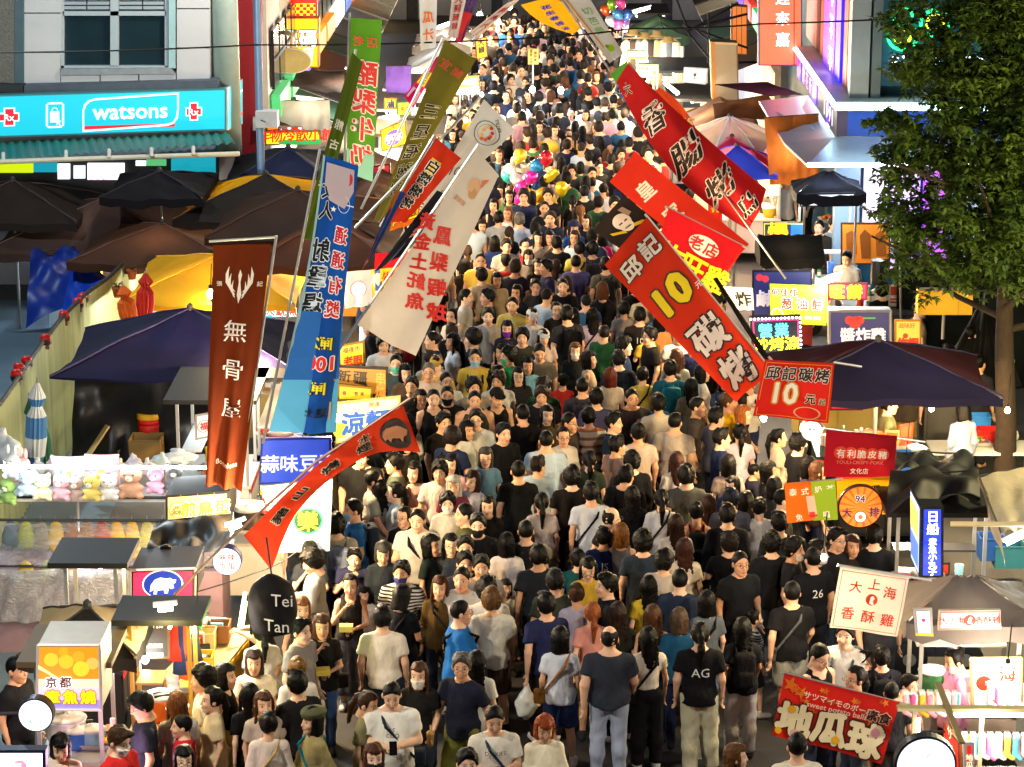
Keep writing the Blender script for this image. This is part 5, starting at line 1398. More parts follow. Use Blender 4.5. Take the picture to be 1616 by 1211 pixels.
board('cream sign with gold lettering over a dark lid, left of the boar banner', [(261, 782), (362, 775), (362, 822), (261, 828)], 27.9, 'c0a868', [('O', .19, .52, .13, .018, 'd89020', dict(ly=1)), ('D', .19, .52, .11, 'f0e4c0'), ('T', '森', .19, .52, .16, 'b87010', dict(b=.03, ly=3)), ('T', '煎鳥蛋', .63, .52, .22, 'e09818', dict(sp=1.06, b=.05, out=('fff4d8', .09))), ('R', .24, 0, .245, .25, '908050'), ('R', .5, 0, .505, .25, '908050'), ('R', .76, 0, .765, .25, '908050')], thick=.7, emit=.28, edge='141618')
tarp('black crumpled cover on the stall left of the round red sign', [(245, 822), (368, 812), (362, 868), (232, 872)], (27.5, 27.5, 26.6, 26.6), '16130f', .06, 4, rough=.5)
round_sign('small round white lit sign with red characters by the bull sign', (358, 886), 23, 25.4, 'ffffff', [('T', '麻辣', .5, .34, .24, 'd02010', dict(sp=1.15, b=.03)), ('T', '魚蛋', .5, .66, .24, 'd02010', dict(sp=1.15, b=.03))], emit=.75, rim='4a4a90')
round_sign('round white lit sign with faint green print at the left edge', (56, 1129), 28, 22.3, 'e8f0f0', [('P', [(.3, .5), (.3, .42), (.5, .34), (.7, .42), (.7, .5)], 'c8e4e0'), ('T', '鍾芝家', .5, .66, .11, '90a8a8', dict(sp=1.3))], emit=.65, rim='181c28', arm=(-40, 1128))
board('white rounded lit sign with a pink disc at the bottom left', [(-20, 1184), (72, 1184), (72, 1240), (-20, 1240)], 21.8, 'f0f4ff', [('D', .56, .45, .12, 'f07890'), ('T', '蝦', .52, .45, .13, 'fff0f0', dict(ly=2))], thick=.12, emit=1.1, edge='181c38')
tube_lamp('amber LED lamp bar over the snack stall', (250, 962), (272, 960), 24.0, (1, .85, .35), 45, .03, 20)
bulb_lamp('white bulb at the corner of the dark stall roof', (311, 977), 24.6, (1, .95, .9), 22, .045, 22)
bulb_lamp('blue-white bulb hanging inside the snack stall', (229, 1042), 24.8, (.8, .9, 1), 12, .04, 16)
tube_lamp('pink lit tube beside the takoyaki cart', (178, 1150), (180, 1205), 22.9, (1, .6, .8), 30, .03, 6)
tube_lamp('white lamp above the round red sign', (362, 834), (380, 828), 26.8, (1, .95, .85), 130, .03, 24)
for k, (x, y) in enumerate(((300, 1030), (322, 1022), (345, 1010), (318, 1060))):
 p = at_z(x, y, 1.0)
 crate('%s box on the counter behind the queue at left' % ('kraft paper', 'pale wooden', 'printed brown', 'small yellow')[k], (x, y), .95, .13, .12, .2, ('b89048', 'd0b070', '80502c', 'd8a830')[k])
cart('long amber lit counter behind the left queue', at_z(322, 1050, .9).x, at_z(322, 1050, .9).y + .3, 1.5, .6, R(80), 'b08038', 'd0b070', None, light=None, trim='e0a020')
tube_lamp('green glowing light strip beside the snack counter', (386, 950), (380, 990), 25.3, (.55, 1, .2), 25, .03, 6)
# black draped hood with two words
def hood():
 p = at_y(431, 995, 24.6); root = empty('black_hood', p, 0, 'black bell shaped cloth hood with two white words hanging at left', 'hanging sign')
 r = .27
 v, f = nets(lambda X, Y, Z: stack((X, Y, Z), [(0, .215, .20, 0), (.20, .245, .22, 0), (.38, .245, .22, 0), (.50, .20, .18, 0), (.58, .10, .10, 0), (.62, .03, .03, 0)], .02) + wob((X, Y, Z), .010, 12, 2), (-.3, -.28, -.02), (.3, .28, .66), .025)
 link('cloth', mesh_np('cloth', v, f, cloth_mat('141214', .03), True), root)
 mb = MB()
 for s, z, sz, x0 in (('Tei', .40, .17, .12), ('Tan', .13, .17, .06)):
  gv, gf, _ = glyphs(s, .03)
  mb.raw([((x * sz + x0), -.235 + ((x * sz + x0) / .245) ** 2 * .10, z + y * sz * 1.1 - x * .03) for x, y in gv], gf)
 mb.build('lettering', paint('e8e4e0', .6), root)
 MB().tube([(0, 0, .6), (-.05, .05, 1.0)], .01, 5).build('cord', paint('202020'), root)
hood()

# ---------------------------------------------------------------- middle left signs and stalls
board('blue cloth sign reading garlic peanut snack under the blue banner', [(412, 692), (523, 690), (523, 763), (408, 765)], 30.6, '2848c0', [('T', '蒜味豆干', .55, .55, .24, 'e8f0ff', dict(sp=1.0, b=.03))], thick=.05, emit=.35, edge='203090')
board('white sign with a green lit dice shaped light ring', [(412, 768), (525, 757), (520, 870), (440, 873)], 28.3, 'd8e4e0', [('D', .62, .55, .21, '103820', dict(sx=1.1)), ('O', .62, .55, .235, .03, '30f060', dict(ly=2, glow=1.5, sx=1.1)), ('T', '樂', .62, .55, .32, 'f0e020', dict(ly=3, b=.02, glow=1.3))] + [('D', .62 + .30 * math.cos(2 * PI * k / 22), .55 + .235 * math.sin(2 * PI * k / 22), .014, 'ffb0a0', dict(ly=4, glow=4, n=8)) for k in range(22)], thick=.06, emit=.35, edge='90a0a0')
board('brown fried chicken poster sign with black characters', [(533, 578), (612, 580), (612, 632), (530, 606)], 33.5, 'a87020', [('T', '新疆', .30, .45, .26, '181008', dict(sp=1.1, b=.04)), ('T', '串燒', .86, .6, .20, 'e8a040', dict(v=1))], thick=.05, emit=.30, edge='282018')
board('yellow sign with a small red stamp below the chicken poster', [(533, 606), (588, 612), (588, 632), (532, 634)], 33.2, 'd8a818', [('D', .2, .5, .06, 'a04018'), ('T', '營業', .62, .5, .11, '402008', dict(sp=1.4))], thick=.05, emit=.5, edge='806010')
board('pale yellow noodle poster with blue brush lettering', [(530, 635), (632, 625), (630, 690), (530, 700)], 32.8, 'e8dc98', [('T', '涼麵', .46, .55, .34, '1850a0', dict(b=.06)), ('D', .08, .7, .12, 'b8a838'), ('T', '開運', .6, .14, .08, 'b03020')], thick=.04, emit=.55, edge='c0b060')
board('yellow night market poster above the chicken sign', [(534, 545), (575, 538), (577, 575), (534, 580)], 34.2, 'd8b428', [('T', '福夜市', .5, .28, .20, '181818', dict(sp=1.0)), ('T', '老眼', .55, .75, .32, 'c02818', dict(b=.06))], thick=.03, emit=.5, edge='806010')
board('teal squid sign with red characters under the yellow umbrella', [(418, 472), (464, 472), (464, 502), (418, 502)], 39.6, '20a0b0', [('T', '大魷魚', .55, .62, .34, 'c82818', dict(sp=1.0, b=.05, out=('ffffff', .1))), ('R', .1, .12, .7, .22, 'e0a040')], thick=.04, emit=.6, edge='106070')
cart('steel stall with a black lid left of the blue banner', at_y(345, 650, 33.2).x, 33.2, 1.5, 1.0, R(90), 'c8d0d0', 'd0d4d4', ('flat', '202224'), 2.1, light=(COOL, 90), trim='c02020')
board('white paper sign with a red seal on the steel stall', [(308, 655), (336, 650), (336, 690), (308, 695)], 32.4, 'd8dce0', [('O', .5, .5, .36, .04, 'd02018'), ('T', '福', .5, .5, .42, 'd02018', dict(b=.04))], thick=.03, edge='909090', emit=.25)
cart('amber lit snack stall under the yellow umbrella', at_y(440, 560, 38).x, 38.4, 2.6, 1.2, R(90), 'c8a868', 'c8b890', None, trim='b02018')
cart('red trimmed snack stall beside the crowd at left', at_y(470, 640, 34.6).x, 34.8, 2.4, 1.1, R(90), 'b8b0a0', 'c8c0b0', ('flat', '2c2824'), 2.1, light=(WARM, 200))
cart('cream snack stall next to the green lit sign', at_y(420, 760, 30.8).x, 31.0, 1.8, 1.0, R(90), 'd8d0c0', 'c8c0b0', None, light=None)
bulb_lamp('warm bulb at the left edge of the crowd by the noodle poster', (528, 660), 30.8, WARM, 180, .06, 18)
bulb_lamp('warm bulb low behind the boar banner', (410, 800), 27.2, WARM, 260, .06, 18)
bulb_lamp('warm bulb under the brown umbrellas by the squid sign', (400, 560), 34.0, WARM, 260, .06, 18)

# ---------------------------------------------------------------- far left lane
board('red and yellow chequered sign panel at the top left', [(435, -12), (500, -12), (500, 27), (435, 27)], 56, 'e8c818', [('R', 0, 0, 1, .45, 'c82010')] + [('R', k / 12, .48 + j * .125, (k + 1) / 12, .48 + (j + 1) * .125, 'c82010', dict(ly=2)) for j in range(4) for k in range(12) if (k + j) % 2], thick=.3, emit=.6, edge='802018')
board('big yellow lit sign with white characters behind the beige awning', [(418, 28), (503, 28), (503, 107), (418, 107)], 56.2, 'f4a808', [('T', '起碼', .62, .42, .30, 'ffffff', dict(sp=1.05, b=.05, out=('302010', .12))), ('T', '店', .80, .70, .2, 'ffffff', dict(b=.04))], thick=.4, emit=.85, edge='a87010')
def oval_sign():
 p = at_y(460, 96, 54); root = empty('oval_sign', p, 0, 'blank beige oval sign hung under the yellow sign', 'sign')
 q = disc_poly(40); s = .0135
 MB().prism([(x * 33 * s, y * 20 * s) for x, y in q], -.03, .06, Matrix.Rotation(PI / 2, 4, 'X')).build('rim', paint('d8d4c0', .5), root)
 MB().prism([(x * 31 * s, y * 18 * s) for x, y in q], -.035, .09, Matrix.Rotation(PI / 2, 4, 'X')).build('plate', paint('a89860', .6, var=.2), root)
 MB().tube([(0, -.02, .24), (.02, -.02, .62)], .03, 6).build('hanger', paint('907028', .5), root)
oval_sign()
tarp('beige awning over the oval sign', [(404, 42), (440, 38), (462, 55), (404, 72)], (54.5, 54.5, 53, 53), 'b8a880', .05, 2)
tarp('dark brown awning sagging across the far left lane', [(428, 112), (545, 112), (540, 150), (428, 132)], (55, 55, 53, 53), '3c2c24', .03, 2)
tarp('white plastic curtain lit from inside on the far left', [(420, 160), (520, 158), (522, 222), (420, 226)], 51.5, 'a8a49c', .06, 6, trans=.2)
tube_lamp('tube lamp behind the white plastic curtain', (468, 155), (508, 160), 51.9, WARMW, 50, .025, 16)
board('orange banner sign in front of the white curtain', [(420, 190), (441, 186), (441, 206), (420, 208)], 50.8, 'd87018', [('T', '鴨肉羹', .5, .5, .3, 'ffe8c0', dict(sp=.9))], thick=.03, emit=.6, edge='804010')
board('long yellow and green sign strip above the navy umbrella', [(418, 208), (506, 206), (506, 228), (418, 230)], 50.5, 'f0c818', [('T', '炸物冷飲小館', .55, .32, .22, 'c82818', dict(sp=.95, b=.03)), ('R', .25, .62, 1, .98, '28a050')], thick=.05, emit=.75, edge='806010')
board('white sign with red roofs drawn on it in the far left lane', [(441, 199), (478, 199), (478, 207), (441, 208)], 50.9, 'f0e8e0', [('R', .1, .2, .35, .8, 'c83020'), ('R', .5, .2, .8, .8, 'c83020')], thick=.03, emit=.6, edge='a0a0a0')
tarp('purple cloth partition in the far left lane', [(609, 104), (649, 104), (649, 148), (609, 146)], 58, '8060c8', .03, 2)
board('small yellow sign with one black character in the far left lane', [(606, 155), (626, 155), (626, 172), (606, 172)], 54.5, 'f0c020', [('T', '滷', .5, .5, .6, '182030', dict(b=.06))], thick=.04, emit=.7, edge='806010')
board('small green framed sign in the far left lane', [(626, 161), (648, 160), (648, 183), (626, 184)], 54.2, 'c8c828', [('T', '果茶', .6, .5, .35, 'd83018', dict(sp=1.0))] + frame_items('207028', .04, .02), thick=.04, emit=.6, edge='205020')
board('yellow purple ice dessert sign slanting in the far left lane', [(600, 205), (640, 188), (643, 228), (602, 240)], 51.8, 'f0c818', [('D', .5, .55, .28, '7048a8', dict(sx=1.25)), ('T', '芋冰', .5, .55, .30, 'f8f0ff', dict(ly=2, b=.05)), ('T', '手工', .6, .12, .15, '802818')], thick=.04, emit=.7, edge='806010')
board('dark red sign with a green fruit picture left of the olive banner', [(588, 262), (616, 258), (616, 288), (588, 290)], 47.8, 'a01828', [('D', .5, .5, .12, '60b030'), ('D', .6, .55, .07, 'd8c828', dict(ly=2)), ('T', '水果', .5, .15, .18, 'f0c8a0')], thick=.04, emit=.45, edge='401010')
board('orange drinks banner sign at the left edge of the far crowd', [(719, 122), (756, 119), (756, 148), (720, 150)], 61, 'e89018', [('T', '泰式奶', .5, .3, .24, 'fff4d0', dict(sp=1.0, b=.05)), ('R', 0, .62, 1, 1, '58a0a0'), ('D', .3, .75, .08, 'e8e0a0', dict(ly=2)), ('D', .6, .75, .08, 'e8e0a0', dict(ly=2))], thick=.04, emit=.6, edge='a05010')
board('small yellow sign above the orange drinks banner', [(749, 62), (768, 58), (770, 90), (752, 95)], 66, 'f0b818', [('T', '大鰻', .5, .4, .5, '302008', dict(v=1, b=.05))], thick=.04, emit=.6, edge='805010')
board('yellow sign on a stick raised above the far crowd', [(833, 77), (850, 77), (850, 102), (833, 102)], 62, 'b89838', [('T', '遊客止步', .3, .5, .28, '302810', dict(v=1)), ('T', '請排隊', .7, .5, .28, '302810', dict(v=1))], thick=.03, edge='807030', post=((841, 102), (841, 135)))
specs_l = [(455, 53.5, 'tiled', 'a8a49c', '5a4838'), (520, 51.0, 'white', 'c8c0b0', '8a8478'), (600, 57.5, 'cream', 'b8a890', 'a8a090'), (560, 48.8, 'orange', 'c08848', '3a2820'), (660, 60.5, 'grey', '909088', 'b8b4ac'), (690, 63.5, 'red', 'a04838', 'c8c4bc'), (648, 54.2, 'pale', 'd0c8b8', '8a7a60'), (700, 68.0, 'brown', '806040', 'a0988c'), (725, 72.0, 'silver', 'b8b8b4', '504840'), (595, 46.0, 'amber', 'c89038', '3a2418')]
for k, (x, Y_, nm, b_, r_) in enumerate(specs_l):
 cart(nm + ' lit stall in the lane left of the far crowd', at_y(x, 200, Y_).x, Y_, 2.2, 1.3, R(90), b_, 'd0c8b8', ('gable' if k % 2 else 'flat', r_), 2.15, light=((WARM, WARMW, COOL)[k % 3], 480), wheels=False, back=('d8c8a0', 'e8e4d8')[k % 2])

# ---------------------------------------------------------------- far right lane
specs_r = [(1010, 70.0, 'green', '88a890', '2c4030'), (1040, 63.5, 'white', 'c8c8c4', '303438'), (1068, 59.0, 'steel', 'a8a8a8', '484038'), (1105, 55.0, 'bright', 'd8d0c8', '80583c'), (1140, 51.5, 'red trimmed', 'b8a8a0', '6a3028'), (985, 75.0, 'plain', '989890', '38302c')]
for k, (x, Y_, nm, b_, r_) in enumerate(specs_r):
 cart(nm + ' lit stall in the lane right of the far crowd', at_y(x, 200, Y_).x + .5, Y_, 2.2, 1.3, R(-90), b_, 'd0c8b8', ('gable' if k % 3 == 0 else 'flat', r_), 2.15, light=((WARMW, WARM, COOL)[k % 3], 480), wheels=False, back=('d8c8a0', 'e8e4d8', 'c8d0d8')[k % 3])
umb('large cream parasol on the right beyond the red sausage banner', (1152, 184), 50.6, 80, .42, 3.0, 'd8c8a8', sides=8, val=.05, light=(WARMW, 130))
umb('pink and red pointed canopy above the blue one', (1155, 217), 49.6, 62, .34, 2.2, 'c83048', col2='e890a0', light=(WARMW, 90))
umb('blue pointed canopy below the pink one on the right', (1163, 230), 48.6, 58, .40, 2.2, '182890', col2='c070a0', val=.03, light=(WARM, 110))
board('cream vertical box sign on a bracket, right lane', [(1121, 66), (1164, 68), (1166, 160), (1124, 158)], 57, 'b8ac98', [('R', .0, 0, .16, 1, 'd89858'), ('R', .16, .0, 1, .04, 'e0c8a0')], thick=.5, edge='887858')
board('orange copper panel above the cream box sign', [(1154, 8), (1180, 10), (1180, 88), (1154, 86)], 60, 'd07838', [('R', .3, 0, .34, 1, '804018'), ('R', .6, 0, .64, 1, '804018')], thick=.3, emit=.25, edge='603820')
board('lime lit box sign with pale lettering, right lane', [(990, 80), (1019, 80), (1019, 93), (990, 93)], 64, 'e8f8c0', [('R', 0, .75, 1, 1, '88c020')], thick=.25, emit=1.2, edge='608028')
board('white and green lime juice sign on the counter, right lane', [(1007, 101), (1040, 101), (1040, 123), (1007, 123)], 61, 'e8f4d8', [('D', .78, .62, .10, '78c020'), ('T', '檸檬汁', .4, .35, .22, '309030', dict(sp=1.0, b=.04))], thick=.2, emit=1.1, edge='709050')
board('white cloth with a tree emblem, right lane', [(1079, 106), (1118, 108), (1114, 134), (1078, 130)], 58.5, 'd0d4d0', [('O', .48, .5, .15, .02, '303838'), ('D', .48, .45, .07, '303838', dict(ly=2)), ('R', .465, .5, .495, .72, '303838')], thick=.02, edge='a0a8a8', emit=.15)
tube_lamp('bright slanting tube lamp in the right lane', (1048, 131), (1070, 149), 57.5, (1, .98, .92), 130, .03, 24)
tube_lamp('tube lamp under the roof at the top of the right lane', (1000, 20), (1025, 13), 68, (1, .98, .92), 150, .03, 24)
tube_lamp('tube lamp lighting the toys under the blue canopy', (1130, 222), (1150, 216), 51.2, (1, .85, .6), 130, .03, 22)
def clothes_rail(label, x0, x1, yp, Yr, sc, cols):
 a = at_y(x0, yp, Yr); b = at_y(x1, yp, Yr); root = empty('clothes_rail', (a.x, Yr, 0), 0, label, 'clothes rail')
 w = b.x - a.x
 MB().tube([(0, 0, a.z), (w, 0, a.z)], .02, 6).build('rail', STEEL, root)
 for k, c_ in enumerate(cols):
  x = .06 + k * w / (len(cols) + .3); h = (.7 + .25 * (k % 3)) * sc
  MB().lathe([(.03 * sc, 0), (.13 * sc, -.10 * sc), (.12 * sc, -h * .5), (.18 * sc, -h)], 10, Matrix.Translation((x, 0, a.z - .04)) @ Matrix.Scale(.5, 4, (0, 1, 0))).build('garment', paint(c_, .8, var=.2), root, True)
clothes_rail('rail of dresses and jackets in the lit stall, right lane', 985, 1075, 60, 66, 1, ('d8d0c0', '3a3430', '8890a0', 'e0d8d0', '282830', 'c0a080', 'd8c8c8', '506078', 'e8e0d0'))
clothes_rail('short rail of red and dark aprons in the snack stall', 268, 304, 976, 25.4, .62, ('c83018', '283050', 'd85828', '404048'))
clothes_rail('rail of shirts under the left brown umbrella', 62, 150, 372, 44.9, .7, ('3060b0', 'd8d0c8', '703028', '4878a0', 'c8c8c0', '283040'))
for k, (x, y) in enumerate(((1018, 60), (1037, 57), (1055, 66), (1000, 55))):
 p = at_y(x, y, 65); root = empty('straw_hat', p, 0, '%s straw hat on the clothes stall, right lane' % ('first', 'second', 'third', 'fourth')[k], 'hat', 'straw hats on the clothes stall')
 MB().lathe([(.24, 0), (.13, .03), (.12, .13), (.05, .15)], 16).build('hat', paint('c8a868', .8, var=.2), root, True)
def scaffold():
 root = empty('sign_bracket', at_y(1090, 90, 58), 0, 'black steel lattice bracket carrying signs over the right lane', 'bracket')
 o = root.location
 for (a, b) in (((1078, 40), (1180, 76)), ((1085, 50), (1165, 5)), ((1095, 45), (1160, 100)), ((1080, 45), (1125, 100)), ((1120, 100), (1200, 98)), ((1100, 42), (1180, 22)), ((1068, 0), (1090, 60)), ((1118, 20), (1118, 100))):
  MB().tube([at_y(*a, 58) - o, at_y(*b, 58) - o], .03, 6).build('bar', paint('181a1c', .5, .5), root)
scaffold()
tarp('brown tarpaulin draped under the silver awning', [(1206, 186), (1292, 180), (1292, 292), (1215, 292)], 47.6, '8a4a18', .035, 5, trans=.2)
tarp('maroon striped awning on the right corner', [(1128, 134), (1212, 130), (1268, 150), (1210, 152)], (54, 54, 52, 52), '5c2838', .012, 3)
tarp('brown flat canopy above the cream parasol', [(1125, 165), (1212, 150), (1240, 188), (1128, 188)], (55, 54, 52.5, 53), '7a4a28', .015, 2)

# ---------------------------------------------------------------- right middle stalls
board('long white lit sign with black handwriting on a snack stall, right', [(1262, 306), (1350, 304), (1350, 326), (1262, 327)], 44.4, 'd8e4f0', [('T', '涼糕・一口即食烏魚子', .5, .5, .088, '101828', dict(sp=1.02, b=.03))], thick=.2, emit=.75, edge='303848')
cart('blue-white lit snack stall with handwriting sign, right', at_y(1306, 345, 44.9).x, 44.95, 1.0, .9, 0, 'b8c8d8', 'd0d8e0', ('hip', '181a24', .3), 2.62, light=(COOL, 200), trim='3060b0')
board('small dark lit sign with a burst emblem, right', [(1205, 352), (1270, 352), (1270, 380), (1205, 382)], 45, '182840', [('D', .35, .5, .18, 'e03020', dict(sx=1.4)), ('T', '爆', .35, .5, .45, 'f8d820', dict(ly=3, b=.06)), ('R', .66, .08, .96, .92, '2868b8')] + frame_items('e0e020', .02, .01, 2.3), thick=.15, emit=.8, edge='101010')
umb('small black canopy over red lamps at right middle', (1245, 376), 43.2, 46, .26, 1.2, '141416', col2='402018', light=(WARM, 110))
cart('red lit food cart with black roof, right middle', at_y(1245, 420, 42.6).x, 42.6, .85, .9, 0, 'a03028', 'c0b0a0', ('gable', '181818', .25), 2.0, light=(WARM, 160))
board('brown tarp stall wall with hanging shirts', [(1327, 352), (1405, 352), (1405, 418), (1327, 418)], 45, 'b86818', [('P', [(.10, .25), (.22, .18), (.30, .25), (.32, .75), (.12, .80)], '7a4010'), ('P', [(.38, .30), (.48, .15), (.60, .28), (.60, .85), (.42, .85)], '6a380c'), ('P', [(.70, .28), (.80, .18), (.90, .30), (.92, .8), (.72, .8)], '7a4010')], thick=.05, emit=.18, edge='40200c')
cart('dark steel stall with fume pipe, right middle', at_y(1395, 470, 41).x, 41.2, 1.3, 1.0, 0, '585450', '706c68', None, trim='40403c', hgt=1.35)
def fume_pipe():
 p = at_y(1408, 420, 41); root = empty('fume_pipe', p, 0, 'curved steel fume pipe above the dark stall', 'pipe')
 MB().tube([(-.22, 0, -.3), (-.22, 0, .1)], .13, 12).build('fan_drum', paint('181818', .5), root)
 MB().tube([(-.15, 0, -.15), (.02, 0, -.12), (.12, 0, .05), (.16, 0, .35)], .09, 12).build('bend', paint('7a7468', .4, .7), root, True)
fume_pipe()
board('white traffic plate with two columns of black characters', [(1409, 362), (1431, 362), (1431, 402), (1409, 402)], 40.5, 'e8e8e4', [('T', '三輪以上車輛', .70, .5, .27, '101018', dict(v=1, step=1.0, b=.03)), ('T', '禁止右轉', .28, .5, .28, '101018', dict(v=1, step=1.5, b=.03))], thick=.03, edge='808080', post=((1420, 402), (1422, 520)), name='traffic_sign')
board('blue sign with red round letters, behind the green pancake sign', [(1187, 427), (1282, 427), (1282, 500), (1187, 500)], 40, '1c2868', [('D', .12, .15, .06, 'd83048'), ('D', .22, .18, .06, 'd83048'), ('T', '鹹酥雞', .5, .6, .26, 'e8e0f0', dict(b=.05))], thick=.05, emit=.25, edge='101030')
board('lime green scallion pancake sign with red characters', [(1215, 448), (1306, 452), (1304, 514), (1216, 510)], 38.6, 'b8cc20', [('T', '何佳佳', .25, .20, .13, 'c82818', dict(sp=1.1, b=.05, out=('f8f0d0', .09))), ('T', '純手工', .55, .22, .06, '405010', dict(sp=1.0)), ('T', '葱油餅', .56, .48, .185, 'c02818', dict(sp=1.30, b=.05, out=('ffffff', .09))), ('T', '甜辣八毛', .45, .70, .07, '506010', dict(sp=1.1)), ('D', .12, .75, .11, 'e8d898'), ('D', .12, .75, .08, '88a028', dict(ly=2)), ('T', '原味 起司', .75, .82, .06, 'f0f8c0')], thick=.03, emit=.45, edge='90a018')
board('red sign with yellow characters right of the pancake sign', [(1307, 447), (1369, 447), (1369, 474), (1307, 474)], 39.2, 'd02840', [('T', '旺餅', .45, .5, .34, 'f8e010', dict(sp=1.15, b=.08))], thick=.05, emit=.5, edge='801020')
tube_lamp('very bright slanting tube lamp above the red sign', (1300, 446), (1323, 437), 38.4, (1, .98, .92), 200, .035, 40)
board('dark blue lit box with a red cartoonish lettering burst, right', [(1308, 490), (1406, 490), (1406, 545), (1308, 545)], 37.8, '181c58', [('D', .42, .35, .10, 'd82820'), ('D', .33, .28, .07, 'd82820'), ('D', .50, .28, .07, 'd82820'), ('T', '醬炸雞', .55, .70, .22, 'f4e8e0', dict(sp=1.0, b=.05)), ('R', .55, .2, .75, .24, '50b040')], thick=.25, emit=.45, edge='989894', frame='a8a8a4')
board('orange menu sign with brown characters right of the dark blue box', [(1412, 505), (1454, 505), (1454, 553), (1412, 553)], 38.5, 'e8a840', [('T', '炸蝦', .5, .75, .36, 'c03018', dict(b=.08)), ('D', .4, .52, .10, 'a03010'), ('T', '滋味好', .45, .18, .20, '806020', dict(sp=.95))], thick=.03, emit=.4, edge='a87020')
board('pink framed LED sign with cyan and yellow neon characters', [(1183, 502), (1264, 499), (1266, 560), (1187, 564)], 36.2, '1c2038', [('T', '營業', .45, .33, .26, '40f0e8', dict(sp=1.1, b=.02, glow=3)), ('T', '炒烤涼', .5, .68, .27, 'f0f020', dict(sp=1.0, b=.02, glow=3))] + frame_items('ff40a0', .025, .05, 1.3) + [('D', .02 + .96 * k / 13, .03, .022, 'fff0f8', dict(glow=6, n=8, ly=3)) for k in range(14)] + [('D', .98, .05 + .9 * k / 8, .022, 'fff0f8', dict(glow=6, n=8, ly=3)) for k in range(9)], thick=.12, emit=.35, edge='383840')
cart('yellow lit pancake cart with white lid', at_y(1350, 550, 37.2).x, 37.3, 1.8, 1.1, 0, 'c8b060', 'd8d0c0', None, trim='d0a018', light=None)
umb('wide navy umbrella with a maroon side on the right', (1386, 537), 33.6, 178, .50, 2.2, '12102a', col2='280f18', val=.10, light=(WARM, 60))
tarp('black pyramid tent left of the tree trunk', [(1552, 464), (1554, 464), (1612, 610), (1480, 600)], (38.8, 38.8, 37.5, 37.5), '100f0d', .10, 5, rough=.55)
tarp('added dark green sheet in place of the dark background beside the tree', [(1415, 410), (1640, 405), (1640, 640), (1415, 625)], 40.9, '10140f', .06, 4)  # added sheet; its dark colour stands in for the unlit ground behind
def yellow_box():
 p = at_y(1491, 477, 38.2); root = empty('yellow_sign_box', p, 0, 'blank yellow rectangular box sign on a stand beside the tree', 'sign')
 box_o('box', -.42, .42, -.06, .18, -.19, .19, paint('d8a820', .55, var=.15, scale=4), root)
 box_o('seam', .20, .205, -.066, -.061, -.185, .185, paint('8a6a18'), root); box_o('label', .28, .34, -.066, -.061, .10, .13, paint('e8e4d8'), root)
 MB().tube([(0, .05, -.2), (0, .05, -.6)], .025, 8).build('stem', STEEL, root)
yellow_box()
def scale_stand():
 p = at_y(1487, 575, 37.0); root = empty('weighing_stand', (p.x, p.y, 0), 0, 'grey cabinet with a round dish scale below the yellow box', 'cabinet')
 box_o('cabinet', -.27, .27, -.25, .25, 0, 1.35, paint('6a6660', .5, .3, var=.2), root); box_o('door', -.23, .23, -.27, -.251, .3, 1.25, paint('585450', .5, .3), root)
 MB().lathe([(.05, 1.36), (.05, 1.45), (.17, 1.48), (.18, 1.52), (.02, 1.53)], 18).build('scale_dish', paint('c8b878', .4, .4), root, True)
scale_stand()
board('crimson sign with white and yellow characters under the navy umbrella', [(1309, 622), (1362, 622), (1362, 648), (1309, 648)], 35.4, 'c01830', [('R', 0, 0, 1, .5, 'e8d830'), ('T', '新疆巴適燒', .5, .27, .19, 'd83060', dict(sp=1.0, b=.05, out=('ffffff', .1))), ('T', 'XINJIANG BASHI', .5, .62, .115, 'ffffff', dict(b=.03))], thick=.15, emit=.6, edge='601020')
cart('green topped stall under the navy umbrella at right', at_y(1370, 690, 33.9).x, 34.0, 1.5, 1.0, 0, '283028', '1c3020', None, trim='b02020', hgt=1.05, wheels=False)
cart('black lidded grill stall behind the dark red sign', at_y(1400, 700, 32.8).x, 33.0, 1.4, .9, 0, '202020', '181818', None, wheels=False, hgt=1.1)
def trestle(label, px, z, w, d):
 p = at_z(*px, z); root = empty('trestle_table', (p.x, p.y, 0), 0, label, 'table')
 box_o('tabletop', -w, w, -d, d, z - .04, z, paint('c8c8c0', .4, .2), root)
 for x in (-w + .08, w - .08):
  for y in (-d + .05, d - .05): MB().tube([(x, y, 0), (x, y, z - .04)], .016, 6).build('leg', STEEL, root)
 return root
trestle('steel work table with red baskets below the navy umbrella', (1550, 705), .85, .75, .32)
crate('left red plastic basket of greens on the work table', (1527, 693), .85, .17, .13, .14, 'd82418'); crate('right red plastic basket on the work table', (1562, 692), .85, .17, .13, .14, 'd02018')
crate('blue plastic tub behind the red baskets', (1544, 672), .85, .16, .12, .16, '2878c8')
tray('bright green vegetables heaped before the red baskets', at_z(1532, 700, .86).x, at_z(1532, 700, .86).y, .86, '70a818', 0, 4)
sack('white sack beside the red baskets on the table', (1595, 697), .85, 'd8d0b8', .6, seed=7); sack('cream sack behind the crouched worker', (1425, 655), .9, 'c8b888', .8, seed=8); sack('pale green bag near the tree trunk', (1582, 590), 1.0, 'a8a878', 1.0, seed=9)
crate('blue cooler box under the beige canopy', (1564, 880), .3, .17, .15, .3, '2858a8'); crate('small teal crate behind the blue lightbox', (1590, 890), .2, .2, .2, .3, '3a8090')
bulb_lamp('added warm bulb under the right side of the navy umbrella', (1470, 645), 33.3, WARM, 90, .04, 18)  # added bulb, no source seen here; lights the space below the umbrella
bulb_lamp('added warm bulb over the work table at right', (1590, 648), 33.3, WARM, 70, .04, 18)  # second added bulb, brightens the work table
bulb_lamp('warm bulb by the stalls right of the red ten banner', (1205, 660), 31.4, WARM, 115, .045, 18)
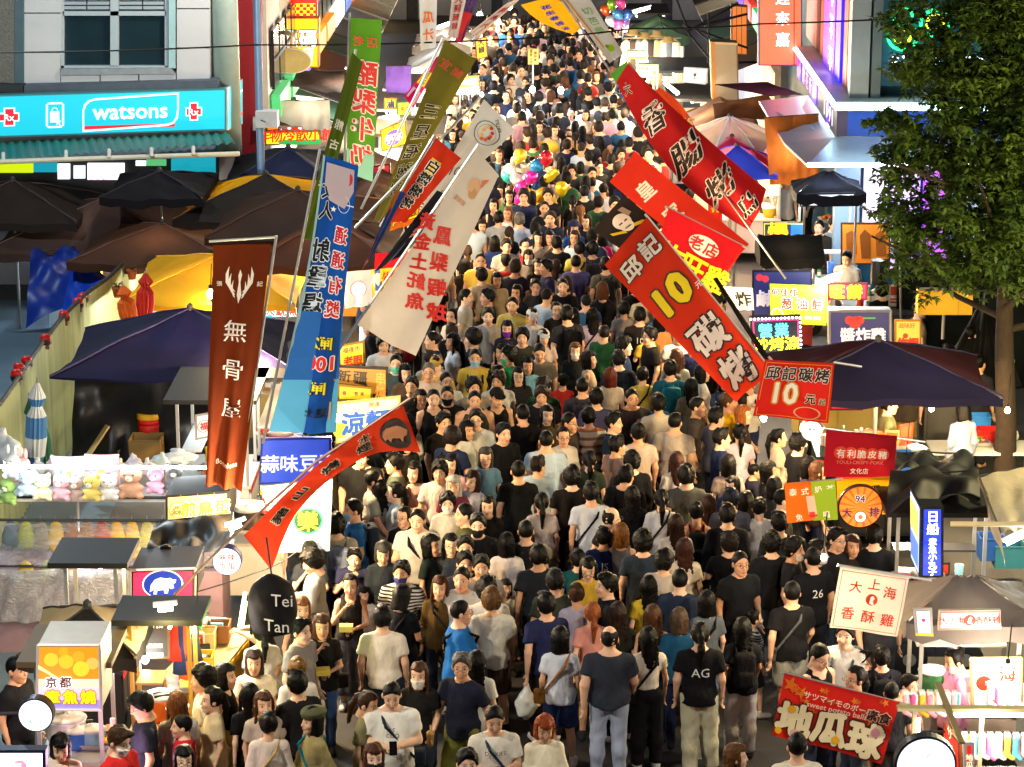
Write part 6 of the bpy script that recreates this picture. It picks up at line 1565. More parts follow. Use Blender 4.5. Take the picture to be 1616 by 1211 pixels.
bulb_lamp('warm bulb low beside the thai tea sign', (1300, 880), 25.4, WARM, 65, .035, 18)
bulb_lamp('warm bulb between the dark red sign and the black cover', (1430, 728), 30.2, WARM, 90, .05, 18)
# dark covered stall with the blue lightbox
cart('black covered food stall behind the blue lightbox', at_y(1480, 850, 28.4).x, 28.5, 1.1, .8, 0, '303038', '404048', ('flat', '141416'), 2.0, light=(WARMW, 60))
tarp('black crumpled cover heaped on the stall roof, right', [(1405, 742), (1545, 745), (1548, 795), (1398, 800)], (28.9, 28.9, 27.8, 27.8), '121214', .10, 2, rough=.62)
tarp('black folded cover behind the crumpled one, right', [(1415, 715), (1535, 718), (1545, 750), (1408, 748)], (30.2, 30.2, 29.2, 29.2), '181a1e', .08, 2, rough=.62)
board('tall blue lit box sign with white characters on the right stall', [(1454, 800), (1489, 800), (1489, 912), (1452, 912)], 27.4, '1c30c8', [('T', '日船', .52, .22, .50, 'e8f4ff', dict(v=1, step=1.0, b=.05, out=('081060', .11))), ('T', '章魚小丸子', .52, .70, .34, 'e8f4ff', dict(v=1, step=.92, b=.05, out=('081060', .11)))] + [('R', 0, k / 6 - .004, 1, k / 6 + .004, '0c1870') for k in range(1, 6)], thick=.30, emit=1.0, edge='101018')
board('pale side face of the tall blue lit box', [(1436, 768), (1453, 801), (1451, 912), (1437, 880)], (27.75, 27.42, 27.42, 27.75), 'a8c0f0', [('R', .1, .1, .9, .5, 'e8c860'), ('R', .1, .55, .9, .9, '5070d0')], thick=.02, emit=.9, edge='101018')
tarp('beige sloping canopy at the right edge', [(1545, 752), (1640, 735), (1640, 830), (1580, 842)], (28.2, 28.6, 26.9, 26.9), 'a89c84', .03, 2)
tarp('hanging beige canopy side at the right edge', [(1546, 752), (1580, 842), (1585, 895), (1560, 815)], (28.2, 26.9, 26.9, 28.1), '8a7c64', .03, 1)
tube_lamp('slanting tube lamp under the beige canopy', (1588, 858), (1640, 832), 26.8, (.9, .97, 1), 70, .03, 22)
MBp = empty('canopy_pole', at_y(1500, 827, 26.8), 0, 'cream horizontal canopy pole at the right edge', 'pole')
MB().tube([at_y(1500, 827, 26.8) - MBp.location, at_y(1640, 828, 26.6) - MBp.location], .03, 8).build('bar', paint('c8b890', .5), MBp)
# fried chicken cart with the grey canopy
cart('fried chicken cart with grey scalloped canopy at right', at_y(1525, 1010, 25.2).x, 25.35, 1.1, .9, 0, 'a89888', 'a8a49c', ('hip', '5a5350', .30), 1.92, light=(WARMW, 120), trim='d04020', over=.16)
board('white sign with red characters under the grey canopy', [(1482, 964), (1579, 963), (1580, 993), (1480, 995)], 24.6, 'f0ece4', [('T', '大上海', .22, .5, .125, 'c82018', dict(sp=1.0, b=.03)), ('D', .5, .5, .095, 'd82c18'), ('P', [(.46, .62), (.48, .40), (.51, .30), (.54, .38), (.52, .5), (.54, .7)], 'fff0e8', dict(ly=2)), ('T', '香酥雞', .79, .5, .125, 'c82018', dict(sp=1.0, b=.03))] + frame_items('c82018', .008, .015, 3.0), thick=.05, emit=.55, edge='a09890')
board('small white card with a magenta disc beside the red lettered sign', [(1441, 961), (1471, 960), (1473, 1004), (1445, 1003)], 24.4, 'f0e8ec', [('D', .5, .42, .11, 'd81878'), ('D', .5, .55, .055, 'ffffff', dict(ly=2)), ('D', .42, .52, .018, 'd81878', dict(ly=3)), ('D', .58, .52, .018, 'd81878', dict(ly=3)), ('D', .38, .45, .02, 'ffffff', dict(ly=3)), ('D', .62, .45, .02, 'ffffff', dict(ly=3)), ('R', 0, .9, 1, 1, 'e8b030')], thick=.03, emit=.4, edge='b0a8a8')
board('white chicken shop panel behind the pink vendor', [(1532, 1040), (1612, 1038), (1612, 1125), (1534, 1125)], 24.85, 'e8dcd0', [('D', .25, .45, .16, 'd82c18'), ('T', '海', .72, .28, .3, 'd83820', dict(b=.04)), ('T', '酥', .5, .85, .2, 'd83820', dict(b=.04))], thick=.03, emit=.35, edge='a8a090', frame='b8a878')
bulb_lamp('bright bulb in the display case behind the pink vendor', (1590, 1057), 24.2, WARMW, 60, .05, 22)
# sock stall
def sock_stall():
 a = at_y(1440, 1120, 22.8); root = empty('sock_stall', (a.x, 22.8, 0), 0, 'metal framed sock stall with light bars at the bottom right', 'market stall')
 w = at_y(1640, 1120, 22.8).x - a.x; z = a.z
 for x in (.02, w * .55, w - .05): box_o('post', x - .02, x + .02, -.02, .02, 0, z, paint('c8b890', .4, .4), root)
 box_o('top_bar', -.15, w, -.05, .05, z, z + .03, paint('c0b080', .4, .5), root)
 box_o('top_bar', .3, .36, -.9, .6, z + .032, z + .05, paint('8a7a50', .4, .5), root)
 for zz in (z - .25, z - .62): MB().tube([(.1, .05, zz), (w, .05, zz)], .012, 6).build('rail', paint('303030', .4, .6), root)
 MB().tube([(w * .28, -.03, z - .04), (w, -.03, z - .04)], .02, 8).build('tube_light', glow((1, .93, .75), 16), root)
 MB().tube([(.06, -.03, z - .45), (.06, -.03, z - .08)], .018, 8).build('tube_light', glow((1, .85, .55), 12), root)
 lamp(root, (w * .6, -.25, z - .2), 16, (1, .9, .7), .12)
 box_o('table', 0, w, -.3, .5, .7, .74, paint('c8b8a0', .5), root)
 return root, w, z
SS, sw, sz = sock_stall()
SOCK = nets(lambda X, Y, Z: smin(cone((X, Y, Z), (0, 0, 0), (0, 0, -.16), .035, .03, .45), cone((X, Y, Z), (0, 0, -.16), (.06, 0, -.19), .03, .026, .45), .02), (-.06, -.04, -.24), (.11, .04, .05), .013)
sk = ['e8e0d0', 'f0b8c0', 'e8d8b8', 'f060a8', 'f0e8e0', 'e8c040', '50a8c0', 'e8a0b8', 'd8d0c8', 'f0d8e0', 'e8b890', 'c8d8e0']
me_s = [mesh_np('sock', SOCK[0], SOCK[1], paint(c, .85, var=.2, scale=30), True) for c in sk]
def socks(label, x, y, z, k, n=3, s=1.0):
 root = empty('sock_bunch', (x, y, z), R(random.uniform(-20, 20)), label, 'socks', 'socks hung on the sock stall')
 root.scale = (s,) * 3
 for q in range(n):
  o = link('sock', me_s[(k + q * 5) % 12] if q else me_s[k % 12], root, (q * .018, -.03 + q * .03, 0)); o.rotation_euler.z = R(-30 + q * 25)
 MB().box(-.025, .03, -.035, .03, .02, .055).build('card', paint('e8e4dc', .6), root)
wd = ['cream', 'pink', 'oat', 'magenta', 'ivory', 'yellow', 'turquoise', 'rose', 'grey', 'blush', 'peach', 'pale blue']
rows = ['in the upper row', 'in the middle row', 'in the lower row']
for r_ in range(2):
 for k in range(9):
  socks('%s bunch of socks %s of the sock stall' % (wd[(k + 4 * r_) % 12], rows[1 + r_]), SS.location.x + sw * (.42 + k * .068), 22.82, sz - .30 - r_ * .37, k + 4 * r_)
for k in range(7): socks('%s socks hanging %s left of the pink vendor' % (wd[(k * 2 + (1 if k < 6 else 2)) % 12], 'from the ring rack'), at_y(1428 + k * 13, 1100, 23.4).x, 23.4, at_y(1430, 1098, 23.4).z, k * 2 + 1)
for k in range(5): socks('%s socks hung high behind the display glass' % ('first', 'second', 'third', 'fourth', 'last')[k], at_y(1560 + k * 15, 1085, 24.3).x, 24.3, at_y(1560, 1085, 24.3).z, k * 3)
board('narrow red strip sign at the sock stall foot', [(1521, 1172), (1538, 1172), (1538, 1240), (1521, 1240)], 22.4, 'd82018', [('T', '地瓜球', .5, .5, .6, 'f8e8c0', dict(v=1, b=.05))], thick=.05, emit=.5, edge='b8b8b4')
board('slanted red sign edge beside the sock stall', [(1488, 1140), (1514, 1172), (1516, 1240), (1492, 1240)], (22.9, 22.5, 22.5, 22.9), 'd02818', [('T', 'サツマ', .5, .3, .3, 'f8e8c0', dict(v=1))], thick=.03, emit=.4, edge='804020')
round_sign('round white lit sign with a grape outline at the bottom right', (1461, 1208), 49, 21.9, 'dce8f0', [('O', .5, .5, .34, .008, 'a8b8c0')] + [('O', .5 + dx, .48 + dy, .048, .007, '8898a0', dict(ly=2)) for dx, dy in ((-.15, 0), (0, 0), (.15, 0), (-.075, .13), (.075, .13), (0, .26))] + [('P', [(.5, .36), (.52, .30), (.57, .28), (.57, .29), (.53, .31), (.51, .36)], '8898a0', dict(ly=2))], emit=.6, rim='182030')
# food on the near stalls
tcol = [('d89028', 'golden fried'), ('a05018', 'dark glazed'), ('e0b050', 'pale battered'), ('c03818', 'red sausage'), ('c87828', 'brown fritter'), ('b8a040', 'yellow dumpling')]
for k, (x, y) in enumerate(((150, 1175), (170, 1168), (300, 1085), (430, 690), (460, 650), (470, 600), (1340, 560), (1365, 562), (1380, 690), (1400, 705), (1500, 1075), (1530, 1078), (1330, 575), (1310, 350))):
 z = .925 if k not in (8, 9) else 1.11
 p = at_z(x, y, z); ct = tcol[k % 6]
 tray('tray of %s snacks %s' % (ct[1], ('on the takoyaki cart', 'on the takoyaki cart edge', 'on the amber counter', 'beside the crowd at left', 'on the red trimmed stall', 'under the yellow umbrella', 'on the pancake cart', 'at the pancake cart end', 'on the green topped stall', 'on the black grill', 'on the chicken cart', 'at the chicken cart end', 'on the pancake cart front', 'on the blue-white stall')[k]), p.x, p.y, z + .002, ct[0], R(random.uniform(-30, 30)), k % 4)

# ---------------------------------------------------------------- small goods on the stalls
def goods_mat():
 m, n, l, b = nmat('goods')
 oi = n.new('ShaderNodeObjectInfo'); tc = n.new('ShaderNodeTexCoord'); t = n.new('ShaderNodeTexNoise'); t.inputs['Scale'].default_value = 11
 l.new(tc.outputs['Object'], t.inputs['Vector'])
 mr = n.new('ShaderNodeMapRange'); mr.inputs[3].default_value = .7; mr.inputs[4].default_value = 1.25; hs = n.new('ShaderNodeHueSaturation')
 l.new(t.outputs['Fac'], mr.inputs[0]); l.new(mr.outputs[0], hs.inputs['Value']); l.new(oi.outputs['Color'], hs.inputs['Color']); l.new(hs.outputs[0], b.inputs['Base Color']); b.inputs['Roughness'].default_value = .4
 return m
GOODS = goods_mat()
def gm(mb, nm, sm=False): return mesh_np(nm, mb.v, mb.f, GOODS, sm)
GK = {'carton': [('box', gm(MB().box(-.11, .11, -.08, .08, 0, .15), 'box'), 0), ('tape', gm(MB().box(-.112, .112, -.015, .015, .002, .152), 'tape'), 'c8a878'), ('label', gm(MB().box(-.05, .05, -.083, -.08, .05, .11), 'label'), 'e8e4dc')],
   'bottle': [('glass', gm(MB().lathe([(.035, 0), (.037, .14), (.015, .19), (.014, .23)], 10), 'glass', True), 0), ('cap', gm(MB().lathe([(.017, .225), (.017, .25)], 8), 'cap'), 'e0e0e0'), ('label', gm(MB().lathe([(.0385, .04), (.0385, .11)], 10, cap=False), 'label', True), 'e8e0c8')],
   'tub': [('tub', gm(MB().lathe([(.09, 0), (.12, .16), (.125, .17)], 14), 'tub', True), 0), ('lid', gm(MB().lathe([(.128, .165), (.128, .185), (.05, .19)], 14), 'lid', True), 'e4e4e0')],
   'cup stack': [('cups', gm(MB().lathe([(.04, 0), (.05, .08), (.044, .085), (.052, .14), (.046, .145), (.054, .2), (.048, .205), (.056, .27)], 12), 'cups', True), 0)],
   'pot': [('pot', gm(MB().lathe([(.13, 0), (.15, .03), (.15, .18), (.16, .185)], 16), 'pot', True), 0), ('handle', gm(MB().tube([(-.2, 0, .15), (.2, 0, .15)], .014, 6), 'handle'), '202020'), ('lid', gm(MB().lathe([(.155, .188), (.1, .215), (.02, .225), (.02, .25)], 16), 'lid', True), 'b0b0ac')],
   'paper bag': [('bag', gm(MB().raw([(-.08, -.05, 0), (.08, -.05, 0), (.08, .05, 0), (-.08, .05, 0), (-.085, -.03, .24), (.08, -.035, .25), (.085, .03, .235), (-.08, .035, .245)], [(3, 2, 1, 0), (0, 1, 5, 4), (1, 2, 6, 5), (2, 3, 7, 6), (3, 0, 4, 7)]), 'bag'), 0)],
   'menu card': [('card', gm(MB().box(-.09, .09, -.006, .006, .02, .30), 'card'), 0), ('print', gm(MB().box(-.07, .07, -.011, -.007, .16, .27).box(-.07, .03, -.011, -.007, .06, .08).box(-.07, .05, -.011, -.007, .10, .12), 'print'), 'c84020'), ('foot', gm(MB().box(-.05, .05, -.04, .04, 0, .02), 'foot'), '404040')]}
GC = [('c83024', 'red'), ('e0b020', 'yellow'), ('e8e4dc', 'white'), ('2c60b0', 'blue'), ('a87040', 'brown'), ('30302e', 'black'), ('389050', 'green'), ('e07020', 'orange'), ('e8a0b0', 'pink'), ('88b8c8', 'pale blue')]
def place_goods(X, Y, z, where, n, rg, spots):
 combos = [(k, c) for k in GK for c in GC]; rg.shuffle(combos)
 for (x, y), (k, c) in zip(spots[:n], combos):
  p = Vector((X, Y, z)) ; r = empty('_'.join(k.split()), (x, y, z), rg.uniform(-.6, .6), '%s %s %s' % (c[1], k, where), k.split()[-1], 'goods on the stalls')
  sc_ = rg.uniform(.9, 1.35); r.scale = (sc_,) * 3
  for (nm, me, col) in GK[k]: o = link(nm, me, r); o.color = (*hx(col or c[0]), 1)
rg = random.Random(9)
for (root, w, d, hg, rh, lab) in CARTS:
 if root.location.y > 52: continue
 sh = ' '.join(lab.split()[:7]); ca, sa = math.cos(root.rotation_euler.z), math.sin(root.rotation_euler.z)
 for (zz, tag_) in ((hg + .002, 'on the counter of the'),):
  n = max(3, int(w / .24)) if 'counter' in tag_ else 2
  sp = []
  for k in range(n):
   lx = -w / 2 + .14 + (w - .28) * (k + .5) / n; ly = rg.uniform(-d / 2 + .18, d / 2 - .18)
   sp.append((root.location.x + ca * lx - sa * ly, root.location.y + sa * lx + ca * ly))
  place_goods(0, 0, zz, tag_ + ' ' + ' '.join(sh.split()[:5]) + (' stall' if 'stall' not in sh.split()[:5] and 'cart' not in sh.split()[:5] and 'counter' not in sh.split()[:5] else ''), n, rg, sp)

tube_lamp('added tube lamp under the dark awning of the far left lane', (548, 112), (585, 120), 54, (1, .95, .85), 260, .03, 20)  # tubes added here to brighten the dark far left lane
tube_lamp('added tube lamp high on the pale front, far left lane', (690, 45), (722, 34), 67, (1, .96, .88), 260, .03, 20)  # added to lift the pale fronts
tube_lamp('added tube lamp behind the olive banner in the far left lane', (600, 190), (630, 182), 55, (1, .93, .78), 240, .03, 20)  # added light for the lane behind the banner
# ================================================================ banner flags
banner('rust brown vertical banner with a white phoenix and brush characters', [(336, 388), (428, 386), (383, 773), (325, 766)], 27.6, '5c2206',
    [('P', [(.5 + s_ * a, b) for a, b in ((.20 - k * .045, .085 + k * .028), (.255 - k * .05, .115 + k * .026), (.25 - k * .055, .15 + k * .018), (.17 - k * .035, .178 + k * .014), (.06, .19 + k * .012), (.15 - k * .03, .165 + k * .014), (.20 - k * .045, .14 + k * .02), (.205 - k * .045, .11 + k * .026))], 'f0e4d0', dict(ly=1 + k)) for s_ in (-1, 1) for k in range(3)] + [ ('P', [(.50, .10), (.54, .12), (.52, .15), (.56, .20), (.51, .235), (.47, .20), (.49, .15), (.47, .125)], 'f0e4d0', dict(ly=2)),
  ('T', '張', .14, .155, .10, 'e8d8c0'), ('T', '記', .88, .155, .10, 'e8d8c0'), ('T', '無', .50, .345, .44, 'f4ece0', dict(b=.01)), ('T', '骨', .50, .505, .44, 'f4ece0', dict(b=.01)), ('T', '屋', .52, .67, .42, 'f4ece0', dict(b=.01)), ('T', 'Boneless', .5, .90, .14, 'e0c8b0', dict(b=.005))],
    pole=[((436, 372), (374, 800)), ((330, 381), (436, 374))], rip=.075, nw=2.1, trans=.35)
banner('long blue shooting game banner with red and black mirrored characters', [(511, 243), (566, 262), (529, 686), (425, 679)], (27.0, 27.0, 27.0, 27.0), '1450a8',
    [('R', 0, .55, 1, .80, '2468b8'), ('R', 0, .80, 1, 1, '58b0e0'), ('R', 0, 0, .06, 1, '8ab0b8', dict(ly=2)), ('P', [(.12, .02), (.9, .02), (.95, .10), (.75, .17), (.30, .15), (.14, .10)], 'b8a8b0'), ('P', [(.35, .03), (.62, .04), (.70, .12), (.52, .16), (.30, .12)], '503840', dict(ly=2)), ('D', .80, .06, .12, 'c03040', dict(ly=2, sx=.7)), ('O', .72, .155, .17, .012, 'd8e8ff', dict(ly=3)), ('R', .45, .153, 1, .157, 'd8e8ff', dict(ly=3)),
  ('T', '女人', .26, .15, .34, '101014', dict(v=1, b=.03, out=('e8f0ff', .08))), ('T', '射擊場', .27, .43, .42, '101018', dict(v=1, step=1.15, b=.05, out=('e8f4ff', .10))), ('T', '通通有獎', .74, .40, .31, 'd02030', dict(v=1, step=1.4, b=.05, out=('ffffff', .12))),
  ('T', '匣2', .62, .66, .26, 'f0e020', dict(b=.05, out=('102040', .09))), ('T', '100', .62, .735, .36, 'e83030', dict(b=.05, out=('ffffff', .10))), ('T', '元', .22, .735, .30, 'f0f4ff', dict(b=.02, out=('102040', .08))), ('P', [(.10, .775), (.95, .80), (.95, .806), (.10, .783)], 'c87830', dict(ly=2)), ('T', '匣5', .58, .83, .26, 'f0e020', dict(b=.05, out=('102040', .09))), ('T', '匣土送', .55, .92, .18, '181818', dict(b=.03, sp=1.0, ly=3)), ('R', .25, .885, .90, .955, 'c8a878', dict(ly=2)),
  star(.22, .69, .10, 'e8f8ff', .13, .3), star(.45, .18, .09, 'ffffff', .13, 0, 4)],
    mirror=True, pole=((505, 235), (415, 700)), L=(486, 470), Rm=(540, 470), rip=.08, nw=1.3, trans=.2)
banner('narrow olive green banner behind the long blue one', [(556, 82), (572, 100), (500, 380), (474, 378)], 27.6, '4a5a14', [('T', '熊古早味', .5, .52, .60, 'd8d8c0', dict(v=1, step=1.9, b=.04))], mirror=True, pole=((562, 78), (440, 640)), rip=.04, nw=1.2)
banner('tall lime green avocado milk banner with red mirrored characters', [(554, 28), (603, 32), (588, 287), (546, 272)], 33.0, '5a9a28', [('T', '老店', .5, .14, .34, 'd86048', dict(sp=1.2, b=.03)), ('T', '酪梨牛奶', .54, .60, .74, 'd83a38', dict(v=1, step=1.14, b=.05, out=('f4f4e8', .10))), ('R', .0, .84, 1, 1, '88c8b0')], mirror=True, pole=((552, 20), (542, 300)), rip=.03, nw=1.0, trans=.3)
banner('white banner with two orange characters at the top left', [(661, -20), (690, -18), (688, 75), (664, 80)], 40, 'c8ccd0', [('T', '瓜汁', .5, .62, .62, 'e07020', dict(v=1, step=1.45, b=.05))], mirror=True, rip=.02, nw=1)
banner('olive banner with dark mirrored characters tilting over the crowd edge', [(702, 63), (751, 94), (610, 340), (588, 352)], 31.0, '6a6420', [('T', '宜蘭', .5, .10, .34, 'c05830', dict(sp=1.15, b=.03, rot=12)), ('T', '三星福葱餅', .48, .57, .60, '1c1a12', dict(v=1, step=1.25, b=.03, out=('d8d0a8', .07)))], mirror=True, pole=((700, 60), (570, 330)), L=(636, 235), rip=.04, nw=1.2)
banner('white banner with a round fruit skewer emblem', [(764, 157), (814, 206), (668, 345), (640, 372)], 30.0, 'c8c8c4', [('O', .52, .16, .36, .022, '285038'), ('O', .52, .16, .26, .01, '806050')] + [('D', .52 + .13 * math.cos(k * 2.4), .16 + .05 * math.sin(k * 2.4), .05, ('c05830', 'd8a030', 'a83020')[k % 3], dict(ly=2)) for k in range(9)] + [('T', 'FRUIT', .62, .065, .12, '384038', dict(rot=40)), ('T', '101', .50, .50, .36, '303030', dict(b=.01, rot=-10)), ('T', '水果', .5, .75, .3, '404040', dict(v=1))], mirror=True, pole=((760, 152), (560, 360)), rip=.035, nw=1.3)
banner('red banner with black characters outlined white beside the fruit emblem', [(688, 217), (728, 250), (640, 352), (606, 350)], 29.4, 'c03018', [('T', '白醬燒烤', .44, .50, .44, '181818', dict(v=1, step=1.1, b=.05, out=('f8f0e0', .11))), ('R', .25, .18, .62, .42, 'e0b828')], mirror=True, rip=.03, nw=1.2, pole=((686, 214), (600, 358)))
banner('dark banner with red characters folded beside the white shrimp banner', [(690, 300), (715, 312), (640, 400), (590, 430)], 28.6, '201c20', [('T', '可宮', .62, .45, .42, 'c82838', dict(v=1, step=1.3, b=.06, out=('f0e8e0', .10))), ('R', 0, .70, .5, 1, '3868a0')], mirror=True, rip=.05, nw=1.4)
banner('narrow blue banner edge behind the dark folded one', [(625, 300), (640, 305), (590, 400), (572, 425)], 29.0, '1c3c80', [('R', 0, 0, .45, 1, 'a86028')], rip=.05, nw=1.4)
banner('white pineapple shrimp banner with red mirrored characters', [(751, 236), (787, 277), (656, 563), (563, 515)], 27.4, 'd0c4b4', [('T', '鳳梨蝦球', .72, .58, .34, 'd02c20', dict(v=1, step=1.36, b=.06, rot=-22)), ('T', '黃金土魠魚', .27, .57, .31, 'd02c20', dict(v=1, step=1.16, b=.06, rot=-22)), ('D', .5, .13, .17, 'd8a878'), ('D', .55, .16, .11, 'c89058', dict(ly=2)), ('P', [(.62, .08), (.80, .05), (.68, .12)], 'd87048', dict(ly=3)), ('T', '鳳梨蝦', .35, .225, .10, 'c89070', dict(sp=1))], mirror=True, pole=((755, 228), (530, 560)), rip=.045, nw=1.2, L=(655, 385), trans=.3, )
banner('magenta pink banner with yellow patches at the far left lane', [(686, 92), (700, 85), (652, 172), (638, 152)], 33.5, 'd81868', [('R', .1, .35, .9, .62, 'f0e020'), ('T', '豆花', .5, .48, .5, '301020', dict(v=1, ly=3)), ('R', .1, .72, .9, .95, 'c8a8d8')], mirror=True, rip=.02, nw=1)
banner('white and red banner rising out of the picture top, left of the crowd', [(716, -30), (742, -30), (722, 60), (706, 62)], 36, 'd8d0d4', [('T', '大腸麵線', .5, .55, .5, 'c02838', dict(v=1, step=1.2))], mirror=True, rip=.02)
banner('blue and red speckled banner at the top, left of the crowd', [(745, -30), (762, -25), (730, 68), (718, 64)], 36.4, '5a4080', [('R', 0, .5, 1, 1, 'c02030')] + [('D', .2 + .6 * ((k * 37) % 11) / 11, .05 + .04 * k, .03, ('40c0e0', 'f0d030', 'e04040', '50d060')[k % 4], dict(ly=2)) for k in range(10)], mirror=True, rip=.02)
banner('pale banner with small red characters slanting at the picture top', [(800, 5), (825, -5), (755, 60), (740, 52)], 38, 'd8c8c8', [('T', '腸裹大', .5, .5, .5, 'c03838', dict(v=1, step=1.5))], mirror=True, rip=.02)
banner('red square banner of a stall left of the shrimp banner', [(655, 300), (712, 316), (690, 352), (640, 345)], 37.5, 'c82028', [('T', '新溪', .5, .5, .42, 'f0e8e0', dict(sp=1.1, b=.05, out=('301010', .1)))], mirror=True, rip=.03)
banner('orange cloth sign with yellow characters below the olive banner', [(622, 330), (665, 308), (660, 352), (615, 365)], 36.5, 'c86818', [('T', '肉圓', .5, .5, .42, 'f0d020', dict(sp=1.0, b=.05, out=('502008', .1)))], rip=.03)
banner('red and yellow price sheet behind the shrimp banner', [(592, 400), (640, 398), (630, 440), (590, 445)], 36, 'c81828', [('R', 0, .55, 1, 1, 'f0b818'), ('T', '份100', .5, .77, .28, 'd82818', dict(ly=3, b=.05))], rip=.02)
banner('white round emblem cloth with blue and yellow edges left of the shrimp banner', [(540, 430), (600, 425), (602, 480), (545, 487)], 34.5, 'd8d0d8', [('D', .4, .5, .20, 'f0e8f0'), ('O', .4, .5, .22, .02, 'd870a0'), ('R', .75, 0, 1, 1, 'e0b028'), ('R', .85, 0, 1, .6, '3860a8', dict(ly=2))], rip=.03)
def boar_banner():
 Y = 25.2
 up = [(636, 640), (600, 662), (560, 690), (510, 727), (460, 770), (415, 815), (385, 845)]
 lo = [(664, 714), (625, 712), (585, 718), (545, 740), (505, 770), (462, 820), (428, 900)]
 def cr(P, t):
  n = len(P) - 1; i = min(int(t * n), n - 1); f = t * n - i
  p = [np.array(P[max(0, min(n, i + k))], float) for k in (-1, 0, 1, 2)]
  return .5 * ((2 * p[1]) + (-p[0] + p[2]) * f + (2 * p[0] - 5 * p[1] + 4 * p[2] - p[3]) * f ** 2 + (-p[0] + 3 * p[1] - 3 * p[2] + p[3]) * f ** 3)
 org = at_y(400, 880, Y); root = empty('banner_flag', org, 0, 'curving red boar banner sweeping down to the left', 'banner')
 def S(u, v, off=0):     # u along the flag from the boar end, v across
  a = cr(up, u); b = cr(lo, u); q = a + (b - a) * v
  return at_y(q[0], q[1], Y - off + .05 * math.sin(u * 16 + v * 2) * (.3 + v) + .02 * math.sin(u * 60) * (1 - v)) - org
 nu, nv = 70, 10
 v = [tuple(S(i / nu, j / nv)) for j in range(nv + 1) for i in range(nu + 1)]
 f = [(j * (nu + 1) + i, j * (nu + 1) + i + 1, (j + 1) * (nu + 1) + i + 1, (j + 1) * (nu + 1) + i) for j in range(nv) for i in range(nu)]
 link('cloth', mesh_np('cloth', v, f, cloth_mat('b03016', .25), True), root)
 def put(poly, col, off, nm):
  link(nm, mesh_np(nm, [tuple(S(x, y, off)) for x, y in poly], [tuple(range(len(poly)))], paint(col, .7, var=.1)), root)
 put([(.125 + .095 * math.cos(t), .53 + .40 * math.sin(t)) for t in [2 * PI * k / 30 for k in range(30)]], '3c2c24', .05, 'emblem_disc')
 put([(.045, .50), (.075, .40), (.11, .30), (.15, .28), (.19, .36), (.205, .50), (.20, .66), (.185, .60), (.17, .72), (.15, .62), (.11, .66), (.10, .76), (.085, .64), (.06, .60)], 'b87850', .065, 'boar_shape')
 mb, mo = MB(), MB()
 for k, ch in enumerate('水煙烤山豬'):
  u0 = (.30, .335, .52, .70, .82)[k]; w0 = (.27, .60, .5, .5, .5)[k]; s = (.085, .10, .11, .09, .09)[k]
  gv, gf, _ = glyphs(ch, 0)
  for (bd, m_, ns) in ((.085, mo, 8), (.025, mb, 4)):
   for q in range(ns):
    ox, oy = bd * math.cos(2 * PI * q / ns), bd * math.sin(2 * PI * q / ns)
    m_.raw([S(u0 - (x + ox) * s * .9 - (y + oy) * s * .15, w0 - (y + oy) * s * (3.4 + k * .2), (.055 if m_ is mo else .068) + .0006 * q) for x, y in gv], gf)
 mo.build('lettering', paint('d8b898', .7), root); mb.build('lettering', paint('2a1c16', .7), root)
 MB().tube([at_y(648, 628, Y) - org, at_y(500, 728, Y + .1) - org, at_y(372, 842, Y + .1) - org, at_y(240, 975, Y + .2) - org], .016, 8).build('pole', paint('8a7060', .4, .6), root)
boar_banner()
# right hand side
banner('yellow peanut ice banner at the top of the street', [(822, 8), (872, -6), (917, 45), (904, 54)], 52, 'e8b010', [('T', '花生春捲冰', .40, .52, .22, '3828a0', dict(v=1, step=1.5, b=.06, rot=10, sx=1.2))], rip=.03, nw=1.2, Rm=(905, 12), L=(850, 42))
banner('white guava banner with green outlined characters at the top', [(884, -8), (926, -10), (984, 85), (962, 100)], 44, 'c4c4bc', [('T', '切芭樂', .58, .42, .40, '58a020', dict(v=1, step=1.2, b=.01, rot=0)), ('D', .56, .84, .19, '88b818', dict(sx=1.1)), ('D', .44, .80, .09, '608818', dict(ly=2)), ('P', [(.05, .05), (.14, .05), (.30, .8), (.22, .8)], 'c88838')], rip=.03, nw=1.2, pole=((880, -10), (975, 130)))
banner('small green banner corner below the guava banner', [(962, 118), (990, 95), (992, 112), (973, 131)], 43.5, '58a040', [], rip=.02)
banner('long crimson sausage banner with large dark characters', [(973, 130), (991, 100), (1210, 300), (1183, 366)], 38.0, 'b01c20', [('T', '大', .30, .07, .30, '201414', dict(rot=25, b=.03, out=('e8d0c8', .08))), ('T', '香', .48, .27, .70, '201818', dict(rot=22, b=.04, out=('f0e4e0', .07))), ('T', '腸', .48, .52, .78, '201818', dict(rot=20, b=.04, out=('f0e4e0', .07))), ('T', '烤', .46, .76, .70, '201818', dict(rot=18, b=.04, out=('f0e4e0', .07))), ('T', '鳥', .5, .93, .5, '201818', dict(rot=16, b=.04, out=('f0e4e0', .07)))], pole=((991, 97), (1240, 440)), L=(1042, 290), Rm=(1096, 208), rip=.10, nw=1.1)
banner('orange red narrow banner behind the sausage banner', [(1030, 148), (1040, 138), (1108, 228), (1086, 232)], 41, 'd04820', [('T', '烤香腸', .5, .6, .5, 'f8d890', dict(v=1, step=1.2, rot=-35))], rip=.03, Rm=(1085, 160))
banner('scarlet royal chicken banner with white characters', [(962, 287), (1002, 240), (1182, 385), (1140, 440)], 37.0, 'c82c1c', [('T', '皇', .42, .22, .42, 'e8dcd0', dict(rot=8, b=.04)), ('T', '家', .42, .46, .42, 'e8dcd0', dict(rot=8, b=.04)), ('T', '丁', .42, .70, .40, 'e8dcd0', dict(rot=8, b=.04))], rip=.03, nw=1.1)
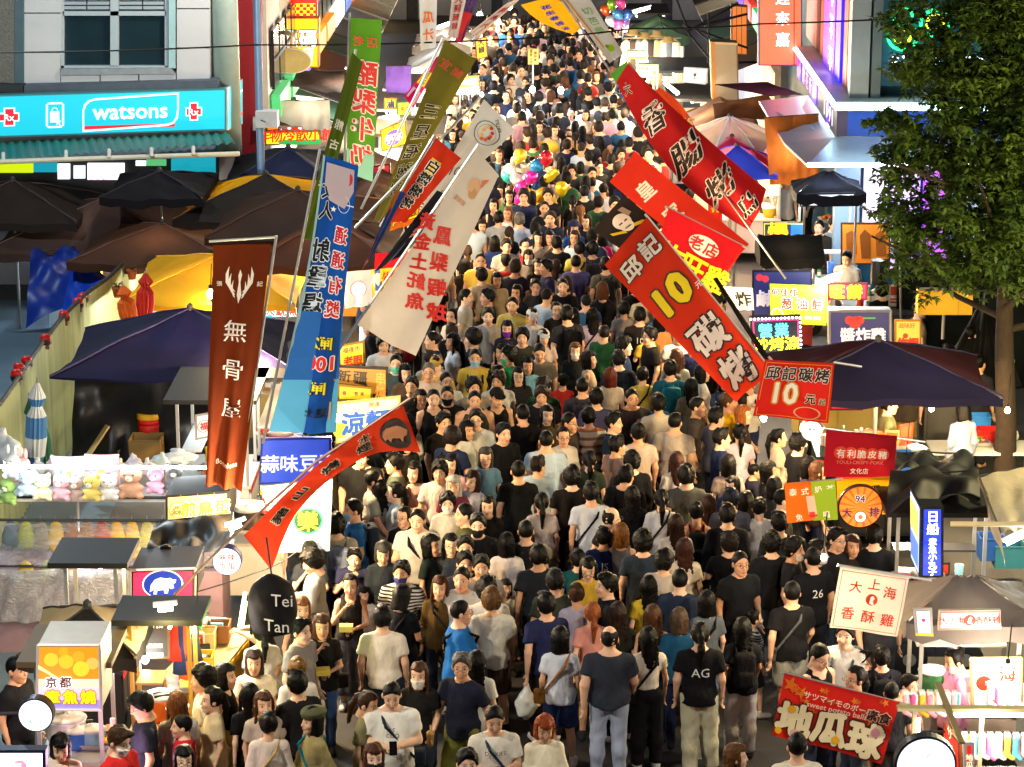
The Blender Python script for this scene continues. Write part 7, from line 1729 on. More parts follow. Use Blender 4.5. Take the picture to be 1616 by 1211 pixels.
banner('small red banner with a gold character hanging by the sausage banner', [(1117, 288), (1140, 286), (1140, 356), (1118, 352)], 39.0, 'b82418', [('T', '香', .5, .62, .6, 'e8a830', dict(b=.05)), ('T', '酥', .5, .2, .5, 'e8a830')], rip=.03)
banner('dark portrait banner with a pale face drawing', [(935, 364), (985, 308), (1040, 352), (978, 392)], 33.5, '241c1c', [('D', .52, .42, .19, 'd8ccc4'), ('D', .52, .56, .15, 'd8ccc4', dict(ly=2)), ('R', .42, .42, .51, .46, '302424', dict(ly=4)), ('R', .55, .42, .64, .46, '302424', dict(ly=4)), ('R', .45, .60, .60, .63, '402828', dict(ly=4)), ('P', [(.15, .45), (.40, .65), (.40, .74), (.15, .55)], 'c8a818'), ('P', [(.62, .62), (.85, .70), (.85, .78), (.62, .72)], 'c8a818'), ('P', [(.66, .12), (.78, .15), (.82, .38), (.70, .42)], '907868')], rip=.02, nw=1)
banner('bright red old shop chicken banner with yellow characters', [(1055, 328), (1172, 388), (1120, 470), (1028, 420)], 33.2, 'c41420', [('D', .58, .30, .13, 'f4ece0', dict(sx=1.6)), ('T', '老店', .58, .30, .17, 'c02020', dict(ly=3, sp=1.1, b=.04, rot=0)), ('T', '炸旺雞', .58, .70, .33, 'f0d818', dict(sp=.95, b=.045, rot=0))], rip=.03, nw=1.2, pole=((1050, 326), (1180, 392)))
banner('long red ten dollar grill banner with big yellow number', [(954, 418), (1021, 343), (1217, 584), (1162, 636)], 30.5, 'b82c14',
    [('T', '邱', .27, .12, .34, 'd4ccc8', dict(rot=4, b=.05, out=('2a2020', .11))), ('T', '記', .72, .11, .34, 'd4ccc8', dict(rot=4, b=.05, out=('2a2020', .11))), ('T', '1', .26, .36, .62, 'd8c010', dict(rot=4, b=.07, out=('302820', .13))), ('T', '0', .66, .36, .66, 'd8c010', dict(rot=4, b=.07, out=('302820', .13))), ('T', '元', .97, .42, .12, 'e0d8d0', dict(rot=4)), ('T', '碳', .50, .64, .62, 'd4ccc8', dict(rot=4, b=.05, out=('2a2020', .11))), ('T', '烤', .50, .87, .62, 'd4ccc8', dict(rot=4, b=.05, out=('2a2020', .11)))],
    pole=((1018, 338), (1240, 612)), rip=.04, nw=1.1, trans=.2)
banner('black strip of the grill banner pole sleeve', [(1125, 440), (1132, 438), (1218, 570), (1210, 575)], 30.8, '201c1c', [], rip=.02)
banner('red square ten dollar grill sign with gold edging', [(1207, 567), (1317, 574), (1307, 668), (1188, 656)], 29.6, 'b4201a', [('T', '邱記碳烤', .50, .22, .185, '302020', dict(sp=1.12, b=.04, out=('e8e0d8', .09))), ('T', '10', .38, .56, .36, 'f0e8d8', dict(b=.04, out=('c89018', .10))), ('T', '元', .72, .62, .13, '181010', dict(b=.05, out=('f0e0c0', .1))), ('T', '起', .88, .64, .08, '181010', dict(out=('f0e0c0', .1))), ('O', .70, .86, .09, .012, 'd8a878', dict(sx=2))] + frame_items('d8a020', .008, .03, 1.2), rip=.03, nw=1.0, pole=[((1316, 572), (1360, 579)), ((1213, 563), (1335, 720))])
banner('maroon crispy pork sign with white characters on red discs', [(1304, 679), (1416, 688), (1411, 755), (1299, 752)], 29.2, '8a1020', [('D', .22 + .148 * k, .46, .095, 'd84828') for k in range(5)] + [('T', '有利脆皮豬'[k], .22 + .148 * k, .46, .115, 'f8f0e8', dict(ly=3, b=.03)) for k in range(5)] + [('T', 'YOULI-CRISPY-PORK', .5, .66, .065, 'c89088', dict(b=.01)), ('T', '文化店', .5, .86, .075, 'f0e8e0', dict(sp=1.05, b=.03))], rip=.02, nw=1.0, pole=((1300, 676), (1460, 698)))
banner('half orange half green Thai milk tea flag', [(1238, 763), (1318, 757), (1322, 819), (1242, 825)], 27.6, 'd86818', [('R', .52, 0, 1, 1, '8aa818'), ('T', '泰式', .27, .22, .14, 'f4e8d0', dict(sp=1.5, ly=2)), ('T', '奶茶', .77, .20, .14, 'f4e8d0', dict(sp=1.5, ly=2)), ('P', [(.40, .35), (.62, .35), (.60, .92), (.44, .92)], 'd8b8a0', dict(ly=2)), ('P', [(.42, .62), (.61, .62), (.60, .90), (.44, .90)], 'b84828', dict(ly=3)), ('D', .51, .58, .07, 'f0e0d0', dict(ly=5)), ('T', '免', .24, .86, .13, 'f4e8d0', dict(ly=6)), ('T', '費', .50, .84, .13, 'd83020', dict(ly=6)), ('T', '喝', .78, .84, .13, 'f4e8d0', dict(ly=6))], rip=.02, nw=1.0, pole=((1236, 765), (1330, 756)))
banner('plain amber cloth behind the round orange sign', [(1320, 757), (1406, 752), (1406, 786), (1322, 800)], 29.0, 'd89810', [('T', '手工', .55, .5, .2, '302010', dict(sp=1.3))], rip=.02, trans=.4)
board('small amber number sign right of the round orange sign', [(1388, 783), (1406, 782), (1406, 815), (1388, 816)], 28.9, 'e0a018', [('T', '雞', .5, .3, .6, '281808'), ('T', '50', .5, .72, .45, '281808')], thick=.03, emit=.4, edge='302018')
round_sign('round orange sign with the number ninety-four in purple', (1358, 800), 36, 28.5, 'e05818', [('P', [(.5 + .46 * math.cos(t) * a, .5 + .46 * math.sin(t) * a) for (t, a) in ((2 * PI * k / 16 - .13, 1), (2 * PI * k / 16 + .13, 1), (0, 0))], 'f08828') for k in range(16)] + [('T', '94', .48, .30, .20, '281848', dict(ly=4, b=.03, out=('f8e8e0', .08))), ('T', '大', .20, .62, .20, '281848', dict(ly=4, b=.04)), ('T', '排', .80, .60, .20, '281848', dict(ly=4, b=.04)), ('D', .5, .72, .13, 'f4ece4', dict(ly=3)), ('O', .5, .72, .14, .018, '381840', dict(ly=4)), ('D', .5, .72, .05, 'd87030', dict(ly=5))], emit=.45, rim='2a1c18', thick=.06)
round_sign('small round white lit sign hanging under the red square sign', (1281, 680), 17, 30.4, 'f4f8ff', [('T', '薇米', .5, .42, .16, '303848'), ('T', '麻吉', .5, .72, .08, '506070', dict(sp=1.2))], emit=.7, rim='a0a8b0')
banner('white fried chicken flag with red characters and a red frame', [(1326, 894), (1435, 911), (1416, 1005), (1309, 990)], 24.7, 'c0bab4', [('T', '大', .27, .28, .17, 'c83018', dict(b=.02)), ('T', '上', .53, .20, .17, 'c83018', dict(b=.02)), ('T', '海', .77, .30, .17, 'c83018', dict(b=.02)), ('D', .53, .46, .085, 'd84020'), ('P', [(.50, .52), (.51, .42), (.54, .39), (.57, .43), (.55, .47), (.57, .54)], 'f8ece0', dict(ly=3)), ('T', '香', .22, .72, .18, 'c83018', dict(b=.02)), ('T', '酥', .52, .74, .18, 'c83018', dict(b=.02)), ('T', '雞', .80, .74, .18, 'c83018', dict(b=.02))] + frame_items('c84030', .009, .035, 1.1), rip=.02, nw=1.0, pole=((1322, 892), (1470, 916)), trans=.3)
banner('red sweet potato ball flag with orange stars at the lower right', [(1238, 1063), (1420, 1108), (1391, 1205), (1218, 1159)], 23.0, 'c02018',
    [star(.08 + .84 * ((k * 29) % 23) / 23, .06 + .86 * ((k * 17) % 19) / 19, .022 + .02 * ((k * 7) % 5) / 5, ('d86018', 'e08020', 'c84418')[k % 3], 1.9, k * .7) for k in range(46)] + [star(.07, .14, .07, 'd86818', 1.9, .2), star(.17, .22, .06, 'e07818', 1.9, .5)] +
    [('T', 'サツマイモのボール', .50, .24, .062, 'f0d8c0', dict(sp=1.0, rot=2, ly=3)), ('T', 'sweet potato balls', .50, .37, .065, 'f0c0b0', dict(ly=3)), ('T', '素食', .86, .30, .095, '4a1810', dict(sp=1.05, b=.06, ly=3, out=('f0e0c0', .12))), ('T', '地', .16, .66, .28, 'f0dcb0', dict(b=.07, ly=3, out=('401810', .14))), ('T', '瓜', .48, .66, .28, 'f0dcb0', dict(b=.07, ly=3, out=('401810', .14))), ('T', '球', .80, .70, .28, 'f0dcb0', dict(b=.07, ly=3, out=('401810', .14))), ('D', .12, .50, .035, 'e8a818', dict(ly=6)), ('D', .18, .86, .035, 'e8a8a0', dict(ly=6)), ('D', .55, .82, .035, 'e8a818', dict(ly=6)), ('D', .87, .55, .04, 'e8a0a8', dict(ly=6)), ('D', .04, .88, .03, 'e8a818', dict(ly=6))],
    rip=.02, nw=1.0, pole=((1234, 1061), (1460, 1120)), trans=.15)
banner('white cloth with one black fry character right of the grill banner', [(1140, 452), (1188, 455), (1190, 490), (1160, 490)], 38.5, 'd0d0cc', [('T', '炸', .6, .5, .6, '181818', dict(b=.03))], rip=.02)
# ================================================================ the people
def cname(h):
 r, g, b = [int(h[i:i + 2], 16) for i in (0, 2, 4)]
 mx, mn = max(r, g, b), min(r, g, b); v = mx / 255; s = 0 if mx == 0 else (mx - mn) / mx
 if v < .22: return 'black'
 if s < .16: return 'charcoal' if v < .38 else 'grey' if v < .68 else 'pale grey' if v < .84 else 'white'
 if mx == r: hue = 60 * ((g - b) / (mx - mn) % 6)
 elif mx == g: hue = 60 * ((b - r) / (mx - mn) + 2)
 else: hue = 60 * ((r - g) / (mx - mn) + 4)
 if s < .32 and v > .7: return 'cream' if 20 < hue < 70 else 'pale pink' if hue < 20 or hue > 300 else 'pale blue'
 if hue < 14 or hue > 340: return ('maroon' if v < .5 else 'red') if s > .45 else 'dusty pink'
 if hue < 45: return 'brown' if v < .55 else 'tan' if s < .5 else 'orange'
 if hue < 68: return 'olive' if v < .6 else 'yellow'
 if hue < 165: return 'dark green' if v < .45 else 'green'
 if hue < 200: return 'teal'
 if hue < 255: return 'navy' if v < .45 else 'blue' if s > .4 else 'light blue'
 return 'purple'
TOPN = {'tee': 't-shirt', 'crop': 'short top', 'longtop': 'long-sleeved top', 'jacket': 'jacket', 'tank': 'sleeveless top', 'polo': 'polo shirt'}
BOTN = {'trousers': 'trousers', 'jeans': 'jeans', 'shorts': 'shorts', 'cargo': 'loose trousers', 'skirt': 'skirt', 'longskirt': 'long skirt', 'dress': 'skirt'}
HAIRN = {'crop': 'cropped hair', 'short': 'short hair', 'mop': 'thick short hair', 'bald': 'thinning hair', 'long': 'long hair', 'tail': 'a ponytail', 'bob': 'bobbed hair', 'bun': 'a hair bun', 'curly': 'curly hair'}
SKINS = ['d8a884', 'dcb090', 'c89674', 'e0b89c', 'd0a082', 'dcac8c']
BLK = '0b0908'
NPEOPLE = []
def setc(o, h): o.color = (*hx(h), 1)
PHONE = None
def person(x, y, build, rz, top, tc, bot, bc, hr, hcol=BLK, arms='down', legs='stand', s=1.0, hy=0, hp=0, cap=None, mask=None, pack=None, bag=None, specs_=False, item=None, stripe=None, pos=None, shoes=True, back_print=None, front_print=None, z0=0.0):
 if bot in ('skirt', 'longskirt', 'dress') and legs == 'step': legs = 'shift'
 hs = s * (.94 if build == 'woman' else 1.01)
 if pos is None: p = at_z(x, y, 1.575 * hs + z0); loc = (p.x, p.y, z0)
 else: loc = (pos[0], pos[1], z0)
 fg = figure(build, arms, legs, hy, hp)
 e = empty('person', loc, R(rz)); e.scale = (hs * (1.0 if s > .85 else 1.06),) * 2 + (hs,)
 sk = random.choice(SKINS)
 o = link('body', fg['body'], e); setc(o, sk)
 o = link(garment(fg, top).name.split('.')[0], garment(fg, top), e); setc(o, tc)
 if stripe is not None:
  o.material_slots[0].link = 'OBJECT'; o.material_slots[0].material = STRIPES[stripe]
 g = garment(fg, bot); o = link(g.name.split('.')[0], g, e); setc(o, bc)
 if hr:
  o = link('hair', hair(hr), e); o.matrix_local = fg['head']; setc(o, hcol)
 if cap:
  k, c = cap; w = headwear(k); o = link(w.name.split('.')[0], w, e); o.matrix_local = fg['head']; setc(o, c)
 if mask: o = link('face_mask', face_mask(), e); o.matrix_local = fg['head']; setc(o, mask)
 if specs_: o = link('glasses', specs(), e); o.matrix_local = fg['head']
 sy = 1.0 if build != 'heavy' else 1.28
 if pack: o = link('backpack', bag_mesh('backpack'), e); setc(o, pack); o.scale = (1.0 if build == 'man' else .9 if build == 'woman' else 1.1, sy, 1)
 if bag: o = link('crossbody_bag', bag_mesh('cross'), e); setc(o, bag); o.scale = (1.0 if sy == 1 else 1.1, 1.06 if sy == 1 else 1.28, 1)
 if shoes:
  shc = random.choice(('e8e4dc', '202020', 'd8d0c8', '303038', 'c8c8c8'))
  for l in fg['legs']: o = link('shoe', shoe(l[2]), e); setc(o, shc)
 for (pr, sgn) in ((back_print, 1), (front_print, -1)):
  if pr:
   txt, col, sz, zc = pr; mb = MB()
   for q, tx in enumerate(txt.split('|')):
    gv, gf, _ = glyphs(tx, .02)
    B = BUILDS[build]; ry = float(np.interp(zc, [t[0] for t in B['tor']], [t[2] for t in B['tor']])) + .047; rx = .19 if build != 'heavy' else .23
    mb.raw([(-sgn * gx * sz, sgn * (ry * math.sqrt(max(.2, 1 - (gx * sz / rx) ** 2)) + .008), zc - q * sz * 1.15 + gy * sz) for gx, gy in gv], gf)
   mb.build('print', paint(col, .7), e)
 if item: held(e, item, fg)
 NPEOPLE.append(dict(o=e, x=x, y=y, build=build, rz=rz % 360, top=top, tc=tc, bot=bot, bc=bc, hr=hr, hcol=hcol, arms=arms, cap=cap, mask=mask, pack=pack, bag=bag, specs=specs_, s=s, stripe=stripe, item=item, loc=loc))
 return e
ITEM = {}
def held(e, kind, fg):
 (le, lw), (re, rw) = fg['arms']
 m = (Vector(lw) + Vector(rw)) / 2
 nm, mat = {'phone': ('phone', paint('0c0c10', .2, spec=.6)), 'cup': ('drink_cup', paint('c89858', .3, var=.2)), 'bagg': ('plastic_bag', paint('d8dcd8', .3, var=.25, scale=14, spec=.6)), 'box': ('snack_box', paint('e8d060', .6)), 'skewer': ('snack_skewer', paint('b87828', .6, var=.3))}[kind]
 hand = Vector(rw) + (Vector(rw) - Vector(re)).normalized() * .09
 if kind == 'phone':
  M = Matrix.Translation(m + Vector((0, -.11, .03))) @ Matrix.Rotation(R(-50), 4, 'X')
  o = MB().box(-.038, .038, -.005, .005, -.075, .075, M).build(nm, mat, e)
  MB().raw([M @ Vector(p) for p in ((-.033, .0065, -.068), (.033, .0065, -.068), (.033, .0065, .068), (-.033, .0065, .068))], [(0, 1, 2, 3)]).build('screen', glow('a8c0e0', .8), o)
 elif kind == 'cup':
  MB().lathe([(.032, -.07), (.045, .07), (.047, .075), (.03, .10), (.006, .10), (.006, .17)], 12, Matrix.Translation(hand)).build(nm, mat, e, True)
 elif kind == 'bagg':
  if 'bagg' not in ITEM:
   v, q = nets(lambda X, Y, Z: smin(ell((X, Y, Z), (0, 0, -.28), (.13, .09, .15)) + wob((X, Y, Z), .014, 24, 1), cone((X, Y, Z), (0, 0, -.16), (0, 0, 0), .05, .018), .06), (-.18, -.14, -.46), (.18, .14, .04), .026)
   ITEM['bagg'] = mesh_np('plastic_bag', v, q, mat, True)
  link(nm, ITEM['bagg'], e, hand)
 elif kind == 'box':
  MB().box(-.08, .08, -.06, .06, -.03, .04, Matrix.Translation(hand + Vector((-.02, -.02, .05)))).build(nm, mat, e)
 elif kind == 'skewer':
  MB().tube([hand + Vector((0, -.02, -.08)), hand + Vector((0, -.05, .12))], .004, 5).build(nm, paint('c8a060'), e); MB().tube([hand + Vector((0, -.035, 0)), hand + Vector((0, -.05, .11))], .018, 6).build(nm, mat, e)
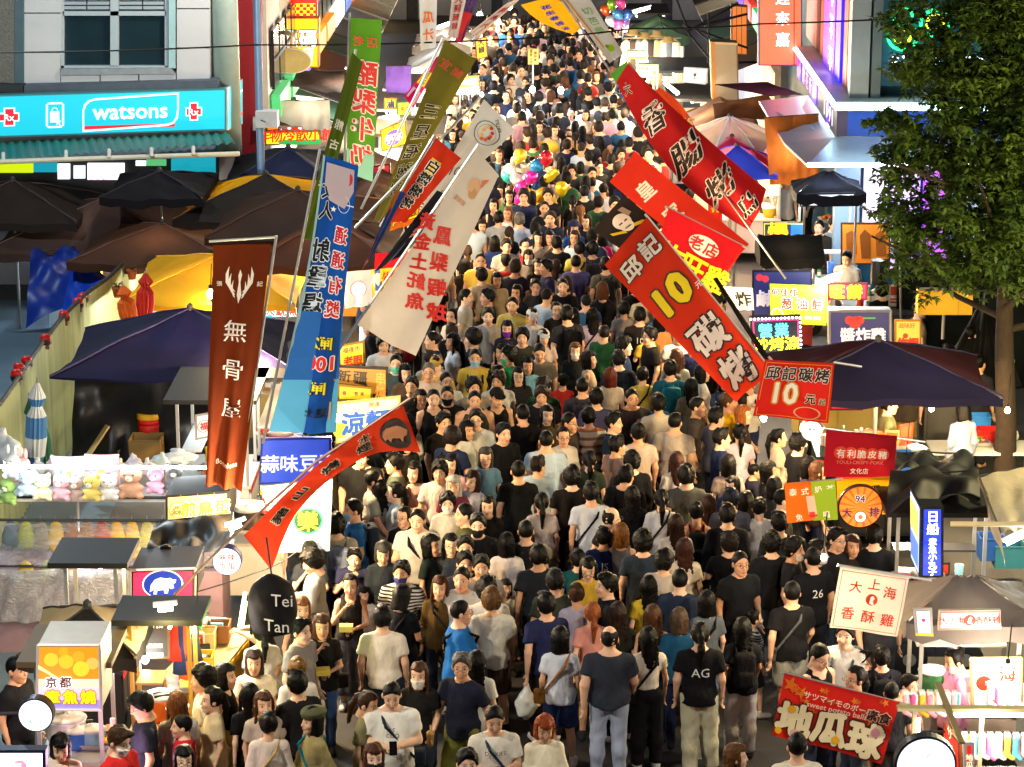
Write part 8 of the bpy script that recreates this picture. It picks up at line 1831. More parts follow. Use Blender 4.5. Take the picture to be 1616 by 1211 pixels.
# one line per person the photograph shows: head x y, build + heading (0 faces us, 90 looks right, 180 walks away), top, colour, hair, then options
PEOPLE = """
962 1010 H180 polo 2e323c bald jeans=a4aec4 hp=0
884 1010 W180 tee ccd0dc bob shorts=2c3c6c bag=8a5a28
1023 1010 W190 crop d8d0c0 long cargo=18181a bag=141414
1105 1004 M180 tee 131315 tail cargo=b8b498 bp=AG
1172 995 W185 tee 18181c long cargo=b8b8bc pack=141416
862 957 M200 tee 23284c short trousers=201c1c item=bagg
935 970 W185 tee d08c7c tail hc=8a4a24 shorts=383840
910 940 W185 tee a09ab0 bun hc=3a2418 jeans=2c3450
876 920 M180 tee 3a4034 short cap=cap:181a1e trousers=202020
1024 928 W180 tee c4a830 long jeans=506080
975 970 W175 tee 24241c long hc=281810 trousers=1c1c1c
1072 980 W180 tee 184868 bob hc=4a3a2c jeans=1c2440
1073 918 M170 polo 2a3448 crop trousers=1c1c20
1115 953 W195 tee 565e68 bob jeans=7894b8 bag=181818
958 925 M280 tee 121216 short trousers=181818 bp=UT
1190 978 W110 tee c8c8c8 bun s=.78 shorts=303848 stripe=0 mask=e0e0e0
859 1150 W10 longtop e4d8bc bob hc=8a3a14 jeans=303848 arms=phone hp=.35 item=phone
1160 1196 W95 tee 382c28 long hc=5a3818 jeans=303848
1030 975 W185 tank 2a221c long hc=4a2c18 jeans=28304a
729 1053 M-30 tee 1c1e2e short hc=4a4644 trousers=64662c specs arms=walk legs=step hy=.5
618 1098 H5 tee e4e0d4 crop jeans=2c3448 arms=phone hp=.35 item=phone bag=202838 fp=LE|COQ
579 1112 W70 polo 86805a tail hc=3a2414 trousers=202024 hp=.35
661 1066 W-8 tee 1a1818 long hc=4a2c18 shorts=383c48 mask=d8d4c8 item=cup arms=carry
604 978 M178 tee e4d8c4 short shorts=28303c arms=down
776 950 M182 tee d8d0c0 mop hc=5a3c20 shorts=4a3830
726 968 H100 tee 1c62a8 crop jeans=202838 specs bag=141414
553 925 W0 tank 201e1e tail longskirt=38383e arms=eat item=box
508 990 W10 tee 1c1a1a bob hc=4a2c18 jeans=38507c arms=eat item=box bag=181412
474 997 M60 tee 88807e short jeans=303848 hp=.0
634 905 M-10 tee dcd6cc short shorts=181818 mask=3a3c78 stripe=0 bag=141414
729 915 M-12 tee b4b2ae crop trousers=202020
768 933 M188 tee d8d8d4 curly trousers=303030
780 1136 M8 tee e0d8c8 crop jeans=28304a arms=phone hp=.35 item=phone bag=283850 fp=DICKIES.
590 1196 W12 tee 30303a bob hc=4a2414 jeans=30343c mask=282830
737 1206 M10 tee 403c38 short jeans=30343c
752 1048 W170 tee dcd8cc long trousers=26262a
469 1082 M215 polo 1c1a1c short trousers=181414
494 1138 W300 longtop 948658 bob cap=beret:54563a trousers=3a342c bag=186a78
424 1145 W185 longtop d8c8b8 bun jeans=4a4038 bag=b89860
416 1112 W20 tee b8a898 long hc=4a2c1c jeans=404040
469 1058 W200 tee d8d0c0 bun hc=6a4a18 skirt=c8b890
476 962 W15 tank 5a4030 bob hc=7a4a24 jeans=38405a stripe=0
412 1000 W200 tee d8d0cc tail trousers=2c2c30
694 928 W-5 jacket 54401f long hc=4a2c18 jeans=38405a bag=202830
798 928 W20 tank d0ccc4 bob s=.74 shorts=b8a8a0
576 940 W-15 tee c8c0bc bob s=.72 shorts=505868
25 1058 M65 tee 18181c crop trousers=202020 fp=PRETTY
225 1115 M-75 tee 20222e short jeans=303848 specs hp=.35
288 1147 M-80 tee c02430 crop s=.84 jeans=38405a
187 1170 M60 polo d02c2c short hc=3a2818 trousers=303030 mask=e0e0dc hp=.35
95 1180 W15 tee c8b8b0 bob jeans=404860 hp=.35 arms=eat item=skewer
280 1113 W200 tee b8b0a8 long hc=6a3c1c jeans=30384c
322 1073 M-85 tee e0d4ba mop trousers=7a7264
355 1068 W80 tank 161416 bob trousers=c0a868
394 1100 W205 tee 141214 long trousers=201c1c
290 1200 W15 tee b8b8b8 bob jeans=303848 specs
401 1046 W5 tee d8c8b0 bob hc=30201a jeans=404860
335 1105 W-70 tee c8b48c tail jeans=50506a
1250 938 M190 tee 17171a crop shorts=8c8c84 pack=0 bag=505458
1292 1037 M40 tank 151515 crop jeans=303848 specs hp=.35
1334 1003 M-20 tee dcd8d0 short jeans=38405a pack=405058
1360 1045 M60 tee 40404a short s=.82 shorts=303848 specs
1392 1040 M185 tee 1c1c24 short s=.86 shorts=28282c pack=181a20
1350 1072 W-60 tee 4a5868 tail jeans=303848 specs
1407 1095 M180 tee 28282c crop s=.8 shorts=303030
1434 1082 M40 tee b8a890 short s=.78 shorts=404040
1507 1043 W-75 longtop d08cb0 bun trousers=303038 mask=d8a0a8 hp=.35
1258 1180 M185 tee d8d0b8 crop trousers=404048
1283 884 M200 tee 131317 crop trousers=202028 bp=26
1218 860 M185 tee 18181c mop trousers=28303c
1252 868 M70 tee 202026 mop jeans=303848 mask=d8d4d0
1290 872 M60 tee 1a1a1e short trousers=30303a mask=d8d4d0
1320 852 M40 tee 1c1c20 short trousers=28303c specs
1345 862 W10 tee 302820 long hc=3a2418 jeans=38405a
1230 828 M200 tee 30383c short jeans=28304a
1380 848 M170 tee 16181c short trousers=202020
1402 640 M90 tee 6a6848 short trousers=8a7a28
1260 702 M110 tee 18181c mop trousers=202020 mask=303030
1275 738 W70 tee 382c40 bob jeans=28303c
1290 745 W100 tee 3a2c28 long hc=4a2c18 jeans=28304a
1228 692 W95 tee b8a898 tail trousers=303030
1212 745 W100 tee 28282c bob jeans=303840
1235 790 M95 tee 30302c crop trousers=303038
1222 770 W185 tee 20242c bob jeans=28304a
1390 930 M5 tee 2c2c34 short trousers=303038
1100 643 M75 tee 46403c crop
1150 635 H80 tee d8a818 short hc=4a3018 trousers=303030
1172 656 W85 tee 2c241c bob hc=a05c28 jeans=28303c
997 630 H15 tee 38343a crop arms=strap
968 668 M70 tee 1a3048 short jeans=28304a
929 660 M185 tee d8d0c4 short cap=cap:141418 stripe=1 jeans=28304a
889 690 W10 jacket bcb4ac tail trousers=3a2c24 specs
898 668 M60 tee 38302c crop specs
863 655 W15 tee 4a3c24 long jeans=28304a
825 655 M200 tee 131315 crop trousers=1a1a1c
973 705 M120 tee 76605a short
1007 685 M190 tee b4a094 bun shorts=3c3838
1065 668 H160 tee b4a89c crop jeans=28304a
1138 693 M100 tee 1b2340 short jeans=28304a specs
1167 685 W185 tee bcb4c4 tail jeans=38446a
1150 735 W180 tee 948680 bob
1068 730 W185 tee c4c0bc long hc=3a2018 jeans=38446a
1083 753 M182 tee 4c4c48 mop
988 753 H150 tee 111113 short trousers=161618
998 785 W180 jacket 141418 long trousers=18181a
903 755 M180 tee 181414 mop trousers=18181a
933 780 M185 tee c4c8d4 short jeans=303848 bag=141418 specs
855 795 W182 tee b0a09a tail longskirt=76695a
818 745 M183 tee 111112 crop trousers=141416
964 820 M120 tee 1c1c20 bald trousers=202024 specs
953 850 M182 tee 1b2b5c short s=.9 jeans=28304a bp=JS
980 845 W180 tank 6a6460 bob hc=7a4c20 jeans=28304a
1015 858 M180 tee 2b333f curly trousers=202024
1044 790 W180 tee c4c4c8 tail jeans=28304a bag=141414
1067 830 W182 tee d0ccc8 long hc=2c1a12
1080 868 W180 tee d8c8b4 long hc=3c2018
1099 810 W183 tank d07c5c bun trousers=18181c pack=141416
1118 798 W180 tee a89c8c long hc=3c2418 skirt=28282c
1148 815 M180 jacket 191b20 short trousers=1c1c20
1153 790 M183 tee 5c6270 short cap=cap:142040 trousers=3c3834
1198 803 W185 tee d0d4d4 bun jeans=4a6898
1178 793 W178 tee 1c1c20 long trousers=202024
1168 890 M20 tee 16181c crop trousers=202024 specs
1048 888 M150 tee b8aca0 mop jeans=28304a
913 885 M183 tee 185058 short s=.85 shorts=28282c
930 728 W182 tee 283428 tail jeans=28304a
1190 745 M100 tee 28283a crop s=.75 shorts=202024
559 806 M285 tee 2866a4 crop jeans=28304a mask=88b8dc pack=28303c
531 831 M190 tee 948878 mop jeans=28304a pack=586070
489 872 W5 tee 282c32 long trousers=202024 specs arms=eat item=skewer
559 882 M0 tee 282840 short s=.84 shorts=28282c arms=eat item=skewer
604 873 W8 jacket 20262c bob hc=30302e hp=.35
659 822 H-10 tee b4b0a8 crop bag=181818
706 795 W5 tee c4bcac mop mask=d8d4cc
716 768 W0 tee 642236 bob hc=a8a49c
694 746 M-5 tee c4b4ac mop
746 760 W-30 tee a8a4b0 bob hc=30201a
766 723 W5 tee 5c7c90 bob hc=3a3430 specs
736 680 W50 tee d0ccc4 bob
751 663 M0 tee b8b8b4 short specs
749 633 H5 tank 383428 crop
706 625 M0 tee 171717 crop trousers=202020 mask=181818
684 630 M10 tank 141414 crop trousers=202020
699 668 M35 tee 181614 short trousers=202020
664 630 W20 tee 201c1c long trousers=202020 specs
784 628 M20 tank 161614 crop cap=cap:141416 trousers=202020 specs
794 685 M30 tee 161616 short trousers=202020
570 722 H0 tee 161616 short trousers=181818
624 733 M270 jacket 485246 short
654 746 W-20 tee a47c74 bob arms=eat item=skewer
599 775 W190 tee 8a8684 long
624 778 W270 tee acc0d0 tail jeans=303848
734 813 M280 tee 46482c crop
754 830 M0 tee 1a1a1c short trousers=202020 mask=202022
734 865 M5 tee 202430 short mask=a8c4dc
711 860 W10 tee 303030 long specs
679 862 W70 tee 1c2420 bob item=bagg arms=carry
734 890 M12 tee 30303a short
759 896 M5 tee 8a8480 short
589 760 M95 tee 787870 crop
640 700 W30 tee 28241c bob
770 800 W355 tee 201c1c long trousers=202020
800 860 W175 tee c8c0c0 bob
830 840 M180 tee 1a1a1c crop trousers=1a1a1c
850 880 M185 tee 20242a short trousers=1a1a1c
1072 530 M0 polo c8ccd0 crop specs
1092 545 M190 tee 1b2348 crop
1026 532 M290 tee 1a1818 short trousers=202020 specs
984 548 M80 tee 1a2a4a mop trousers=202020
929 569 W85 tank c4b498 bob trousers=202020
1014 594 W185 tee d0bc50 bun bag=181818
1058 585 M183 tee 18566c short jeans=28304a pack=1c6c80
1091 612 W180 tee 605c4c long cap=cap:1c2420
919 612 M182 tee 34343c crop trousers=202020 pack=302830
963 596 W180 tee b8a898 bob hc=5a2418
941 630 M185 tee 3a3858 short trousers=202020
977 569 M180 tee 1a2438 short cap=cap:16181c trousers=202020
1108 590 W100 tee d0c8c0 bob
1130 660 M120 tee 3a3a44 short trousers=202020
1040 640 M183 tee bcb4a8 short
820 349 M182 polo acbcd8 short hc=5a5856 trousers=28303c
787 346 M183 tee a0a4a8 short trousers=30343c
747 359 W185 longtop 1c2848 bob trousers=1c2440
849 377 W10 tee b8b0a0 long arms=eat
867 376 W5 tee 80786c bob arms=eat
879 386 M182 tee 17181c short trousers=202020 bp=2024
906 361 W10 tee 2a5aa0 0 cap=helmet:282848 mask=d8d4dc
909 416 M182 tee 4a4878 crop jeans=28304a item=bagg
888 453 M2 tee 151315 crop trousers=161616
863 423 M285 tee 201e40 short trousers=202020
760 437 M210 tee a4947c short trousers=48443c
799 390 M10 tee 9c9890 short
781 385 W182 tee 1c2c60 bob
834 407 W5 tee 787068 bob mask=d8d8d4 specs
849 420 W8 tee 181416 long trousers=202020
784 443 W10 tee c8b890 bob
845 453 W5 tee 302c28 short trousers=202020 specs
809 483 M-10 polo d0b860 crop
949 377 W182 tee b81860 bob
935 395 M182 tee 303440 mop trousers=202020 pack=28242c
915 395 M180 tee c8b850 short bag=181818
956 420 M182 tee 5c5848 short pack=1c1c1c
750 566 M0 tee d0b048 crop mask=a0c8e0 pack=181818
803 563 M290 tee 1f8448 mop trousers=202020 mask=50b090
689 577 M-10 tee b89850 short cap=cap:a08040
677 588 M0 polo c4b4ac crop hc=605c58 specs
704 603 M20 tee d0ccc8 crop
786 591 W70 tee d0c8b8 tail bag=181818
818 594 W5 tee 282624 long trousers=202020 specs stripe=0
832 578 W10 tee 70a8c8 bob
851 557 M5 tee 6c645c crop hp=.35
824 533 M0 jacket 34342a mop trousers=202020
858 533 W8 tee b8a498 long cap=cap:b8b4ac
747 612 M20 tee 8c8474 mop
747 535 M270 tee 1c2434 curly trousers=202020
683 538 M280 tee 18283c crop trousers=202020
715 540 W290 tee d0d4d8 long
770 500 M5 tee a8a098 short
800 520 W0 tee 28283a bob mask=7030a0
840 500 W10 tee c8c0b8 short cap=cap:c8c4c0
735 470 M80 tee d0ccc4 crop
770 470 M285 tee 1c1c20 short trousers=202020
878 490 W10 tee 302820 tail trousers=202020
905 500 W180 tee c898a0 long bag=c8c0c0
935 500 W182 tee b8a8c0 long bag=141414
985 490 W180 tee 8a8078 short
1010 500 M182 tee 201c1c short trousers=202020 bp=10
1020 465 M180 tee c8b890 crop
1040 510 W182 tee c88850 bob
605 545 M10 tee d4d8dc mop
625 575 M0 tee 38484c crop mask=60c0a8
650 610 M-10 tee 302c28 short trousers=202020 specs
640 590 W15 tee 584838 bob
1275 275 M-80 polo c01830 short trousers=202020
1245 265 W150 tee a0a098 bun trousers=202020
1240 288 M20 tee c8c0b8 short trousers=202020
1293 360 M-20 tee 302c24 crop trousers=404040
1315 355 M30 tee 9098a0 short trousers=303030 pack=202020
1337 408 M-30 tee a8acb8 crop trousers=303030 hp=.35
1392 460 M200 tee 141414 mop trousers=202020
1450 490 M100 tee 70604c bald trousers=404038
1530 530 M160 tee 2c3048 crop trousers=303030 hp=.35
1497 560 M190 tee 202024 short trousers=282828
1545 575 M140 tee 28282c crop trousers=303030
120 395 M180 tee 38444c short trousers=303038
150 385 M170 tee 485058 short trousers=303038
1520 650 W200 jacket 8890a0 bob trousers=303030 hp=.35
1430 585 M180 tee 40362c short trousers=8a6a28
""".strip().splitlines()
ARMS_R = ['down', 'down', 'walk', 'strap', 'phone', 'carry']; LEGS_R = ['stand', 'shift', 'step']
def parse(line):
 t = line.split(); x, y = float(t[0]), float(t[1])
 b = {'H': 'heavy', 'W': 'woman', 'M': 'man'}[t[2][0]]; rz = float(t[2][1:])
 kw = dict(top=t[3], tc=t[4], hr=t[5] if t[5] != '0' else None, bot='trousers', bc='28282c')
 rnd = random.Random(int(x * 7 + y)); far = y < 740
 kw['arms'] = 'down' if far else rnd.choice(ARMS_R[:3]); kw['legs'] = rnd.choice(LEGS_R[:2])
 for q in t[6:]:
  k, _, v = q.partition('=')
  if k in BOTN: kw['bot'] = k; kw['bc'] = v
  elif k == 'hc': kw['hcol'] = v
  elif k in ('arms', 'legs', 'mask', 'bag', 'item'): kw[k] = v
  elif k == 'pack': kw['pack'] = v if v != '0' else None
  elif k in ('s', 'hp', 'hy'): kw[k] = float(v)
  elif k == 'specs': kw['specs_'] = True
  elif k == 'stripe': kw['stripe'] = int(v)
  elif k == 'cap': kw['cap'] = tuple(v.split(':'))
  elif k == 'bp': kw['back_print'] = (v, 'd8d8d4', .085 if len(v) > 3 else .14, 1.22)
  elif k == 'fp': kw['front_print'] = (v, '181818' if kw['tc'][0] in 'de' else 'e0dcd8', .058, 1.285)
 kw['shoes'] = y > 860
 if kw.get('cap') and kw['cap'][0] == 'helmet': kw['hr'] = None
 return x, y, b, rz, kw
for ln in PEOPLE:
 x, y, b, rz, kw = parse(ln)
 person(x, y, b, rz, **kw)
# fill the gaps in the street with more people, nearest first
TOPC = ['101013', '141417', '18191e', '0e0e12', 'd8d4ce', 'ccc8c0', '101014', '161e3a', '1e2848', '2c2c32', '8a8884', 'c4b4a4', '24486e', 'b02c2c', 'd8b03c', '2c5a38', 'b0c4d8', 'd8a0a8', '0f1218', 'd8d2c4', '16161a', '2c6088', '12151c', '0e1014', '1a1420', '20202a']
def street_half(Y): return (-3.15 if Y < 38 else -2.9 if Y < 46 else -2.5, 3.05 if Y < 38 else 2.9 if Y < 50 else 2.6)
placed = [(p['loc'][0], p['loc'][1], p['s']) for p in NPEOPLE]
rnd = random.Random(11)
cand = []
for _ in range(9000):
 Y = rnd.uniform(26.5, 83); l, r = street_half(Y); cand.append((rnd.uniform(l, r), Y))
cand.sort(key=lambda c: c[1])
# anchor positions of things to stay clear of
CLEAR = [(at_z(835, 395, 0).x, at_z(835, 395, 0).y, .5)]
far_spots = []
N_NAMED = 300
chosen = []
for (X, Y) in sorted(cand, key=lambda c: c[1] + rnd.uniform(0, 2)):
 dmin = .53 if Y < 44 else .47
 if any((X - a) ** 2 + ((Y - b) * .85) ** 2 < dmin ** 2 for a, b, _ in placed): continue
 px, py = to_px((X, Y, 1.58))
 if py < 20 or py > 1180: continue
 # leave the open patch of road in front as in the photograph
 if py > 1000 and 820 < px < 1230: continue
 if py > 1050: continue
 placed.append((X, Y, 1)); chosen.append((X, Y, px, py))
def rand_look(rnd, X, Y):
 b = rnd.choice(('man', 'man', 'woman', 'woman', 'woman', 'heavy') if rnd.random() < .5 else ('man', 'woman'))
 away = rnd.random() < (.75 if X > -.4 else .35)
 rz = (180 if away else 0) + rnd.choice((-28, -14, 0, 0, 12, 25))
 if abs(X) > 2.3 and rnd.random() < .5: rz = 90 * (1 if X > 0 else -1) + rnd.choice((-20, 0, 20))
 if b == 'woman': hr = rnd.choice(('long', 'long', 'tail', 'bob', 'bob', 'bun'))
 else: hr = rnd.choice(('short', 'short', 'crop', 'mop', 'mop', 'curly'))
 hcol = rnd.choice((BLK, BLK, BLK, BLK, '1c1410', '2c1c14', '4a2c18', '6a4424') if b == 'woman' else (BLK, BLK, BLK, '1c1512', '241a14'))
 top = rnd.choice(('tee', 'tee', 'tee', 'tee', 'polo', 'longtop') if b != 'woman' else ('tee', 'tee', 'crop', 'tank', 'longtop'))
 kw = dict(top=top, tc=rnd.choice(TOPC), hr=hr, hcol=hcol, bot=rnd.choice(('trousers', 'jeans', 'shorts')), bc=rnd.choice(('1c1c20', '28304a', '303848', '50607a', '4a4438', '202024')), s=rnd.uniform(.90, 1.06), shoes=False)
 ps = {'man': (('down', 'stand', 0, 0), ('down', 'shift', .6, 0), ('walk', 'shift', -.6, 0), ('strap', 'stand', .6, 0), ('phone', 'stand', 0, .35), ('raise', 'shift', 0, 0), ('carry', 'stand', -.6, 0)), 'woman': (('down', 'shift', 0, 0), ('down', 'stand', -.6, 0), ('walk', 'stand', .6, 0), ('eat', 'shift', 0, 0), ('phone', 'stand', 0, .35), ('strap', 'shift', -.6, 0), ('carry', 'stand', .6, 0)), 'heavy': (('down', 'stand', 0, 0), ('carry', 'shift', .6, 0))}[b]
 kw['arms'], kw['legs'], kw['hy'], kw['hp'] = rnd.choice(ps)
 q = rnd.random()
 if q < .18: kw['pack'] = rnd.choice(('181818', '28304a', '484440', '303030'))
 elif q < .34: kw['bag'] = rnd.choice(('141414', '6a4428', 'b8b0a8'))
 if rnd.random() < .10 and not away: kw['mask'] = rnd.choice(('d8d8d4', 'a0c4dc', '202022', 'd8d4d0'))
 if rnd.random() < .06: kw['cap'] = ('cap', rnd.choice(('141416', 'c8c4bc', '1c2c50', '8a3028')))
 if rnd.random() < .15 and not away: kw['specs_'] = True
 return b, rz, kw
for (X, Y, px, py) in chosen:
 b, rz, kw = rand_look(rnd, X, Y)
 if len(NPEOPLE) < N_NAMED: person(px, py, b, rz, pos=(X, Y), **kw)
 else: far_spots.append((X, Y, b, rz, kw))
print('people', len(NPEOPLE), 'far', len(far_spots))

# the far crowd that reads as one mass: one mesh
def crowd():
 parts = {}
 V, F, C = [], [], []; n0 = 0
 cache = {}
 def get(me):
  if me not in cache:
   v = np.zeros(len(me.vertices) * 3, np.float32); me.vertices.foreach_get('co', v)
   f = np.zeros(len(me.loops), np.int32); me.loops.foreach_get('vertex_index', f)
   cache[me] = (v.reshape(-1, 3), f.reshape(-1, 4))
  return cache[me]
 for (X, Y, b, rz, kw) in far_spots:
  top = {'polo': 'tee', 'crop': 'tee'}.get(kw['top'], kw['top'])
  fg = figure(b, 'down', 'stand', 0, 0, 0, .06)
  hs = kw['s'] * (.94 if b == 'woman' else 1.01); a = R(rz); ca, sa = math.cos(a) * hs, math.sin(a) * hs
  Rm = np.array(((ca, -sa, 0), (sa, ca, 0), (0, 0, hs)))
  Hm = np.array(fg['head'])
  pcs = [(fg['body'], hx(random.choice(SKINS)), False), (garment(fg, top), hx(kw['tc']), False), (hair(kw['hr'], .028), hx(kw['hcol']), True)]
  for me, col, hd in pcs:
   v, f = get(me)
   if hd: v = v @ Hm[:3, :3].T + Hm[:3, 3]
   c = np.tile(np.array((*col, 1.0)), (len(v), 1))
   if me is fg['body']:
    ft = np.zeros(len(v) * 4, np.float32); me.attributes['feature'].data.foreach_get('color', ft); ft = ft.reshape(-1, 4)
    c[:, :3] = c[:, :3] * (1 - ft[:, 3:]) + ft[:, :3] * ft[:, 3:]; c[(v[:, 2] < .92) & (np.abs(v[:, 0]) < .21), :3] = hx(kw['bc'])
   V.append(v @ Rm.T + np.array((X, Y, 0))); F.append(f + n0); C.append(c); n0 += len(v)
 m, n, l, bs = nmat('crowd_clothing')
 at = n.new('ShaderNodeAttribute'); at.attribute_name = 'tone'; l.new(at.outputs['Color'], bs.inputs['Base Color']); bs.inputs['Roughness'].default_value = .75; bs.inputs['Specular IOR Level'].default_value = .2
 me = mesh_np('crowd', np.concatenate(V), np.concatenate(F), m, True)
 a = me.attributes.new('tone', 'FLOAT_COLOR', 'POINT'); a.data.foreach_set('color', np.concatenate(C).astype(np.float32).ravel())
 o = link('crowd', me); tag(o, 'dense far crowd of people filling the street up to the top', 'crowd', kind='stuff')
crowd()

# ---- a label for each person that singles them out
LAND = [((835, 280), 'near the balloons'), ((1100, 500), 'under the red ten banner'), ((650, 470), 'by the shrimp banner'), ((560, 760), 'by the boar banner'), ((455, 950), 'by the black hood'), ((250, 1100), 'at the snack stall'), ((110, 1150), 'at the takoyaki cart'), ((1300, 1100), 'by the sweet potato flag'), ((1370, 950), 'by the chicken flag'), ((1280, 790), 'by the tea flag'), ((1240, 690), 'below the square grill sign'), ((960, 1050), 'in the front middle'), ((620, 1080), 'in the front left'), ((950, 850), 'in the dark middle'), ((700, 850), 'left of middle'), ((740, 640), 'in the lit left half'), ((1010, 650), 'right of middle'), ((1120, 850), 'in the right half'), ((880, 480), 'in the mid street'), ((1500, 600), 'under the navy umbrella'), ((1300, 330), 'at the right corner stalls'), ((130, 390), 'behind the hoarding'), ((1330, 450), 'at the pancake stalls'), ((1500, 1040), 'behind the chicken cart'), ((1130, 720), 'at the right edge'), ((830, 570), 'in the centre')]
def facing(r):
 r = r % 360
 if r < 40 or r > 320: return 'facing us'
 if r < 140: return 'facing right'
 if r <= 220: return 'from behind'
 return 'facing left'
def descr(p, lv):
 w = 'child' if p['s'] < .87 else 'person'
 t = '%s in %s%s %s' % ('small person' if w == 'child' else 'heavy-set person' if p['build'] == 'heavy' else 'person', 'striped ' if p['stripe'] is not None else '', cname(p['tc']), TOPN[p['top']])
 ex = []
 if p['pack']: ex.append('%s backpack' % cname(p['pack']))
 elif p['bag']: ex.append('%s shoulder bag' % cname(p['bag']))
 if p['mask']: ex.append('%s mask' % cname(p['mask']))
 if p['cap']: ex.append('%s %s' % (cname(p['cap'][1]), {'cap': 'cap', 'beret': 'beret', 'helmet': 'helmet', 'bucket': 'hat'}[p['cap'][0]]))
 if p['item'] == 'phone': ex.append('phone')
 if p['item'] == 'bagg': ex.append('plastic bag')
 if p['specs'] and not ex: ex.append('glasses')
 if ex: t += ' with ' + ex[0]
 elif lv > 0 and p['hr']: t += ' with ' + HAIRN[p['hr']]
 t += ', ' + facing(p['rz'])
 return t
def near(p):
 return min(LAND, key=lambda l: (l[0][0] - p['x']) ** 2 + (l[0][1] - p['y']) ** 2)[1]
labs = [descr(p, 1) + ', ' + near(p) for p in NPEOPLE]
grp = {}
for p, l in zip(NPEOPLE, labs): grp.setdefault(l, []).append(p)
ORD = ['leftmost', 'second from left', 'third from left', 'fourth from left', 'fifth from left', 'sixth from left', 'seventh from left', 'eighth from left']
for l, ps in grp.items():
 if len(ps) == 2 and abs(ps[0]['x'] - ps[1]['x']) < abs(ps[0]['y'] - ps[1]['y']):
  ps.sort(key=lambda p: -p['y']); nm = ['nearer one', 'farther one']
 else: ps.sort(key=lambda p: p['x']); nm = ['left one', 'right one'] if len(ps) == 2 else ORD
 for k, p in enumerate(ps):
  o = p['o']; lab = l if len(ps) == 1 else l + ', ' + nm[k]
  wds = lab.split()
  if len(wds) > 16: lab = lab.replace('heavy-set ', '').replace('long-sleeved ', '').replace(' with thick short hair', ' with thick hair')
  if len(lab.split()) > 16: i0 = lab.index(' with '); lab = lab[:i0] + lab[lab.index(',', i0):]
  tag(o, lab, 'person', 'people in the market street')
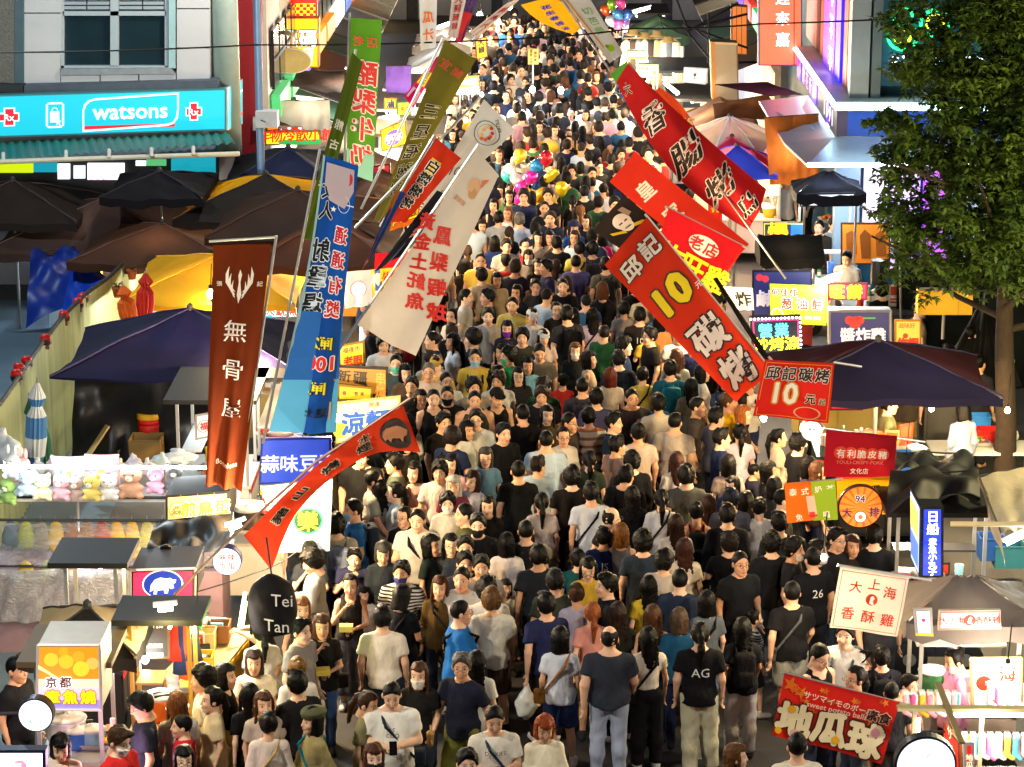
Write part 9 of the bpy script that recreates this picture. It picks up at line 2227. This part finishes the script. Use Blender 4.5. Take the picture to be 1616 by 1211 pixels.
# ================================================================ tree, poles, cables, balloons, street lamps
def tree():
 base = at_y(1592, 640, 34.5); X, Y = base.x, 34.5
 root = empty('street_tree', (X, Y, 0), 0, 'leafy street tree lit from below at the right edge', 'tree')
 mb = MB(); rnd = random.Random(4)
 mb.tube([(0, 0, 0), (-.02, 0, 1.2), (-.10, .05, 2.4), (-.12, .1, 3.2), (-.05, .1, 4.4)], .17, 12, .09)
 limbs = []
 for k in range(15):
  a = k * 2.4; z = 2.6 + .16 * k; L = rnd.uniform(1.3, 2.2)
  p0 = Vector((-.10, .05, z)); d = Vector((math.cos(a), math.sin(a) * .9, rnd.uniform(.15, .75)))
  p1 = p0 + d * L * .5; p2 = p0 + d * L + Vector((0, 0, .2))
  mb.tube([p0, p1, p2], .055, 6, .015); limbs += [p1, p2]
 mb.build('trunk', paint('281e14', .9, var=.35, scale=12, bump=.8), root, True)
 # crown: leaf clusters spread through uneven lobes
 lobes = [((-.75, -.2, 4.1), 1.0), ((-1.3, .1, 3.5), .85), ((-.55, -.5, 3.5), .7), ((-1.15, -.2, 5.0), .9), ((-.3, .2, 5.4), 1.15), ((-.95, .3, 6.2), 1.0), ((.1, .3, 6.6), 1.2), ((.7, -.2, 5.2), 1.1), ((.75, .1, 4.0), .9), ((-1.75, .3, 4.6), .65), ((-1.6, .2, 5.9), .55), ((-.2, -.6, 4.5), .9), ((1.5, .2, 5.8), 1.1), ((1.5, 0, 4.4), .9), ((-.35, .1, 7.4), 1.1), ((.9, .1, 7.3), 1.1), ((-1.1, .2, 7.2), .75), ((-1.95, 0, 3.85), .45), ((-2.15, 0, 5.1), .4), ((-2.0, .2, 6.6), .4)]
 rr = np.random.default_rng(5)
 leaf = np.array([(0, 0, 0), (.045, .026, .008), (.125, 0, -.012), (.045, -.026, .008)])
 P = []
 for (c, r) in lobes:
  n = int(2100 * r ** 2.2)
  d = rr.normal(size=(n, 3)); d /= np.linalg.norm(d, axis=1)[:, None]
  rad = r * rr.uniform(.35, 1.0, n) ** .6 * (1 + .40 * np.sin(d[:, 0] * 7 + c[0] * 9) * np.sin(d[:, 2] * 6 + c[2] * 5))
  P.append(np.array(c) + d * rad[:, None] * np.array((1, .9, .85)))
 P = np.concatenate(P) + np.array((.33, 0, .32))
 keep = np.sin(P[:, 0] * 4.3 + 1) * np.sin(P[:, 2] * 5.1) * np.sin(P[:, 1] * 4.7 + 2) > -.16
 P = P[keep]
 # each point carries a spray of five leaflets
 V = []; F = []; n0 = 0; tone = []
 for k in range(5):
  a = rr.uniform(0, 2 * PI, len(P)); el = rr.uniform(-.9, .35, len(P)); ro = rr.uniform(-.6, .6, len(P)); s = rr.uniform(.6, 1.15, len(P))
  ca, sa, ce, se, cr_, sr = np.cos(a), np.sin(a), np.cos(el), np.sin(el), np.cos(ro), np.sin(ro)
  ex = np.stack([ca * ce, sa * ce, se], 1); ey = np.stack([-sa * cr_ - ca * se * sr, ca * cr_ - sa * se * sr, ce * sr], 1); ez = np.cross(ex, ey)
  for q in leaf: V.append(P + (ex * q[0] + ey * q[1] + ez * q[2]) * s[:, None])
 m = len(P)
 V = np.array(V).reshape(5, 4, m, 3).transpose(2, 0, 1, 3).reshape(-1, 3)
 F = np.arange(m * 20).reshape(-1, 4)
 mt, n, l, b = nmat('foliage')
 tc = n.new('ShaderNodeTexCoord'); t = n.new('ShaderNodeTexNoise'); t.inputs['Scale'].default_value = 2.2; t.inputs['Detail'].default_value = 6
 l.new(tc.outputs['Object'], t.inputs['Vector'])
 cr = n.new('ShaderNodeValToRGB'); cr.color_ramp.elements[0].color = (.022, .050, .010, 1); cr.color_ramp.elements[1].color = (.11, .18, .022, 1)
 cr.color_ramp.elements[0].position = .32; cr.color_ramp.elements[1].position = .70
 l.new(t.outputs['Fac'], cr.inputs[0]); l.new(cr.outputs[0], b.inputs['Base Color']); b.inputs['Roughness'].default_value = .5
 tr = n.new('ShaderNodeBsdfTranslucent'); l.new(cr.outputs[0], tr.inputs['Color']); ms = n.new('ShaderNodeMixShader'); ms.inputs[0].default_value = .35
 l.new(b.outputs[0], ms.inputs[1]); l.new(tr.outputs[0], ms.inputs[2]); l.new(ms.outputs[0], n['Material Output'].inputs['Surface'])
 o = link('crown', mesh_np('crown', V, F, mt), root); o['kind'] = 'stuff'
 print('leaves', len(F))
tree()
def back_wall():
 root = empty('plain_building', (8.6, 44, 0), 0, 'plain tan wall of a building behind the tree', 'building')
 box_o('wall', 0, 12, 0, 3, 0, 12, paint('8a7450', .8, var=.2, scale=1.5), root)
 box_o('drain_pipe', .3, .42, -.10, -.01, 0, 12, paint('6a6450', .6), root)
back_wall()
def lamp_post(label, X, Y, col, watt, h=8.2, arm=1.0, colr='7088a0'):
 root = empty('street_lamp', (X, Y, 0), 0, label, 'street lamp')
 MB().tube([(0, 0, 0), (0, 0, h - .8), (arm * .15, 0, h - .25), (arm * .6, 0, h), (arm, 0, h)], .075, 12, .045).build('pole', paint(colr, .4, .3), root, True)
 MB().lathe([(.04, .06), (.14, .03), (.16, -.02), (.02, -.025)], 14, Matrix.Translation((arm, 0, h))).build('lamp_head', paint('8a8a88', .4, .5), root, True)
 MB().lathe([(.0, -.06), (.11, -.045), (.12, -.026), (0, -.026)], 14, Matrix.Translation((arm, 0, h))).build('lens', glow(col, 10), root)
 lamp(root, (arm, 0, h - .25), watt, col, .15)
 return root
pl = at_y(411, 230, 46.0)
LP = lamp_post('tall blue-grey street lamp post beside the navy umbrella', pl.x, 46.0, (1, .92, .80), 450, 8.4, .9)  # pole is in view; its lamp head above the view is assumed
box_o('camera_box', -.05, .35, -.25, .05, at_y(411, 190, 46).z - .1, at_y(411, 180, 46).z + .08, paint('b0b8c0', .4), LP)
lamp_post('unseen tall street lamp post assumed on the left pavement before the pharmacy', -11.2, 37.5, (.72, .90, 1.0), 1200, 9.0, 1.2)  # out of view; assumed from the cool white light on the facade
lamp_post('unseen low amber street lamp post assumed right of the tree', 9.6, 30.0, (1, .84, .42), 1000, 5.2, -1.2)  # assumed lamp outside the view, placed for the yellow light on the tree
lamp_post('unseen tall street lamp post added at the near left kerb', -8.0, 19.5, (1, .92, .78), 1050, 7.4, 1.5)  # added out of view to brighten the front of the crowd
lamp_post('unseen tall street lamp post added at the near right kerb', 8.2, 19.5, (1, .92, .78), 700, 7.4, -1.5)  # its added counterpart on the right, also out of view
def cable(label, pts, r=.014):
 P = [at_y(*p) for p in pts]; m = P[0]
 root = empty('overhead_cable', m, 0, label, 'cable')
 Q = []
 for i in range(len(P) - 1):
  for k in range(10):
   t = k / 10; q = P[i].lerp(P[i + 1], t); q.z -= .12 * t * (1 - t); Q.append(q - m)
 Q.append(P[-1] - m)
 MB().tube(Q, r, 5).build('cable', paint('101012', .6), root)
cable('black cable crossing in front of the corner building window', [(-30, 83, 40), (404, 71, 40), (800, 62, 40)])
cable('black cable crossing over the right lane to the tree', [(800, 62, 40), (1000, 45, 40), (1200, 38, 40), (1640, 15, 40)])
cable('thin cable sloping from the pole into the lane', [(412, 190, 45.5), (470, 208, 48)], .012)
cable('cord hanging between the left stalls', [(150, 962, 27.4), (240, 938, 27.4), (330, 968, 27.4)], .008)
cable('cord from the boar banner pole to the stalls', [(240, 950, 27.2), (400, 905, 27.2), (470, 870, 27.2)], .008)
# balloons
def balloon_bunch(label, px, Y, spec, name='balloon'):
 for k, (dx, dy, col, kind, cn) in enumerate(spec):
  p = at_y(px[0] + dx, px[1] + dy, Y - .12 * (k % 4))
  root = empty('balloon', p, 0, '%s balloon %s' % (cn, label), 'balloon', 'balloons ' + label)
  root.rotation_euler = (R(random.uniform(-25, 25)), R(random.uniform(-40, 40)), R(random.uniform(-40, 40))); root.scale = (.82,) * 3
  m = paint(col, .18, .35, var=.12, scale=5, spec=.8)
  if kind == 'o':
   MB().lathe([(.0, .20), (.09, .185), (.155, .11), (.165, .02), (.13, -.09), (.07, -.17), (.012, -.215)], 18).build('foil', m, root, True)
  elif kind == 'f':   # flat foil shape with a tail
   v, q = nets(lambda X, Y, Z: smin(ell((X, Y, Z), (0, 0, 0), (.21, .085, .12)), ell((X, Y, Z), (.22, 0, 0), (.06, .03, .11)), .04), (-.25, -.12, -.17), (.32, .12, .17), .02)
   link('foil', mesh_np('foil', v, q, m, True), root)
   MB().lathe([(0, -.01), (.03, 0), (0, .01)], 10, Matrix.Translation((-.11, -.085, .03)) @ Matrix.Rotation(PI / 2, 4, 'X')).build('print', paint('181818', .3), root)
  else:               # round pillow with two small ears
   v, q = nets(lambda X, Y, Z: smin(ell((X, Y, Z), (0, 0, 0), (.19, .10, .16)), np.minimum(ell((X, Y, Z), (-.13, 0, .14), (.06, .04, .06)), ell((X, Y, Z), (.13, 0, .14), (.06, .04, .06))), .02), (-.24, -.14, -.2), (.24, .14, .25), .02)
   link('foil', mesh_np('foil', v, q, m, True), root)
  MB().tube([(0, 0, -.2), (.02, .02, -.45)], .004, 4).build('ribbon', paint('e0e0e0'), root)
balloon_bunch('above the balloon seller', (838, 285), 50.5, [(-20, -30, '8a8880', 'e', 'grey round-eared'), (-6, -18, '8a8680', 'e', 'lower grey round-eared'), (8, -22, '2888d0', 'o', 'bright blue'), (24, -34, 'c02030', 'o', 'red and blue'), (-36, -6, '40b8b8', 'o', 'aqua'), (-22, -2, 'e8e0e8', 'e', 'white round-eared'), (0, -4, 'd020a0', 'o', 'magenta'), (30, -6, 'c0b020', 'f', 'olive yellow fish-shaped'), (12, 5, '2868c0', 'f', 'metallic blue fish-shaped'), (-16, 12, 'd828a8', 'o', 'hot pink'), (-4, 20, 'd8b018', 'f', 'golden fish-shaped'), (16, 24, 'd8a818', 'o', 'gold'), (34, 22, 'e8d8e0', 'e', 'white and pink round-eared'), (-16, 30, 'c828b0', 'o', 'deep pink'), (24, 34, 'b03090', 'o', 'lowest purple-pink'), (48, 14, 'd8c020', 'o', 'yellow and red'), (-34, -14, 'e8e4ec', 'o', 'pearl white'), (-18, -38, 'e8d040', 'o', 'small yellow')])
balloon_bunch('hung over the right lane', (968, 22), 66, [(-12, -5, 'e05828', 'o', 'orange'), (-2, -14, '80b030', 'o', 'green'), (12, -16, 'e050a0', 'o', 'pink'), (8, 2, '4890d8', 'o', 'sky blue'), (18, 12, '7058b8', 'o', 'violet'), (-4, 12, 'd8d8e8', 'o', 'silver white'), (22, 2, '3868c0', 'o', 'cobalt'), (8, 16, 'c868c0', 'o', 'lilac')])
bulb_lamp('left white lamp held above the far crowd', (840, 142), 60.5, (.85, .93, 1), 60, .07, 30, .1)
bulb_lamp('right white lamp held above the far crowd', (885, 143), 60.3, (.85, .93, 1), 60, .07, 30, .1)
bulb_lamp('amber lamp at the top left of the far crowd', (785, 35), 72, AMBER, 160, .10, 16)
bulb_lamp('white lamp at the top left beyond the amber one', (757, 26), 74, (.9, .95, 1), 160, .10, 26)
bulb_lamp('yellow lamp at the very top of the far street', (804, 11), 76, WARM, 160, .09, 26)
# warm bulbs strung along the stall fronts on both sides of the lane
for k, (x, y, Yd) in enumerate(((720, 330, 44), (700, 250, 50), (735, 190, 55), (760, 150, 60))):
 bulb_lamp('warm stall bulb at the left edge of the far crowd, %s from the front' % ('first', 'second', 'third', 'fourth')[k], (x, y), Yd, WARM, 150, .05, 14)
for k, (x, y, Yd) in enumerate(((1120, 470, 37.4), (1060, 300, 47), (1040, 210, 52.5), (1000, 150, 59), (985, 100, 65))):
 bulb_lamp('warm stall bulb at the right edge of the far crowd, %s from the front' % ('first', 'second', 'third', 'fourth', 'fifth')[k], (x, y), Yd, WARM, 150, .05, 14)
